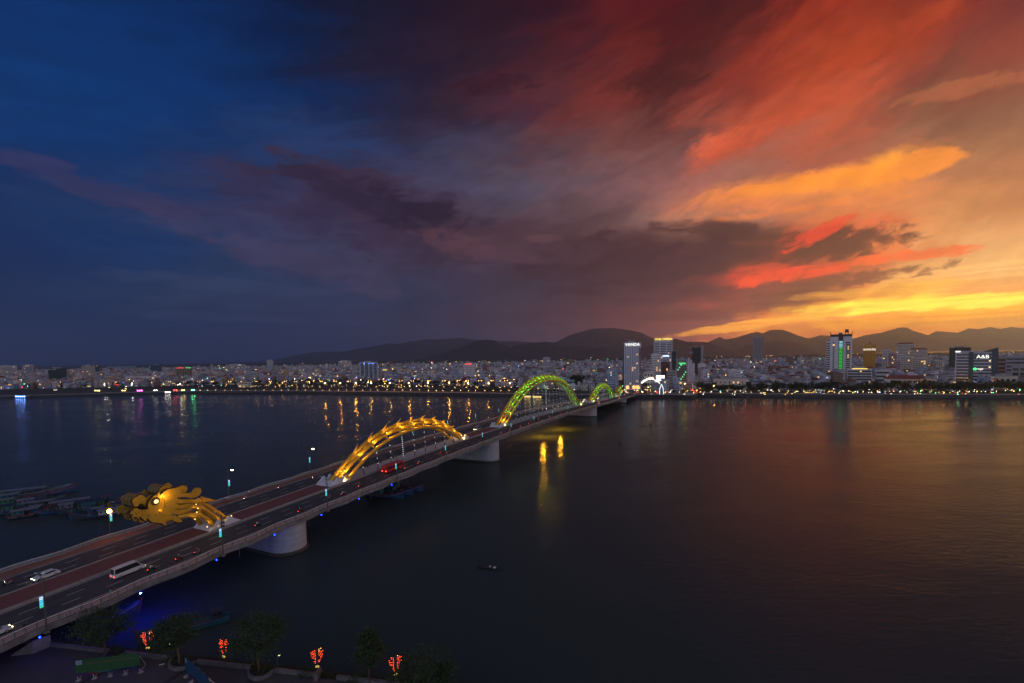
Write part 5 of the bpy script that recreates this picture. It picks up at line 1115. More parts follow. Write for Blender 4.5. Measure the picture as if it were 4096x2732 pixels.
# garden lamps
def garden_lamp(label, loc, on):
    t = thing('garden_lamp', label, 'lamp', loc, .4)
    mb = MB(); mb.tube([(0, 0, -.3), (0, 0, 3.0), (.25, 0, 3.35)], [.06, .05, .04], 7); part(mb, 'post', dark, t)
    mb = MB(); mb.lathe((.3, 0, 3.2), [(.1, .05), (.32, .12), (.30, .22), (.05, .3)], 10); part(mb, 'shade', dark, t)
    mb = MB(); mb.lathe((.3, 0, 3.2), [(.04, -.02), (.2, .02), (.22, .08), (.1, .1)], 8); part(mb, 'bulb', em('garden_bulb', (1, .85, .25), 9.0) if on else lamp_off, t)
garden_lamp('small garden lamp with lit yellow head right of the middle tree', gp(1112, 2694, PZ), True)
garden_lamp('thin garden lamp post beside the second tree', gp(677, 2645, PZ), True)
# ------------------------------------------------------------------ billboards
def billboard(label, a, b, h, z0, panel_m, strips, back=2.0):
    a, b = Vector(a), Vector(b); d = (b - a); L = d.length; ang = math.atan2(d.y, d.x)
    t = thing('billboard', label, 'billboard', (a.x, a.y, PZ), ang)
    mb = MB(); mb.box(0, L, -.05, .05, z0, z0 + h); pn = part(mb, 'panel', panel_m, t)
    for nm_, m_, poly in strips:
        mb = MB(); mb.prism([(x * L, z0 + z * h) for x, z in poly], 0.056, 0.064, Matrix.Rotation(math.pi / 2, 4, 'X')); sub(mb, nm_, m_, pn)
    n = 5
    for i in range(n):
        x = .15 + (L - .3) * i / (n - 1)
        mb = MB(); mb.tube([(x, .1, 0), (x, .1, z0 + h - .1)], .04, 5); mb.tube([(x, .1, z0 + h * .85), (x, back, .05)], .035, 5); mb.tube([(x, -.5, .04), (x, back, .04)], .04, 5); part(mb, 'support_frame', steel, t)
        mb = MB(); mb.lathe((x + .35, -.15, 0), [(.32, 0), (.36, .14), (.2, .26)], 8); part(mb, 'sandbag', mat('sandbag_cloth', (.28, .28, .3), .9), t)
    return t, pn, L
gpan = mat('green_banner_print', (.018, .075, .03), .6, scale=.5, col2=(.026, .10, .024)); npan = mat('navy_banner_print', (.008, .012, .05), .6); ppan = mat('purple_banner_print', (.06, .015, .10), .6); rpan = mat('red_banner_print', (.16, .02, .03), .6); lpan = mat('pale_emblem_print', (.28, .32, .42), .6); cpan = mat('cyan_banner_line', (.02, .22, .34), .6)
pinkt = mat('pink_lettering', (.22, .09, .10), .6); bluet = mat('pale_blue_lettering', (.10, .14, .22), .6)
a, b = gp(305, 2722, PZ), gp(562, 2688, PZ)
t, pn, L = billboard('long green event billboard with pink lettering on the promenade', a, b, 2.75, .75, gpan,
   [('emblem_square', lpan, [(.015, .72), (.105, .72), (.105, .985), (.015, .985)]), ('navy_strip', npan, [(.30, 0), (1, 0), (1, .20), (.55, .14), (.42, .07)]), ('purple_strip', ppan, [(0, 0), (.24, 0), (.20, .16), (0, .16)]), ('red_strip', rpan, [(.24, 0), (.38, .02), (.30, .12), (.20, .155)]), ('cyan_line', cpan, [(.20, .16), (.42, .085), (.58, .155), (.58, .175), (.42, .11)])])
for txt, m_, sz, x, z in (('CHÀO MỪNG NĂM APEC VIỆT NAM 2017', pinkt, .40, .55, .72), ('Đà Nẵng – 11.2017', bluet, .26, .55, .065), ('APEC', cpan, .24, .90, .1)):
    o = ob('lettering', text_mesh(txt, m_, sz, .004), pn, (x * L, -.075, .75 + z * 2.75)); o.rotation_euler = (math.pi / 2, 0, 0)
mb = MB()
for i in range(16):
    a0, a1 = 2 * math.pi * i / 16, 2 * math.pi * (i + 1) / 16; c = (.06 * L, .75 + .855 * 2.75)
    mb.add([(c[0] + r_ * math.cos(q), -.072, c[1] + r_ * math.sin(q)) for q in (a0, a1) for r_ in (.16, .24)], [(0, 1, 3, 2)])
sub(mb, 'emblem_ring', mat('emblem_blue', (.08, .12, .25), .6), pn)
bpan = mat('blue_banner_print', (.008, .045, .12), .6, scale=.6, col2=(.01, .06, .13))
billboard('blue billboard seen edge-on, cut by the bottom edge', gp(744, 2702, PZ), gp(838, 2790, PZ), 2.7, .6, bpan, [('dark_strip', npan, [(0, 0), (1, 0), (1, .12), (0, .12)]), ('pale_corner', lpan, [(.02, .7), (.08, .7), (.08, .97), (.02, .97)]), ('purple_strip', ppan, [(.2, .12), (.9, .12), (.7, .2), (.3, .18)])])
# litter sheet on the paving
mb = MB(); mb.cbox(gp(647, 2658, PZ) + Vector((0, 0, .02)), .8, .3, .02, .4); tag(ob('paper_sheet', mb.mesh('paper_sheet', whitec)), 'pale sheet of paper lying on the promenade beside the curved planter', 'paper')
# ------------------------------------------------------------------ far bank: trees, lamps, moored tour boats, park
def bank_y(x):
    for (x0, y0), (x1, y1) in zip(BANK, BANK[1:]):
        if x0 <= x <= x1 and x1 > x0: return y0 + (y1 - y0) * (x - x0) / (x1 - x0)
    return BANK[-1][1]
GZ = LZ
FT = [tree_meshes(90 + k, 9, rx, rz, th, .62, 34, 22, cone, leafd) for k, (rx, rz, th, cone) in enumerate(((4.6, 3.4, 3, False), (5.4, 4.2, 3, False), (3.6, 3.6, 2.5, False), (6.2, 3.6, 3.6, False), (1.6, 4.4, 1.4, True)))]
r9 = random.Random(11)
def where(px):
    for lim, nm_ in ((450, 'near the left edge'), (800, 'behind the lit tour boats'), (1100, 'left of the glass office'), (1500, 'behind the left lawn'), (2000, 'behind the middle lawn'), (2420, 'under the tall green arch'), (2800, 'by the bridge end'), (3300, 'left of the green-barred tower'), (3480, 'below the green-barred tower'), (3760, 'behind the red-roofed villa')):
        if px < lim: return nm_
    return 'on the right bank'
spots = []
# right bank row (dense), middle park, left road side
for i in range(78): px = 2800 + i * 17.2 + r9.uniform(-6, 6); spots.append((px, r9.choice([1574, 1570, 1566, 1562]), r9.choice([0, 1, 1, 3, 3]), r9.uniform(.95, 1.45)))
for px in (2300, 2312, 2290, 2325): spots.append((px, 1548 + r9.uniform(-3, 3), 3, r9.uniform(1.7, 2.1)))
for i in range(26): spots.append((2230 + i * 14 + r9.uniform(-5, 5), 1552 + r9.uniform(-6, 6), r9.choice([0, 1, 2]), r9.uniform(.8, 1.25)))
for i in range(40): spots.append((1520 + i * 17 + r9.uniform(-6, 6), 1541 + r9.uniform(-4, 3), r9.choice([0, 1, 2, 3]), r9.uniform(.7, 1.15)))
for i in range(34): spots.append((1760 + i * 9.6 + r9.uniform(-3, 3), 1566 + r9.uniform(-2, 2), 2, r9.uniform(.32, .5)))
for i in range(46): spots.append((980 + i * 12 + r9.uniform(-5, 5), 1537 + r9.uniform(-4, 4), r9.choice([0, 1, 2]), r9.uniform(.6, 1.05)))
for i in range(58): spots.append((0 + i * 17 + r9.uniform(-7, 7), 1541 + r9.uniform(-6, 6), r9.choice([0, 1, 2, 3]), r9.uniform(.7, 1.2)))
for i in range(9): spots.append((3062 + i * 10, 1560, 4, r9.uniform(1.1, 1.4)))
sizes = {0: 'round', 1: 'large round', 2: 'slim', 3: 'spreading', 4: 'pointed'}
for px, py, k, s_ in spots:
    tree(f'dark {sizes[k]} tree {where(px)}', FT[k], gp(px, py, GZ), r9.uniform(0, 6), s_, 'trees along the far bank')
# ---- lamps
orl = em('far_orange_lamp', (1.0, .40, .05), 650.0); yl = em('far_path_lamp', (1.0, .62, .20), 24.0); whl = em('far_white_lamp', (1.0, .92, .70), 240.0); oroad = em('far_road_lamp', (1.0, .46, .10), 42.0); grl = em('far_greenish_lamp', (.9, 1.0, .55), 13.0)
def far_lamp(name, label, px, py, h, m_, r=.34, double=False, grp=None):
    t = thing(name, label, 'street lamp', gp(px, py, GZ), 0, grp)
    mb = MB(); mb.tube([(0, 0, 0), (0, 0, h)], .09, 5)
    if double: mb.tube([(-1.9, 0, h + .3), (0, 0, h - .4), (1.9, 0, h + .3)], .06, 4)
    part(mb, 'pole', dark, t)
    for x in ((-2.1, 2.1) if double else (0,)):
        mb = MB(); mb.ball((x, -.2, h + .3), r); part(mb, 'bulb', m_, t)
    return t
for k, px in enumerate((1302, 1362, 1425, 1486, 1560, 1636, 1713, 1797, 1874, 1955, 2040)): far_lamp('promenade_lamp', f'tall orange promenade lamp mirrored in the river, {ordn[k]} of the row from the left', px, 1566 + (px > 1800) * 4, 13.5, orl, .42, grp='orange promenade lamps')
for k, px in enumerate((421, 529, 723)): far_lamp('promenade_lamp', f'tall white floodlight mast above the tour boats, {ordn[k]} from the left', px, 1566, 13.0, whl, .5, grp='white masts above the tour boats')
dl = (14, 45, 100, 180, 205, 240, 277, 317, 355, 388, 425, 462, 680, 740, 795, 850, 920, 970, 1026, 1083, 1143, 1182, 1233, 1286, 1341, 1398, 1480, 1541, 1604, 1650, 1716, 1776, 1835, 1870, 1921, 1969, 2024, 2262, 2352, 2420)
for k, px in enumerate(dl): far_lamp('road_lamp', f'double orange road lamp {where(px)}', px, 1547, 10.5, oroad, .34, True, 'double road lamps on the far bank')
for k in range(40):
    px = 800 + k * 32.5 + r9.uniform(-4, 4); far_lamp('path_lamp', f'low yellow quay lamp {where(px)}', px, 1569.5 + (px > 1700) * 3 + (px > 2050) * 5, 3.6, yl, .26, False, 'path lamps on the far bank')
for k in range(22):
    px = 1100 + k * 45; far_lamp('path_lamp', f'low yellow lawn lamp {where(px)}', px, 1557 + (px > 1800) * 4, 4.0, yl, .24, False, 'path lamps on the far bank')
for k in range(44):
    px = 2790 + k * 30 + r9.uniform(-6, 6); far_lamp('path_lamp', f'small yellowish tree lamp {where(px)}', px, 1580.5 + r9.uniform(-6, 2), r9.uniform(2.6, 4.2), grl if k % 3 else yl, .25, False, 'path lamps on the far bank')
far_lamp('promenade_lamp', 'large orange lamp at the foot of the tallest white hotel by the bridge end', 2513, 1548, 12, orl, .5)
for px, py in ((2745, 1552), (2687, 1545), (3668, 1560), (3857, 1552), (4010, 1565), (2740, 1560), (2855, 1572), (2983, 1560)): far_lamp('promenade_lamp', f'orange street lamp among the trees {where(px)}', px, py, 9, orl, .36, grp='orange lamps among bank trees')
# lit stalls, signs and car lights low along the bank: far too many to count
SM = [em('glow_amber', (1, .50, .12), 22, False), em('glow_white', (1, .9, .75), 20, False), em('glow_red', (1, .05, .03), 24, False), em('glow_green', (.1, 1, .3), 45, False), em('glow_blue', (.12, .3, 1), 50, False), em('glow_yellow', (1, .75, .2), 22, False), em('glow_magenta', (1, .1, .8), 40, False), em('glow_cyan', (.2, .9, 1), 45, False)]
mb = MB()
def dots(n, x0, x1, y0, y1, h0, h1, w, rr=(.18, .3)):
    for i in range(n):
        px = r9.uniform(x0, x1); p = gp(px, r9.uniform(y0, y1), GZ); p.z += r9.uniform(h0, h1); mb.mi = r9.choices(range(8), w)[0]; mb.ball(p, r9.uniform(*rr))
dots(110, 1000, 2080, 1540, 1550, .6, 1.2, (6, 6, .6, 0, 0, 4, 0, 0))
dots(120, 0, 1000, 1535, 1552, .6, 4, (6, 5, .8, .4, .4, 3, .3, .4))
dots(90, 2080, 2480, 1540, 1562, .6, 3.5, (6, 5, 1, 1, 0, 5, 0, 0))
dots(110, 2480, 2800, 1542, 1580, .6, 3.5, (3, 5, 6, 1, 0, 3, 0, 0))
dots(100, 2800, 4096, 1566, 1582, .6, 4.5, (5, 5, 1, 1, 1, 5, 0, 1))
struct(mb, 'bank_lights', SM, kind='stuff', label='swarm of small shop and car lights low along the far bank')
# ---- lit tour boats and ferries along the left of the far bank
def tour_boat(label, px0, px1, py, cols, hcol, decks=2):
    a, b = gp(px0, py), gp(px1, py); L = (b - a).length; ang = math.atan2(b.y - a.y, b.x - a.x)
    t = thing('tour_boat', label, 'boat', a, ang, 'tour boats by the far bank'); w_ = 3.2
    mb = MB(); mb.loft([[Vector((x * L, y * w_ * k, z)) for y, z in ((-1, 1.6), (-.7, -.4), (.7, -.4), (1, 1.6))] for x, k in ((0, .55), (.08, .9), (.5, 1), (.85, .9), (1, .15))]); part(mb, 'hull', hcol, t)
    for d in range(decks):
        z = 1.6 + d * 2.4; x0, x1 = L * (.06 + .07 * d), L * (.88 - .14 * d)
        mb = MB(); mb.box(x0, x1, -w_ * .75, w_ * .75, z, z + 2.2); dk = part(mb, 'deckhouse', hgrey, t)
        n = max(3, int((x1 - x0) / 2.2))
        for i in range(n): mb = MB(); mb.box(x0 + (x1 - x0) * (i + .2) / n, x0 + (x1 - x0) * (i + .8) / n, -w_ * .78, -w_ * .755, z + .7, z + 1.7); sub(mb, 'window', SM[cols[(i + d) % len(cols)]] if i % 2 else glassm, dk)
        mb = MB(); mb.tube([(x0, -w_ * .8, z + 2.25), (x1, -w_ * .8, z + 2.25)], .10, 5); part(mb, 'light_strip', em(f'strip_{cols[d % len(cols)]}', SM[cols[d % len(cols)]].node_tree.nodes['Principled BSDF'].inputs['Emission Color'].default_value[:3], 2.2), t)
        mb = MB(); mb.box(x0 - .4, x1 + .6, -w_ * .9, w_ * .9, z + 2.2, z + 2.35); part(mb, 'awning', hwhite, t)
tour_boat('low ferry with cyan roof strip at the far left', 62, 118, 1592, (7, 4), hdark, 1)
tour_boat('tour boat with yellow and green lights, first of the lit row', 376, 416, 1573, (5, 3), hwhite)
tour_boat('yellow lit tour boat at the pontoon, second of the lit row', 486, 514, 1573, (5, 5), hwhite)
tour_boat('tour boat with pink and green lights, third of the lit row', 546, 585, 1573, (6, 3), hwhite)
tour_boat('pale green lit tour boat, fourth of the lit row', 612, 648, 1572, (1, 3), hwhite)
tour_boat('tour boat outlined in red lights, fifth of the lit row', 692, 722, 1572, (2, 2), hdark)
tour_boat('tour boat with amber and green lights, sixth of the lit row', 722, 758, 1572, (5, 3), hwhite)
tour_boat('tour boat outlined in green lights, last of the lit row', 762, 798, 1571, (3, 5), hwhite)
for k, (x0, x1) in enumerate(((2, 50), (130, 165), (276, 330), (332, 372), (430, 480), (660, 690))):
    tour_boat(f'unlit dark boat by the far bank, {ordn[k]} from the left', x0, x1, 1577 - (k > 1) * 2, (1,), hdark, 1)
for o in bpy.data.objects:
    if o.get('label', '').startswith('unlit dark boat'):
        for c in list(o.children):
            if c.name.startswith('light_strip'): bpy.data.objects.remove(c)
# pontoon on piles in front of the lawn
t = thing('pontoon', 'long dark timber pontoon on piles before the left lawn', 'pier', gp(860, 1577)); a, b = gp(803, 1576), gp(1000, 1576)
mb = MB(); d = (b - a).normalized(); n_ = Vector((-d.y, d.x, 0)); mb.add([a + Vector((0, 0, 2.2)), b + Vector((0, 0, 2.2)), b + n_ * 9 + Vector((0, 0, 2.2)), a + n_ * 9 + Vector((0, 0, 2.2)), a + Vector((0, 0, 1.5)), b + Vector((0, 0, 1.5))], [(0, 1, 2, 3), (4, 5, 1, 0)]); part(mb, 'platform', wood, t, True)
for i in range(16): mb = MB(); p = a + (b - a) * (i / 15) + n_ * .4; mb.tube([p + Vector((0, 0, -1)), p + Vector((0, 0, 1.6))], .25, 6); part(mb, 'pile', dark, t, True)
# landing stage lit with yellow strips under the green arch
t = thing('landing_stage', 'low landing stage with yellow lit strips seen under the green arch', 'pier', gp(2130, 1584)); a, b = gp(2095, 1590), gp(2165, 1592); d = (b - a).normalized(); n_ = Vector((-d.y, d.x, 0))
mb = MB(); mb.add([a + Vector((0, 0, 2.4)), b + Vector((0, 0, 2.4)), b + n_ * 8 + Vector((0, 0, 2.4)), a + n_ * 8 + Vector((0, 0, 2.4)), a, b], [(0, 1, 2, 3), (4, 5, 1, 0)]); part(mb, 'platform', conc, t, True)
for q0, q1 in ((.02, .42), (.52, 1.0)):
    for z in (.8, 2.0): mb = MB(); mb.tube([a + (b - a) * q0 - n_ * .1 + Vector((0, 0, z)), a + (b - a) * q1 - n_ * .1 + Vector((0, 0, z))], .12, 4); part(mb, 'light_strip', em('stage_strip', (1, .72, .2), 5.0), t, True)
# glowing ring gate on the left, and white ornamental light arches over the road at the bridge end
def hoop(name, label, px, py, r, col, st=8, rt=.35):
    p = gp(px, py, GZ); t = thing(name, label, 'light', p)
    for q in (0, 1):
        mb = MB(); mb.tube([(r * math.cos(math.pi * (i / 12)), q * 1.2, r * math.sin(math.pi * i / 12) * 1.15) for i in range(13)], rt, 6); part(mb, 'hoop', em(name + '_glow', col, st), t)
hoop('light_gate', 'blue glowing hoop gate on the left of the far bank', 487, 1545, 8.5, (.15, .25, 1.0), 5)
wa = em('white_festoon', (1, .93, .8), 3.0)
t = thing('light_arch', 'white glowing festive arches spanning the road at the bridge end', 'arch', gp(2600, 1560, GZ))
def arcpts(px0, px1, py, hgt, dy):
    a, b = gp(px0, py, GZ), gp(px1, py - dy, GZ); return [a + (b - a) * (i / 14) + Vector((0, 0, hgt * math.sin(math.pi * i / 14) ** .8 + .3)) for i in range(15)]
for k, (x0, x1, py, h) in enumerate(((2553, 2652, 1552, 13), (2556, 2640, 1546, 12), (2560, 2628, 1541, 11.5))):
    mb = MB(); mb.tube(arcpts(x0, x1, py, h, 2), .38, 6); part(mb, 'arch_tube', wa, t, True)
for k in range(7):
    p = arcpts(2553, 2652, 1552, 13, 2)[2 + k]; mb = MB(); mb.cbox(p + Vector((0, -.5, 1.6)), 2.2, .3, 1.4); part(mb, 'light_panel', wa if k < 5 else SM[0], t, True)
# big lit screen by the bridge end
sp_ = gp(2641, 1545, GZ)
t = thing('led_screen', 'bright rooftop video screen right of the white light arches', 'screen', sp_)
mb = MB(); mb.cbox((0, 0, 14), 14.5, .8, 8.2); part(mb, 'frame', dark, t)
def screen_mat():
    m = bpy.data.materials.new('screen_picture'); m.use_nodes = True; nt = m.node_tree; b = nt.nodes['Principled BSDF']; tc_ = nt.nodes.new('ShaderNodeTexCoord'); sx = nt.nodes.new('ShaderNodeSeparateXYZ'); nt.links.new(tc_.outputs['Generated'], sx.inputs[0])
    r = nt.nodes.new('ShaderNodeValToRGB'); cr = r.color_ramp
    for p, c in ((.25, (1, .55, .45)), (.4, (.9, .75, .7)), (.65, (1, 1, 1)), (.85, (.55, .8, 1))): e = cr.elements.new(p); e.color = (*c, 1)
    cr.elements[0].color = (.7, .25, .2, 1); nt.links.new(sx.outputs[2], r.inputs[0]); nt.links.new(r.outputs[0], b.inputs['Emission Color']); b.inputs['Emission Strength'].default_value = 2.6; return m
mb = MB(); mb.cbox((0, -.45, 14), 13.5, .1, 7.2); part(mb, 'display', screen_mat(), t)
for x in (-5, 5): mb = MB(); mb.tube([(x, .3, 0), (x, .3, 11)], .35, 6); part(mb, 'column', dark, t)
mb = MB(); mb.tube([(-6.5, -.6, 10.0), (6.5, -.6, 10.0)], .3, 5); part(mb, 'light_strip', em('screen_wash', (.35, .6, 1.0), 130.0), t)
# quay square on the right of the bridge end
mb = MB(); mb.add([tuple(gp(x, y, LZ + .05)) for x, y in ((2560, 1580), (2766, 1581), (2770, 1574), (2620, 1566))], [(0, 1, 2, 3)]); struct(mb, 'quay_square', prom)
# white kiosk at the quay corner
t = thing('kiosk', 'small pale kiosk at the corner of the quay square', 'kiosk', gp(2754, 1581, LZ)); mb = MB(); mb.box(-3.5, 3.5, -2, 2, 0, 3.4); part(mb, 'wall', hwhite, t); mb = MB(); mb.box(-3.9, 3.9, -2.4, 2.4, 3.4, 3.7); part(mb, 'roof', hgrey, t)
# slender white light obelisk
mb = MB(); t = thing('light_obelisk', 'slender white lit pointed frame by the quay square', 'light', gp(2646, 1577, LZ))
for x, y in ((-2.6, 0), (2.6, 0)): mb = MB(); mb.tube([(x, y, 0), (x * .9, y, 7), (0, 0, 13)], .22, 5); part(mb, 'lit_leg', em('obelisk_glow', (.8, .9, 1), 3.0), t)
# ------------------------------------------------------------------ towers and larger buildings of the town
fw_ = lambda n, c, v=.08: mat('facade_' + n, c, .75, var=v, scale=.08)
F_WHITE, F_LAV, F_GREY, F_BEIGE, F_BROWN, F_GOLD, F_DGREEN, F_TEAL, F_DARK, F_PINK, F_CREAM, F_BLUE = fw_('white', (.60, .59, .61)), fw_('lavender', (.47, .46, .54)), fw_('grey', (.30, .30, .32)), fw_('beige', (.36, .32, .29)), fw_('brown', (.26, .19, .14)), fw_('gold', (.55, .27, .03)), fw_('netting', (.03, .055, .05), .3), fw_('teal_glass', (.04, .08, .10)), fw_('dark', (.05, .05, .055)), fw_('pink', (.42, .28, .29)), fw_('cream', (.55, .50, .42)), fw_('bluegrey', (.28, .32, .40))
WG = mat('window_glass_dark', (.015, .018, .025), .15, spec=.6, var=.3, scale=.3); WL = em('window_lit_warm', (1, .55, .16), 1.6, False); WC = em('window_lit_cool', (.7, .85, 1), .9, False); WBR = mat('window_recess_brown', (.05, .03, .028), .5)
redroof = mat('red_tile_roof', (.20, .055, .045), .85, scale=.3, var=.3)
rt_ = random.Random(5)
def spot_(px0, px1, pytop, pybase, d=None):
    pxm = (px0 + px1) / 2; base = gp(pxm, pybase, GZ) if d is None else at(pxm, pybase, d)
    D = base.y; sc_ = D / F
    return Vector((base.x, base.y, GZ)), (px1 - px0) * sc_, at(pxm, pytop, D).z - GZ
def tower(name, label, px0, px1, ytop, ybase, wallm_, style='grid', win=WG, floors=None, cols=None, dep=.7, yaw=0.0, lit=.06, roof='box', group=None, d=None, cat='building', side=None, litm=None, wf=(.55, .5)):
    loc, w, h = spot_(px0, px1, ytop, ybase, d)
    view = -math.atan2(loc.x, loc.y)
    t = thing(name, label, cat, loc, view + yaw, group)
    dp = w * dep; hw = w / 2; z0 = 0
    t['h'] = h; t['w'] = w
    mb = MB(); mb.box(-hw, hw, 0, dp, -1, h); part(mb, 'wall', wallm_, t)
    if side: mb = MB(); mb.box(-hw - .15, -hw + .02, .2, dp - .2, 0, h - 1); part(mb, 'side_wall', side, t)
    floors = floors or max(3, int(h / 3.5)); cols = cols or max(3, int(w / 3.6))
    fh = h * .95 / floors; cw = w * .94 / cols
    mw, ml = MB(), MB()
    if style == 'grid':
        for f in range(floors):
            for c in range(cols):
                x = -w * .47 + cw * (c + .5); z = h * .02 + fh * (f + .5); m_ = ml if rt_.random() < lit else mw
                m_.box(x - cw * wf[0] / 2, x + cw * wf[0] / 2, -.12, .05, z - fh * wf[1] / 2, z + fh * wf[1] / 2)
        for f in range(floors):
            for c in range(max(2, int(cols * dep))):
                n_ = max(2, int(cols * dep)); y = dp * (c + .5) / n_; z = h * .02 + fh * (f + .5); m_ = ml if rt_.random() < lit * .6 else mw
                for s_ in (-1, 1): m_.box(s_ * hw - .1, s_ * hw + .1, y - dp / n_ * wf[0] / 2, y + dp / n_ * wf[0] / 2, z - fh * wf[1] / 2, z + fh * wf[1] / 2)
    elif style == 'bands':
        for f in range(floors):
            z = h * .02 + fh * (f + .5); sl = MB(); sl.box(-hw * .94, hw * .94, -.12, .05, z - fh * wf[1] / 2, z + fh * wf[1] / 2)
            sl.box(-hw - .1, -hw + .05, dp * .06, dp * .94, z - fh * wf[1] / 2, z + fh * wf[1] / 2); sl.box(hw - .05, hw + .1, dp * .06, dp * .94, z - fh * wf[1] / 2, z + fh * wf[1] / 2)
            part(sl, 'window_band', win, t)
            for c in range(cols):
                if rt_.random() < lit: x = -w * .45 + w * .9 * (c + .5) / cols; ml.box(x - .9, x + .9, -.2, -.1, z - fh * .2, z + fh * .2)
    elif style == 'strips':
        for c in range(cols):
            x = -w * .47 + cw * (c + .5); sl = MB(); sl.box(x - cw * wf[0] / 2, x + cw * wf[0] / 2, -.12, .05, h * .04, h * .97); part(sl, 'window_strip', win, t)
            for f in range(floors): mw.box(x - cw * .5, x + cw * .5, -.2, -.1, h * .03 + fh * f, h * .03 + fh * f + fh * .22)
    if mw.v: part(mw, 'windows' if style != 'strips' else 'spandrels', win if style != 'strips' else wallm_, t, kind='stuff')
    if ml.v: part(ml, 'lit_windows', litm or WL, t, kind='stuff')
    if roof == 'box':
        mb = MB(); mb.box(-hw - .25, hw + .25, -.3, dp + .25, h, h + .5); part(mb, 'parapet', wallm_, t)
        mb = MB(); mb.box(-hw * .5, hw * .35, dp * .3, dp * .75, h + .5, h + 3.4); part(mb, 'plant_room', F_GREY, t)
    elif roof == 'hip':
        mb = MB(); mb.loft([[Vector((-hw - .6, -.6, h)), Vector((hw + .6, -.6, h)), Vector((hw + .6, dp + .6, h)), Vector((-hw - .6, dp + .6, h))], [Vector((-hw * .75, dp * .2, h + w * .10)), Vector((hw * .75, dp * .2, h + w * .10)), Vector((hw * .75, dp * .8, h + w * .10)), Vector((-hw * .75, dp * .8, h + w * .10))]]); part(mb, 'roof', redroof, t)
    elif roof == 'slant':
        mb = MB(); mb.add([(-hw, 0, h), (hw, 0, h), (hw, dp, h), (-hw, dp, h), (hw, 0, h + w * .2), (hw, dp, h + w * .2)], [(0, 1, 4), (3, 5, 2), (0, 4, 5, 3), (1, 2, 5, 4)]); part(mb, 'roof', F_TEAL, t)
    return t
def sign(t, txt, m_, fx, fz, size, y=-.5, board=None):
    o = ob('sign', text_mesh(txt, m_, size, .12), t, (fx * t['w'], y, fz * t['h'])); o.rotation_euler = (math.pi / 2, 0, 0)
    if board is not None: mb = MB(); w_ = o.dimensions.x or size * len(txt) * .6; mb.box(-size * len(txt) * .36, size * len(txt) * .36, -size * .8, size * .8, -.3, -.2); ob('sign_board', mb.mesh('sign_board', board), o)
    return o
S_W, S_Y, S_R, S_B, S_G = em('sign_white', (1, .96, .88), 1.5), em('sign_yellow', (1, .75, .12), 2.2), em('sign_red', (1, .05, .03), 2.2), em('sign_blue', (.15, .3, 1), 2.2), em('sign_green', (.08, 1, .25), 1.8)
# --- by the bridge end
t = tower('hotel_tower', 'tall white hotel tower with lit VANDA sign by the bridge end', 2497, 2564, 1372, 1560, F_LAV, 'grid', floors=20, cols=7, dep=.5, yaw=.12, lit=.05, wf=(.34, .55), side=F_DARK)
sign(t, 'VANDA', S_W, .0, .965, 6.0)
mb = MB(); mb.box(t['w'] * .36, t['w'] * .5 + .3, -.6, -.1, 12, t['h'] * .93)
for f in range(14): z = 14 + f * (t['h'] * .9 - 14) / 14; mb = MB(); mb.box(t['w'] * .38, t['w'] * .5 + .25, -.45, -.1, z, z + 2.4); part(mb, 'red_bay_window', mat('maroon_panel', (.14, .03, .04), .4), t)
for x in (-.3, .08, .3): mb = MB(); mb.box(x * t['w'] - 2.2, x * t['w'] + 2.2, -.3, .1, 1.5, 6.5); part(mb, 'lobby_window', WL, t)
t = tower('office_tower', 'striped tower with yellow ONE OPERA rooftop sign', 2617, 2688, 1364, 1520, F_WHITE, 'bands', floors=22, cols=9, dep=.4, lit=.03, wf=(.5, .55))
sign(t, 'ONE OPERA', S_Y, .02, 1.045, 6.2)
for x in (-.18, .18): mb = MB(); mb.box(x * t['w'] - 1.2, x * t['w'] + 1.2, -.35, 0, 0, t['h']); part(mb, 'pilaster', F_LAV, t)
tower('white_hotel', 'white hotel block with small square windows in front of the striped tower', 2607, 2643, 1416, 1545, F_WHITE, floors=13, cols=6, dep=.8, yaw=.2)
t = tower('blue_sign_hotel', 'pale hotel with lit blue-white roof sign left of the mast', 2644, 2684, 1421, 1530, F_LAV, floors=10, cols=7); sign(t, 'HOTEL', em('sign_ice', (.5, .7, 1), 4), 0, .97, 3.6)
tower('narrow_cream_building', 'narrow cream building behind the white light arches', 2598, 2630, 1459, 1545, F_CREAM, floors=7, cols=3, dep=1.2, yaw=.35, lit=.1)
tower('plain_lavender_block', 'plain low lavender block left of the light arches', 2577, 2612, 1489, 1548, F_LAV, floors=3, cols=3)
tower('maroon_block', 'dark red block under the blue sign hotel', 2645, 2678, 1449, 1540, mat('facade_maroon', (.12, .035, .04), .7), floors=5, cols=5)
tower('green_netted_tower', 'slim dark tower wrapped in green netting right of the striped tower', 2688, 2704, 1406, 1520, F_DGREEN, 'none')
tower('balcony_hotel', 'small grey hotel with balconies right of the video screen', 2668, 2700, 1484, 1550, F_GREY, floors=6, cols=4, wf=(.7, .35))
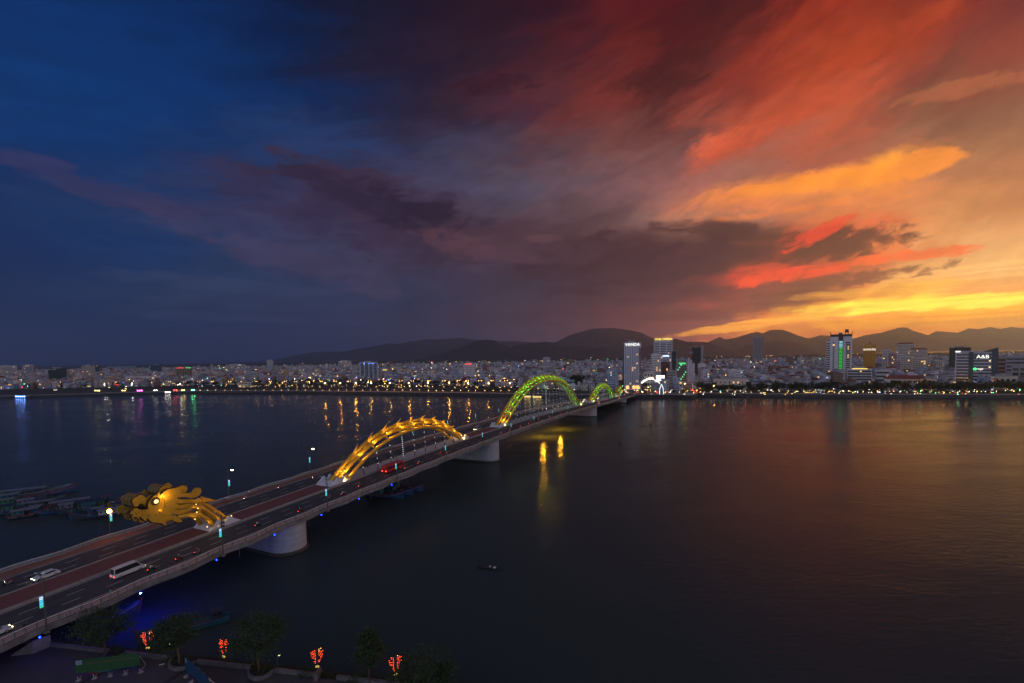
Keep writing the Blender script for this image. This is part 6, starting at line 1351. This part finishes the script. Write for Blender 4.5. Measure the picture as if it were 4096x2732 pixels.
# broadcaster: stepped block with mast
t = tower('broadcast_building', 'stepped grey broadcaster building with VTV8 sign and green lit windows', 2708, 2749, 1438, 1549, F_GREY, 'none', dep=.8, roof='box')
w, h = t['w'], t['h']
for k in range(9):
    z = 3 + k * (h * .82 - 3) / 9; mb = MB(); mb.box(-w * .46, w * .44, -.25, 0, z, z + 1.3); part(mb, 'sill_band', F_DARK, t)
    for c in range(6): mb = MB(); x = -w * .42 + c * w * .14; mb.box(x, x + w * .085, -.2, .05, z + 1.7, z + 4.4); part(mb, 'window', WG if (k * 7 + c * 5) % 6 else em('green_room', (.15, 1, .3), 1.2, False), t)
sign(t, 'VTV8', mat('sign_dark_green', (.03, .05, .045), .5), -.02, .93, 5.2); sign(t, 'THVN', S_G, 0, .85, 3.6)
for k in range(3):
    mb = MB(); mb.box(-w * (.5 + .14 * (k + 1)), -w * (.5 + .14 * k), .5, w * .6, 0, h * (.68 - .18 * k)); part(mb, 'stepped_wing', F_BEIGE, t)
for k in range(3): mb = MB(); mb.box(w * (.52 + .22 * k), w * (.70 + .22 * k), .2 * k, w * .6, 0, h * (1.06 - .1 * k)); part(mb, 'fin_tower', F_LAV, t)
loc = t.location; D = loc.y
m = thing('radio_mast', 'red and white lattice radio mast on the broadcaster roof', 'mast', (at(2763, 1430, D + 8).x, D + 8, at(2763, 1431, D + 8).z))
hM = at(2763, 1361, D + 8).z - m.location.z
for k in range(6):
    mb = MB(); z0, z1 = hM * k / 6, hM * (k + 1) / 6; r0, r1 = 2.0 - 1.6 * k / 6, 2.0 - 1.6 * (k + 1) / 6
    for q in range(4):
        a, b = math.pi / 4 + q * math.pi / 2, math.pi / 4 + (q + 1) * math.pi / 2
        mb.tube([(r0 * math.cos(a), r0 * math.sin(a), z0), (r1 * math.cos(a), r1 * math.sin(a), z1)], .14, 4); mb.tube([(r0 * math.cos(a), r0 * math.sin(a), z0), (r1 * math.cos(b), r1 * math.sin(b), z1)], .1, 4)
    part(mb, 'lattice_section', mat('mast_red', (.35, .04, .03), .6) if k % 2 == 0 else hwhite, m)
mb = MB(); mb.box(-2.5, 2.5, -2.5, 2.5, hM * .28, hM * .34); part(mb, 'dish_platform', F_GREY, m)
t = tower('louvred_tower', 'dark louvred tower with pale side wall right of the mast', 2768, 2802, 1391, 1510, F_DARK, 'bands', win=mat('louvre_gap', (.02, .02, .022), .5), floors=17, dep=.5, lit=0)
mb = MB(); mb.box(t['w'] * .5, t['w'] * .76, 0, t['w'] * .5, 0, t['h'] * 1.08); part(mb, 'side_slab', F_GREY, t)
tower('blank_white_block', 'blank white wall block right of the broadcaster', 2792, 2822, 1455, 1545, F_WHITE, 'none')
tower('theatre_hall', 'pale hall with long flat roof and round arched front on the right bank', 2858, 2976, 1518, 1562, F_CREAM, floors=2, cols=7, dep=.6, wf=(.25, .3))
# --- right side
D2 = 2400
t = tower('slim_tower', 'very tall slim dark tower rising alone before the hills', 3013, 3050, 1347, 1446, F_GREY, 'strips', win=F_DARK, floors=34, cols=7, dep=.9, lit=0, d=D2, wf=(.45, .5))
tower('brown_office', 'brown office block with dark blue stair strip', 3147, 3178, 1426, 1482, F_BROWN, 'bands', win=mat('brown_glass', (.08, .055, .05), .4), floors=11, dep=.6, lit=.02)
tower('blue_stair_block', 'dark blue glazed stair tower beside the brown office block', 3178, 3187, 1424, 1482, F_TEAL, 'none')
t = tower('led_tower', 'tall white tower with a vertical stripe of green and blue lit bars', 3325, 3397, 1337, 1538, F_WHITE, 'none', dep=.6, roof='none')
w, h = t['w'], t['h']
mb = MB(); mb.box(-w * .11, w * .10, -.3, 0, 1, h * .97); part(mb, 'led_recess', F_DARK, t)
LEDG, LEDB = em('led_bar_green', (.03, .8, .09), .8), em('led_bar_ice', (.4, .9, 1), .9)
for k in range(30):
    z = 3 + k * (h * .88 - 3) / 30; mb = MB(); mb.box(-w * .085, w * .075, -.5, -.3, z, z + .9); part(mb, 'led_bar', LEDB if k < 3 or k > 24 else LEDG, t)
for k in range(20):
    z = 3 + k * (h * .86 - 3) / 20
    mb = MB(); mb.box(w * .22, w * .42, -.3, .05, z, z + 1.9); part(mb, 'window', WBR, t)
    if k in (2, 6, 12, 13, 16, 17): mb = MB(); mb.box(w * .30, w * .36, -.4, -.28, z + .3, z + 1.5); part(mb, 'lit_window', WL, t)
    mb = MB(); mb.box(-w * .37, -w * .30, -.3, .05, z, z + 1.9); part(mb, 'window', WG if k != 18 else WL, t)
mb = MB(); mb.box(-w * .5, w * .5, -.5, w * .6, h * .955, h * 1.0); part(mb, 'crown_band', F_DARK, t)
for x0, x1, zz in ((-.12, .06, 1.03), (-.5, -.47, 1.05), (.47, .5, 1.05)): mb = MB(); mb.box(x0 * w, x1 * w, 0, 3, h * .98, h * zz); part(mb, 'roof_fin', F_DARK, t)
mb = MB(); mb.box(w * .17, w * .34, 4, 12, h * 1.035, h * 1.095); part(mb, 'rooftop_sign_box', F_DARK, t)
for x in (.19, .32): mb = MB(); mb.tube([(x * w, 8, h), (x * w, 8, h * 1.04)], .4, 5); part(mb, 'sign_strut', F_DARK, t)
tower('annex_tower', 'narrow white annex with dark balconies on the left of the green barred tower', 3305, 3325, 1366, 1520, F_WHITE, 'bands', floors=16, cols=3, dep=.8, lit=.03)
t = tower('curved_terrace_block', 'low block with pale curved terrace bands right of the green barred tower', 3396, 3477, 1478, 1545, F_WHITE, 'bands', win=mat('terrace_glass', (.04, .06, .06), .3), floors=6, dep=.5, lit=.02, wf=(.5, .62)); mb = MB(); mb.box(-t['w'] * .3, t['w'] * .32, -.1, .3, t['h'] + .6, t['h'] + 1.6); part(mb, 'roof_light_strip', em('roof_strip_yellow', (1, .72, .12), 1.6), t)
t = tower('golden_hotel', 'golden yellow hotel with stepped crown and white lit name', 3457, 3496, 1388, 1492, F_GOLD, floors=12, cols=5, dep=.8, lit=.04, roof='none', wf=(.25, .45)); w, h = t['w'], t['h']
for x0, x1, zz in ((-.5, -.28, 1.10), (-.28, -.12, 1.06), (.12, .28, 1.06), (.28, .5, 1.10), (-.12, .12, 1.03)): mb = MB(); mb.box(x0 * w, x1 * w, 0, w * .7, h, h * zz); part(mb, 'crown_step', F_GOLD, t)
mb = MB(); mb.box(-.2 * w, .2 * w, 1, w * .6, h * 1.10, h * 1.13); part(mb, 'crown_bar', F_GOLD, t); mb = MB(); mb.sphere((0, w * .3, h * 1.17), w * .07, 10, 6); part(mb, 'red_ball', mat('ball_red', (.2, .02, .02), .5), t)
sign(t, 'GOPATEL', S_W, 0, .90, 5.6)
tower('slim_white_block', 'slim white block with checkered balconies', 3531, 3556, 1400, 1486, F_WHITE, floors=12, cols=3, dep=.8, wf=(.6, .5), win=WBR)
t = tower('left_apartment_tower', 'taller apartment tower with dark mansard roof behind the town', 3592, 3648, 1376, 1462, F_CREAM, floors=15, cols=12, dep=.5, roof='hip', lit=.02)
t = tower('right_apartment_tower', 'shorter apartment tower with dark mansard roof behind the town', 3643, 3699, 1398, 1470, F_CREAM, floors=11, cols=10, dep=.5, roof='hip', lit=.03)
for k, (x0, x1, y0, y1, m_) in enumerate(((3556, 3580, 1413, 1490, F_PINK), (3576, 3611, 1417, 1490, F_WHITE), (3608, 3642, 1426, 1500, F_CREAM), (3655, 3697, 1432, 1500, F_CREAM), (3560, 3596, 1446, 1505, F_PINK))): tower('mid_block', f'pale mid-rise block below the apartment towers, {ordn[k]} from the left', x0, x1, y0, y1, m_, floors=8, cols=5, group='mid-rise blocks below the apartment towers')
tower('villa', 'wide villa with long red hipped roof and arcade on the right bank', 3552, 3688, 1516, 1553, F_CREAM, floors=2, cols=9, dep=.4, roof='hip', lit=.08, wf=(.3, .5))
tower('villa_annex', 'plain cream annex right of the red roofed villa', 3690, 3738, 1518, 1560, F_CREAM, floors=3, cols=3)
tower('black_balcony_house', 'white house with black balcony boxes right of the curved terraces', 3508, 3552, 1481, 1545, F_WHITE, 'bands', win=F_DARK, floors=4, lit=.02)
tower('construction_block', 'dark green netted unfinished block behind the glass tower', 3805, 3868, 1391, 1500, F_DGREEN, 'none', dep=.6, roof='box')
t = tower('glass_tower', 'glass and white office tower with A&B sign and slanted dark roof', 3840, 3962, 1408, 1552, F_LAV, 'bands', win=mat('green_glass', (.03, .05, .055), .12, spec=.7), floors=11, cols=10, dep=.4, lit=.08, roof='none', wf=(.5, .6), litm=em('office_lit', (1, .8, .4), 1.4, False)); w, h = t['w'], t['h']
mb = MB(); mb.box(-w * .18, -w * .06, -.5, 0, 2, h * 1.0); part(mb, 'glass_bay', F_TEAL, t); mb = MB(); mb.box(w * .36, w * .5 + .3, -.5, w * .4, 2, h); part(mb, 'glass_corner', F_TEAL, t)
mb = MB(); mb.add([(w * .12, -.4, h), (w * .5, -.4, h), (w * .5, -.4, h * 1.12), (w * .12, w * .35, h), (w * .5, w * .35, h), (w * .5, w * .35, h * 1.12)], [(0, 1, 2), (5, 4, 3), (0, 2, 5, 3), (1, 4, 5, 2)]); part(mb, 'slanted_crown', F_TEAL, t)
mb = MB(); mb.box(-w * .38, w * .16, -.8, w * .35, h, h + 1.4); part(mb, 'roof_slab', F_LAV, t)
mb = MB(); mb.box(-w * .03, w * .33, -.45, -.1, h * .80, h * .95); part(mb, 'glazed_hall', F_TEAL, t)
sign(t, 'A&B', S_W, .15, .865, 6.5, -.9); sign(t, 'mgb', S_W, .10, .53, 3.4, -.8); sign(t, 'A&BS', S_B, .05, .17, 3.0, -.8)
mb = MB(); mb.sphere((-w * .0 - 1, -.9, h * .53), 1.7, 10, 6); part(mb, 'green_logo', S_G, t)
mb = MB(); mb.box(-w * .5, -w * .36, -.6, -.1, h * 1.0, h * 1.035); part(mb, 'white_roof_sign', S_W, t)
tower('rose_block', 'rose coloured block with brown window bands right of the glass tower', 3972, 4046, 1429, 1515, F_PINK, 'bands', win=WBR, floors=5, dep=.5)
tower('terraced_grey_block', 'blue-grey terraced block at the right edge', 4040, 4130, 1426, 1520, F_BLUE, 'bands', floors=6, dep=.6)
tower('near_grey_block', 'grey block with large dark windows cut by the right edge', 4062, 4150, 1466, 1545, F_GREY, floors=4, cols=4, wf=(.75, .6))
t = tower('shop_block', 'low building with red lit sign panel right of the glass tower', 3966, 4050, 1508, 1558, F_CREAM, floors=2, cols=5); sign(t, '80', S_R, -.26, .72, 3.2, -.6, F_DARK)
# --- left side
tower('left_edge_hotel', 'white hotel with horizontal dark bands at the left edge', 3, 58, 1464, 1522, F_WHITE, 'bands', floors=11, dep=.4, wf=(.5, .45))
tower('banded_office', 'pale banded office with teal centre window left of the netted block', 98, 129, 1460, 1510, F_LAV, 'bands', floors=10, dep=.9, yaw=-.3)
tower('netted_block', 'dark green netted block on the left', 203, 238, 1481, 1536, F_DGREEN, 'none', dep=.8)
tower('netted_block_core', 'dark unfinished frame behind the left netted block', 214, 260, 1474, 1528, F_DARK, 'none', dep=.5)
tower('beige_slab', 'beige slab building beside the netted block', 250, 275, 1483, 1525, F_BEIGE, 'bands', win=F_BROWN, floors=7, dep=.5)
tower('beige_tower', 'beige tower with rows of small windows on the left', 336, 377, 1464, 1536, F_BEIGE, floors=12, cols=6, dep=.7, side=F_DARK, wf=(.5, .25))
tower('teal_glass_block', 'teal glass block behind the beige tower', 377, 395, 1461, 1500, F_TEAL, 'bands', win=F_DARK, floors=9)
tower('navy_box', 'navy blue box building with white frame on the left', 607, 644, 1461, 1494, F_TEAL, 'none', roof='box')
t = tower('sign_hotel', 'brown hotel with red and green rooftop signs', 712, 766, 1474, 1522, F_BROWN, floors=8, cols=6, dep=.6, lit=.03); sign(t, 'COFFEE', S_R, -.24, 1.05, 4.6); sign(t, 'Green', S_G, .26, 1.06, 4.6)
t = tower('white_clinic', 'pale wide block with lit white sign on the left horizon', 912, 977, 1458, 1487, F_WHITE, 'bands', floors=6, dep=.3); sign(t, 'CLINIC', S_W, .2, .9, 4.0)
tower('cream_topped_tower', 'slim tower with lit cream top standing alone at the left', 1070, 1093, 1441, 1482, F_CREAM, 'strips', win=F_BLUE, floors=12, cols=4, dep=.8)
tower('balcony_tower', 'white tower with stacked balconies left of the golden arch', 1357, 1406, 1444, 1490, F_WHITE, 'bands', floors=10, dep=.5, wf=(.5, .5))
t = tower('glass_office', 'dark glass office block with blue and pink lit logos', 1442, 1512, 1449, 1528, F_LAV, 'strips', win=F_TEAL, floors=14, cols=4, dep=.4, wf=(.75, .5)); sign(t, 'B', S_B, -.25, .94, 6); sign(t, 'DANANG', S_B, .15, .93, 3.2)
t = tower('yellow_sign_block', 'pale block with yellow lit roof sign right of the glass office', 1524, 1557, 1480, 1512, F_LAV, floors=5, cols=5); sign(t, 'BANK', S_Y, 0, 1.02, 4)
t = tower('red_sign_hotel', 'white hotel with arched windows and red roof sign between the arches', 1856, 1903, 1456, 1528, F_WHITE, floors=9, cols=8, dep=.6, yaw=.3, wf=(.4, .4)); sign(t, 'HOTEL', S_R, -.1, 1.0, 4.6)
tower('cream_ribbed_block', 'low cream ribbed building behind the red sign hotel', 1962, 2006, 1473, 1500, F_CREAM, 'strips', win=F_GREY, floors=3, cols=9)
tower('lone_lavender_tower', 'plain lavender tower over the roofs behind the green arch', 2173, 2201, 1430, 1468, F_LAV, floors=10, cols=5)
tower('unfinished_tower', 'unfinished brown tower with green band behind the green arch', 2266, 2300, 1441, 1482, F_BROWN, floors=6, cols=3)
tower('grey_twin', 'grey twin block on the horizon left of the lavender tower', 2128, 2150, 1438, 1466, F_BLUE, floors=6, cols=4)
t = tower('blue_billboard_house', 'house with large pale blue rooftop billboard behind the green arch', 2418, 2452, 1512, 1540, F_LAV, floors=2, cols=3); mb = MB(); mb.box(-t['w'] * .48, t['w'] * .48, -.4, -.1, t['h'] * .8, t['h'] * 1.55); part(mb, 'hoarding', mat('hoarding_print', (.12, .16, .30), .6, scale=.4, col2=(.3, .32, .42)), t)
t = tower('led_shop', 'narrow dark building with lit blue and yellow panels in the middle of the town', 1713, 1732, 1484, 1522, F_DARK, floors=4, cols=3, lit=.3); sign(t, 'VP', S_B, 0, .9, 4)
tower('long_white_store', 'long white store with flat roof on the left bank', 518, 630, 1506, 1532, F_WHITE, floors=2, cols=8, dep=.3, wf=(.3, .3))
tower('bank_pavilion', 'two-storey pale pavilion on the left bank before the lawn', 956, 1003, 1530, 1549, F_CREAM, floors=2, cols=4)
tower('terracotta_hall', 'terracotta coloured hall at the left', 75, 122, 1517, 1536, mat('facade_terracotta', (.30, .12, .08), .8), 'none', dep=.5)
tower('pale_pink_house', 'pale pink blank house near the netted block', 243, 280, 1516, 1536, F_PINK, 'none')
# far cluster of grey blocks on the left horizon
for k in range(14):
    px = 430 + k * 8.2; tower('distant_block', f'tiny grey block on the left horizon, {ordn[k]} of the cluster', px, px + 6, 1463 + (k * 5 % 4), 1476, F_BLUE, 'none', d=3600, roof='none', group='far blocks on the left horizon')
# ------------------------------------------------------------------ low town: rows of small houses
rh = random.Random(21)
HM = [fw_('h_white', (.62, .61, .62), .2), fw_('h_lavender', (.45, .44, .52), .2), fw_('h_cream', (.52, .47, .40), .2), fw_('h_blue', (.34, .40, .50)), fw_('h_pink', (.48, .36, .36)), fw_('h_grey', (.30, .30, .32)), fw_('h_mint', (.36, .46, .43)), fw_('h_brown', (.24, .16, .13)), fw_('h_ochre', (.46, .36, .20))]
HN = ['white', 'lavender', 'cream', 'blue-grey', 'pink', 'grey', 'mint', 'brown', 'ochre']
RM = [redroof, mat('grey_metal_roof', (.22, .23, .26), .6, var=.2, scale=.1), mat('pale_metal_roof', (.38, .40, .44), .5, var=.2, scale=.1), mat('blue_metal_roof', (.16, .24, .34), .5, var=.2, scale=.1)]
RN = ['red', 'grey', 'pale', 'blue']
ALLM = HM + RM + [WG, WL, WC, F_DARK]          # slots: 0-8 walls, 9-12 roofs, 13 dark window, 14 warm, 15 cool, 16 dark
# footprints of the towers, to keep clear
occ = [(o.location.x, o.location.y, o['w'] * .75 + 6) for o in bpy.data.objects if o.get('w')]
def free(x, y, r):
    return all((x - a) ** 2 + (y - b) ** 2 > (r + c) ** 2 for a, b, c in occ)
road_c = W0 + BL * 18
def off_road(x, y):
    v = Vector((x, y, 0)) - road_c; return abs(v.dot(BL)) > 30 or v.dot(BD) < 520
def geo(rng, near):
    w = rng.choice([4.5, 5, 5.5, 7, 9, 12]) * (1 if near else rng.uniform(1.0, 1.7)); dp = rng.uniform(10, 18); h = rng.choice([6.5, 7, 10, 10, 10.5, 13.5, 13.5, 17]) * rng.uniform(.92, 1.08)
    if rng.random() < .022: h = rng.uniform(18, 30); w = rng.uniform(9, 15)
    if rng.random() < .06: w *= 2.6; h = rng.uniform(6, 9)
    return w, dp, h
def house_into(mb, M, w, dp, h, wall, roof, rk, rng, windows=True, lit=.12):
    mb.mi = wall; mb.box(-w / 2, w / 2, 0, dp, -.5, h, M)
    if rk == 0:                                           # flat with parapet, stair box and tank
        mb.mi = roof; mb.box(-w / 2 + .3, w / 2 - .3, .3, dp - .3, h, h + .12, M)
        mb.mi = wall; mb.box(-w / 2, w / 2, -.05, .2, h, h + .9, M); mb.box(-w / 2 + .2, w / 2 - w * .35, dp * .55, dp * .9, h + .12, h + 2.7, M)
        if rng.random() < .5: mb.mi = 11; mb.box(w * .15, w * .15 + 1.3, dp * .3, dp * .3 + 1.3, h + .12, h + 1.9, M)
    else:
        mb.mi = roof; r_ = w * .28 if rk == 1 else w * .12
        vs = [M @ Vector(v) for v in ((-w / 2 - .3, -.4, h), (w / 2 + .3, -.4, h), (w / 2 + .3, dp + .4, h), (-w / 2 - .3, dp + .4, h), (0, -.4 if rk == 2 else dp * .2, h + r_), (0, dp + .4 if rk == 2 else dp * .8, h + r_))]
        mb.add(vs, [(0, 1, 4), (1, 2, 5, 4), (2, 3, 5), (3, 0, 4, 5)])
    if windows:
        fl = max(2, int(h / 3.4)); nc = max(1, int(w / 2.6))
        for f in range(fl):
            for c in range(nc):
                if rng.random() < .2: continue
                x = -w / 2 + w * (c + .5) / nc; z = h * (f + .45) / fl; q = rng.random()
                mb.mi = 14 if q < lit * .8 else (15 if q < lit else 13)
                mb.box(x - w / nc * .3, x + w / nc * .3, -.12, .05, z - .75, z + .75, M)
            if rng.random() < .35: mb.mi = wall; z = h * f / fl; mb.box(-w / 2, w / 2, -.9, 0, z - .08, z + .1, M)
def setb(x): return 225 if x < -300 else (225 + (x + 300) / 300 * -75 if x < 0 else (150 - x / 130 * 100 if x < 130 else 50))
cand = []
for zone, (d0, d1, stx, sty) in enumerate(((0, 330, 13.0, 24.0), (330, 1000, 17.5, 38.0), (1000, 2900, 34.0, 75.0))):
    # d measured back from the built-up line behind the bank road
    for i in range(int((d1 - d0) / sty)):
        dd = d0 + i * sty
        x = -1500 - dd
        while x < 1500 + dd:
            yb = bank_y(max(-2600, min(x, 2600))) + setb(x)
            xx = x + rh.uniform(-2.5, 2.5); yy = yb + dd + rh.uniform(-.22, .22) * sty
            x += stx * rh.uniform(.85, 1.25)
            if abs(xx) > yy * 1.13 + 20 or not off_road(xx, yy): continue
            if zone > 0 and mnoise.noise(Vector((xx / 260, yy / 260, 2.2))) > .42: continue      # parks
            cand.append((yy, xx, zone))
cand.sort()
near_n = 0; town = MB(); NEAR = []
for yy, xx, zone in cand:
    w, dp, h = geo(rh, zone == 0)
    if not free(xx, yy, max(w, 6) * .5): continue
    wall = rh.choices(range(9), (7, 8, 4, 6, 3, 6, 3, 4, 1))[0]; roof = rh.choices((9, 10, 11, 12), (6, 6, 2, 2))[0]; rk = rh.choices((0, 1, 2), (5, 2, 3))[0]
    ang = rh.choice([0, 0, 0, .35, -.3, .12]) + rh.uniform(-.08, .08) + (-.22 if xx > 100 else .12)
    front = zone == 0 and yy < bank_y(max(-2600, min(xx, 2600))) + setb(xx) + 64
    if front and near_n < 290 and abs(xx) < yy * 1.09:
        near_n += 1; px = CXP + F * xx / yy
        t = thing('house', f'{HN[wall]} {["", "", "two", "three", "four", "five", "six"][min(6, max(2, int(h / 3.4)))]}-storey house with {["flat", RN[roof - 9] + " hipped", RN[roof - 9] + " gabled"][rk]} roof {where(px)}', 'house', (xx, yy, LZ), ang, 'small houses behind the far bank')
        I = Matrix.Identity(4); full = MB(); house_into(full, I, w, dp, h, wall, roof, rk, rh, True, .07)
        # split into wall, roof and windows by material
        for nm_, sel in (('wall', set(range(9))), ('roof', {9, 10, 11, 12}), ('windows', {13, 14, 15})):
            mb = MB(); idx = [k for k, m_ in enumerate(full.m) if m_ in sel]
            if not idx: continue
            mp = {}
            for k in idx:
                for v in full.f[k]: mp.setdefault(v, len(mp))
            vs = [None] * len(mp)
            for v, j in mp.items(): vs[j] = full.v[v]
            used = sorted(set(full.m[k] for k in idx))
            mb.v = vs; mb.f = [tuple(mp[v] for v in full.f[k]) for k in idx]; mb.m = [used.index(full.m[k]) for k in idx]
            part(mb, nm_, [ALLM[u] for u in used], t, kind='stuff' if nm_ == 'windows' else None)
    else:
        M = Matrix.Translation((xx, yy, LZ)) @ Matrix.Rotation(ang, 4, 'Z')
        house_into(town, M, w, dp, h, wall, roof, rk, rh, zone < 2, .035)
struct(town, 'town_houses', ALLM, kind='stuff', label='dense mass of small pale houses filling the town behind the front rows')
# trees scattered in the town and a wooded plain before the hills
wood_ = MB()
for i in range(520):
    px = rh.uniform(-40, 4140); d = rh.uniform(900, 4600); p = at(px, 1440, d); s_ = rh.uniform(.8, 1.7)
    for q in range(26):
        v = Vector((rh.gauss(0, 3.4), rh.gauss(0, 3.4), 5.5 + rh.gauss(0, 2.2))) * s_; a = Vector((rh.gauss(0, 1), rh.gauss(0, 1), rh.gauss(0, .6))).normalized() * 1.6 * s_; b = a.cross(Vector((rh.gauss(0, 1), rh.gauss(0, 1), 1))).normalized() * 1.1 * s_
        c = Vector((p.x, p.y, LZ)) + v; wood_.add([c - a, c + b, c + a, c - b], [(0, 1, 2, 3)])
for i in range(1500):
    px = rh.uniform(-40, 4140); d = rh.uniform(3800, 5200); p = at(px, 1440, d)
    for q in range(6):
        c = Vector((p.x + rh.gauss(0, 14), p.y + rh.gauss(0, 14), LZ + rh.uniform(2, 13))); a = Vector((rh.uniform(5, 9), 0, rh.uniform(-1, 1))); b = Vector((0, 1, rh.uniform(3, 5)))
        wood_.add([c - a, c - b, c + a, c + b], [(0, 1, 2, 3)])
struct(wood_, 'distant_woods', leafd, kind='stuff', label='dark tree crowns among the roofs and the wooded plain before the hills')
# lights of the town
lt = MB()
DS = [em('town_amber', (1, .46, .09), 50, False), em('town_white', (1, .84, .6), 36, False), em('town_red', (1, .05, .03), 55, False), em('town_green', (.1, 1, .35), 45, False), em('town_blue', (.12, .3, 1), 60, False), em('town_yellow', (1, .7, .18), 40, False)]
for i in range(430):
    px = rh.uniform(0, 4096); band = rh.random()
    d = rh.uniform(760, 1500) if band < .42 else (rh.uniform(1500, 2800) if band < .65 else rh.uniform(3000, 5200))
    if band >= .65 and px < 1350 and rh.random() < .75: continue
    p = at(px, 1440, d); p.z = LZ + rh.uniform(9, 15) + (4 if d > 3000 else 0); lt.mi = rh.choices(range(6), (10, 6, 1.4, 1, .7, 4))[0]; lt.ball(p, .22 + .00016 * d)
for i in range(70):                         # small lit signs on facades
    px = rh.uniform(0, 4096); d = rh.uniform(740, 1900); p = at(px, 1440, d); z = LZ + rh.uniform(7, 16); w = rh.uniform(1.2, 3.6); lt.mi = 6 + rh.choices(range(6), (2, 3, 4, 2, 3, 3))[0]
    lt.box(p.x - w, p.x + w, p.y, p.y + .3, z, z + rh.uniform(.7, 1.2))
DS += [em('town_sign_%d' % k, c_, 1.4, False) for k, c_ in enumerate(((1, .48, .10), (1, .9, .75), (1, .05, .03), (.1, 1, .35), (.12, .3, 1), (1, .75, .2)))]
struct(lt, 'town_lights', DS, kind='stuff', label='countless small lamps and lit signs scattered over the town')
# ------------------------------------------------------------------ labels: look-alikes told apart by their place from the left
ORD = ordn + ['twentieth'] + ['twenty-' + q for q in ordn[:9]] + ['thirtieth'] + ['thirty-' + q for q in ordn[:9]] + ['fortieth'] + ['forty-' + q for q in ordn[:9]]
by = {}
for o in list(bpy.data.objects):
    for k_ in ('w', 'h'):
        if k_ in o: del o[k_]
    if o.parent is None and o.get('label') and not o.get('kind'): by.setdefault(o['label'], []).append(o)
for lab, os_ in by.items():
    if len(os_) > 1:
        os_.sort(key=lambda o: o.location.x / max(1.0, o.location.y))
        for k_, o in enumerate(os_): o['label'] = f'{lab}, {ORD[min(k_, len(ORD) - 1)]} such from left'
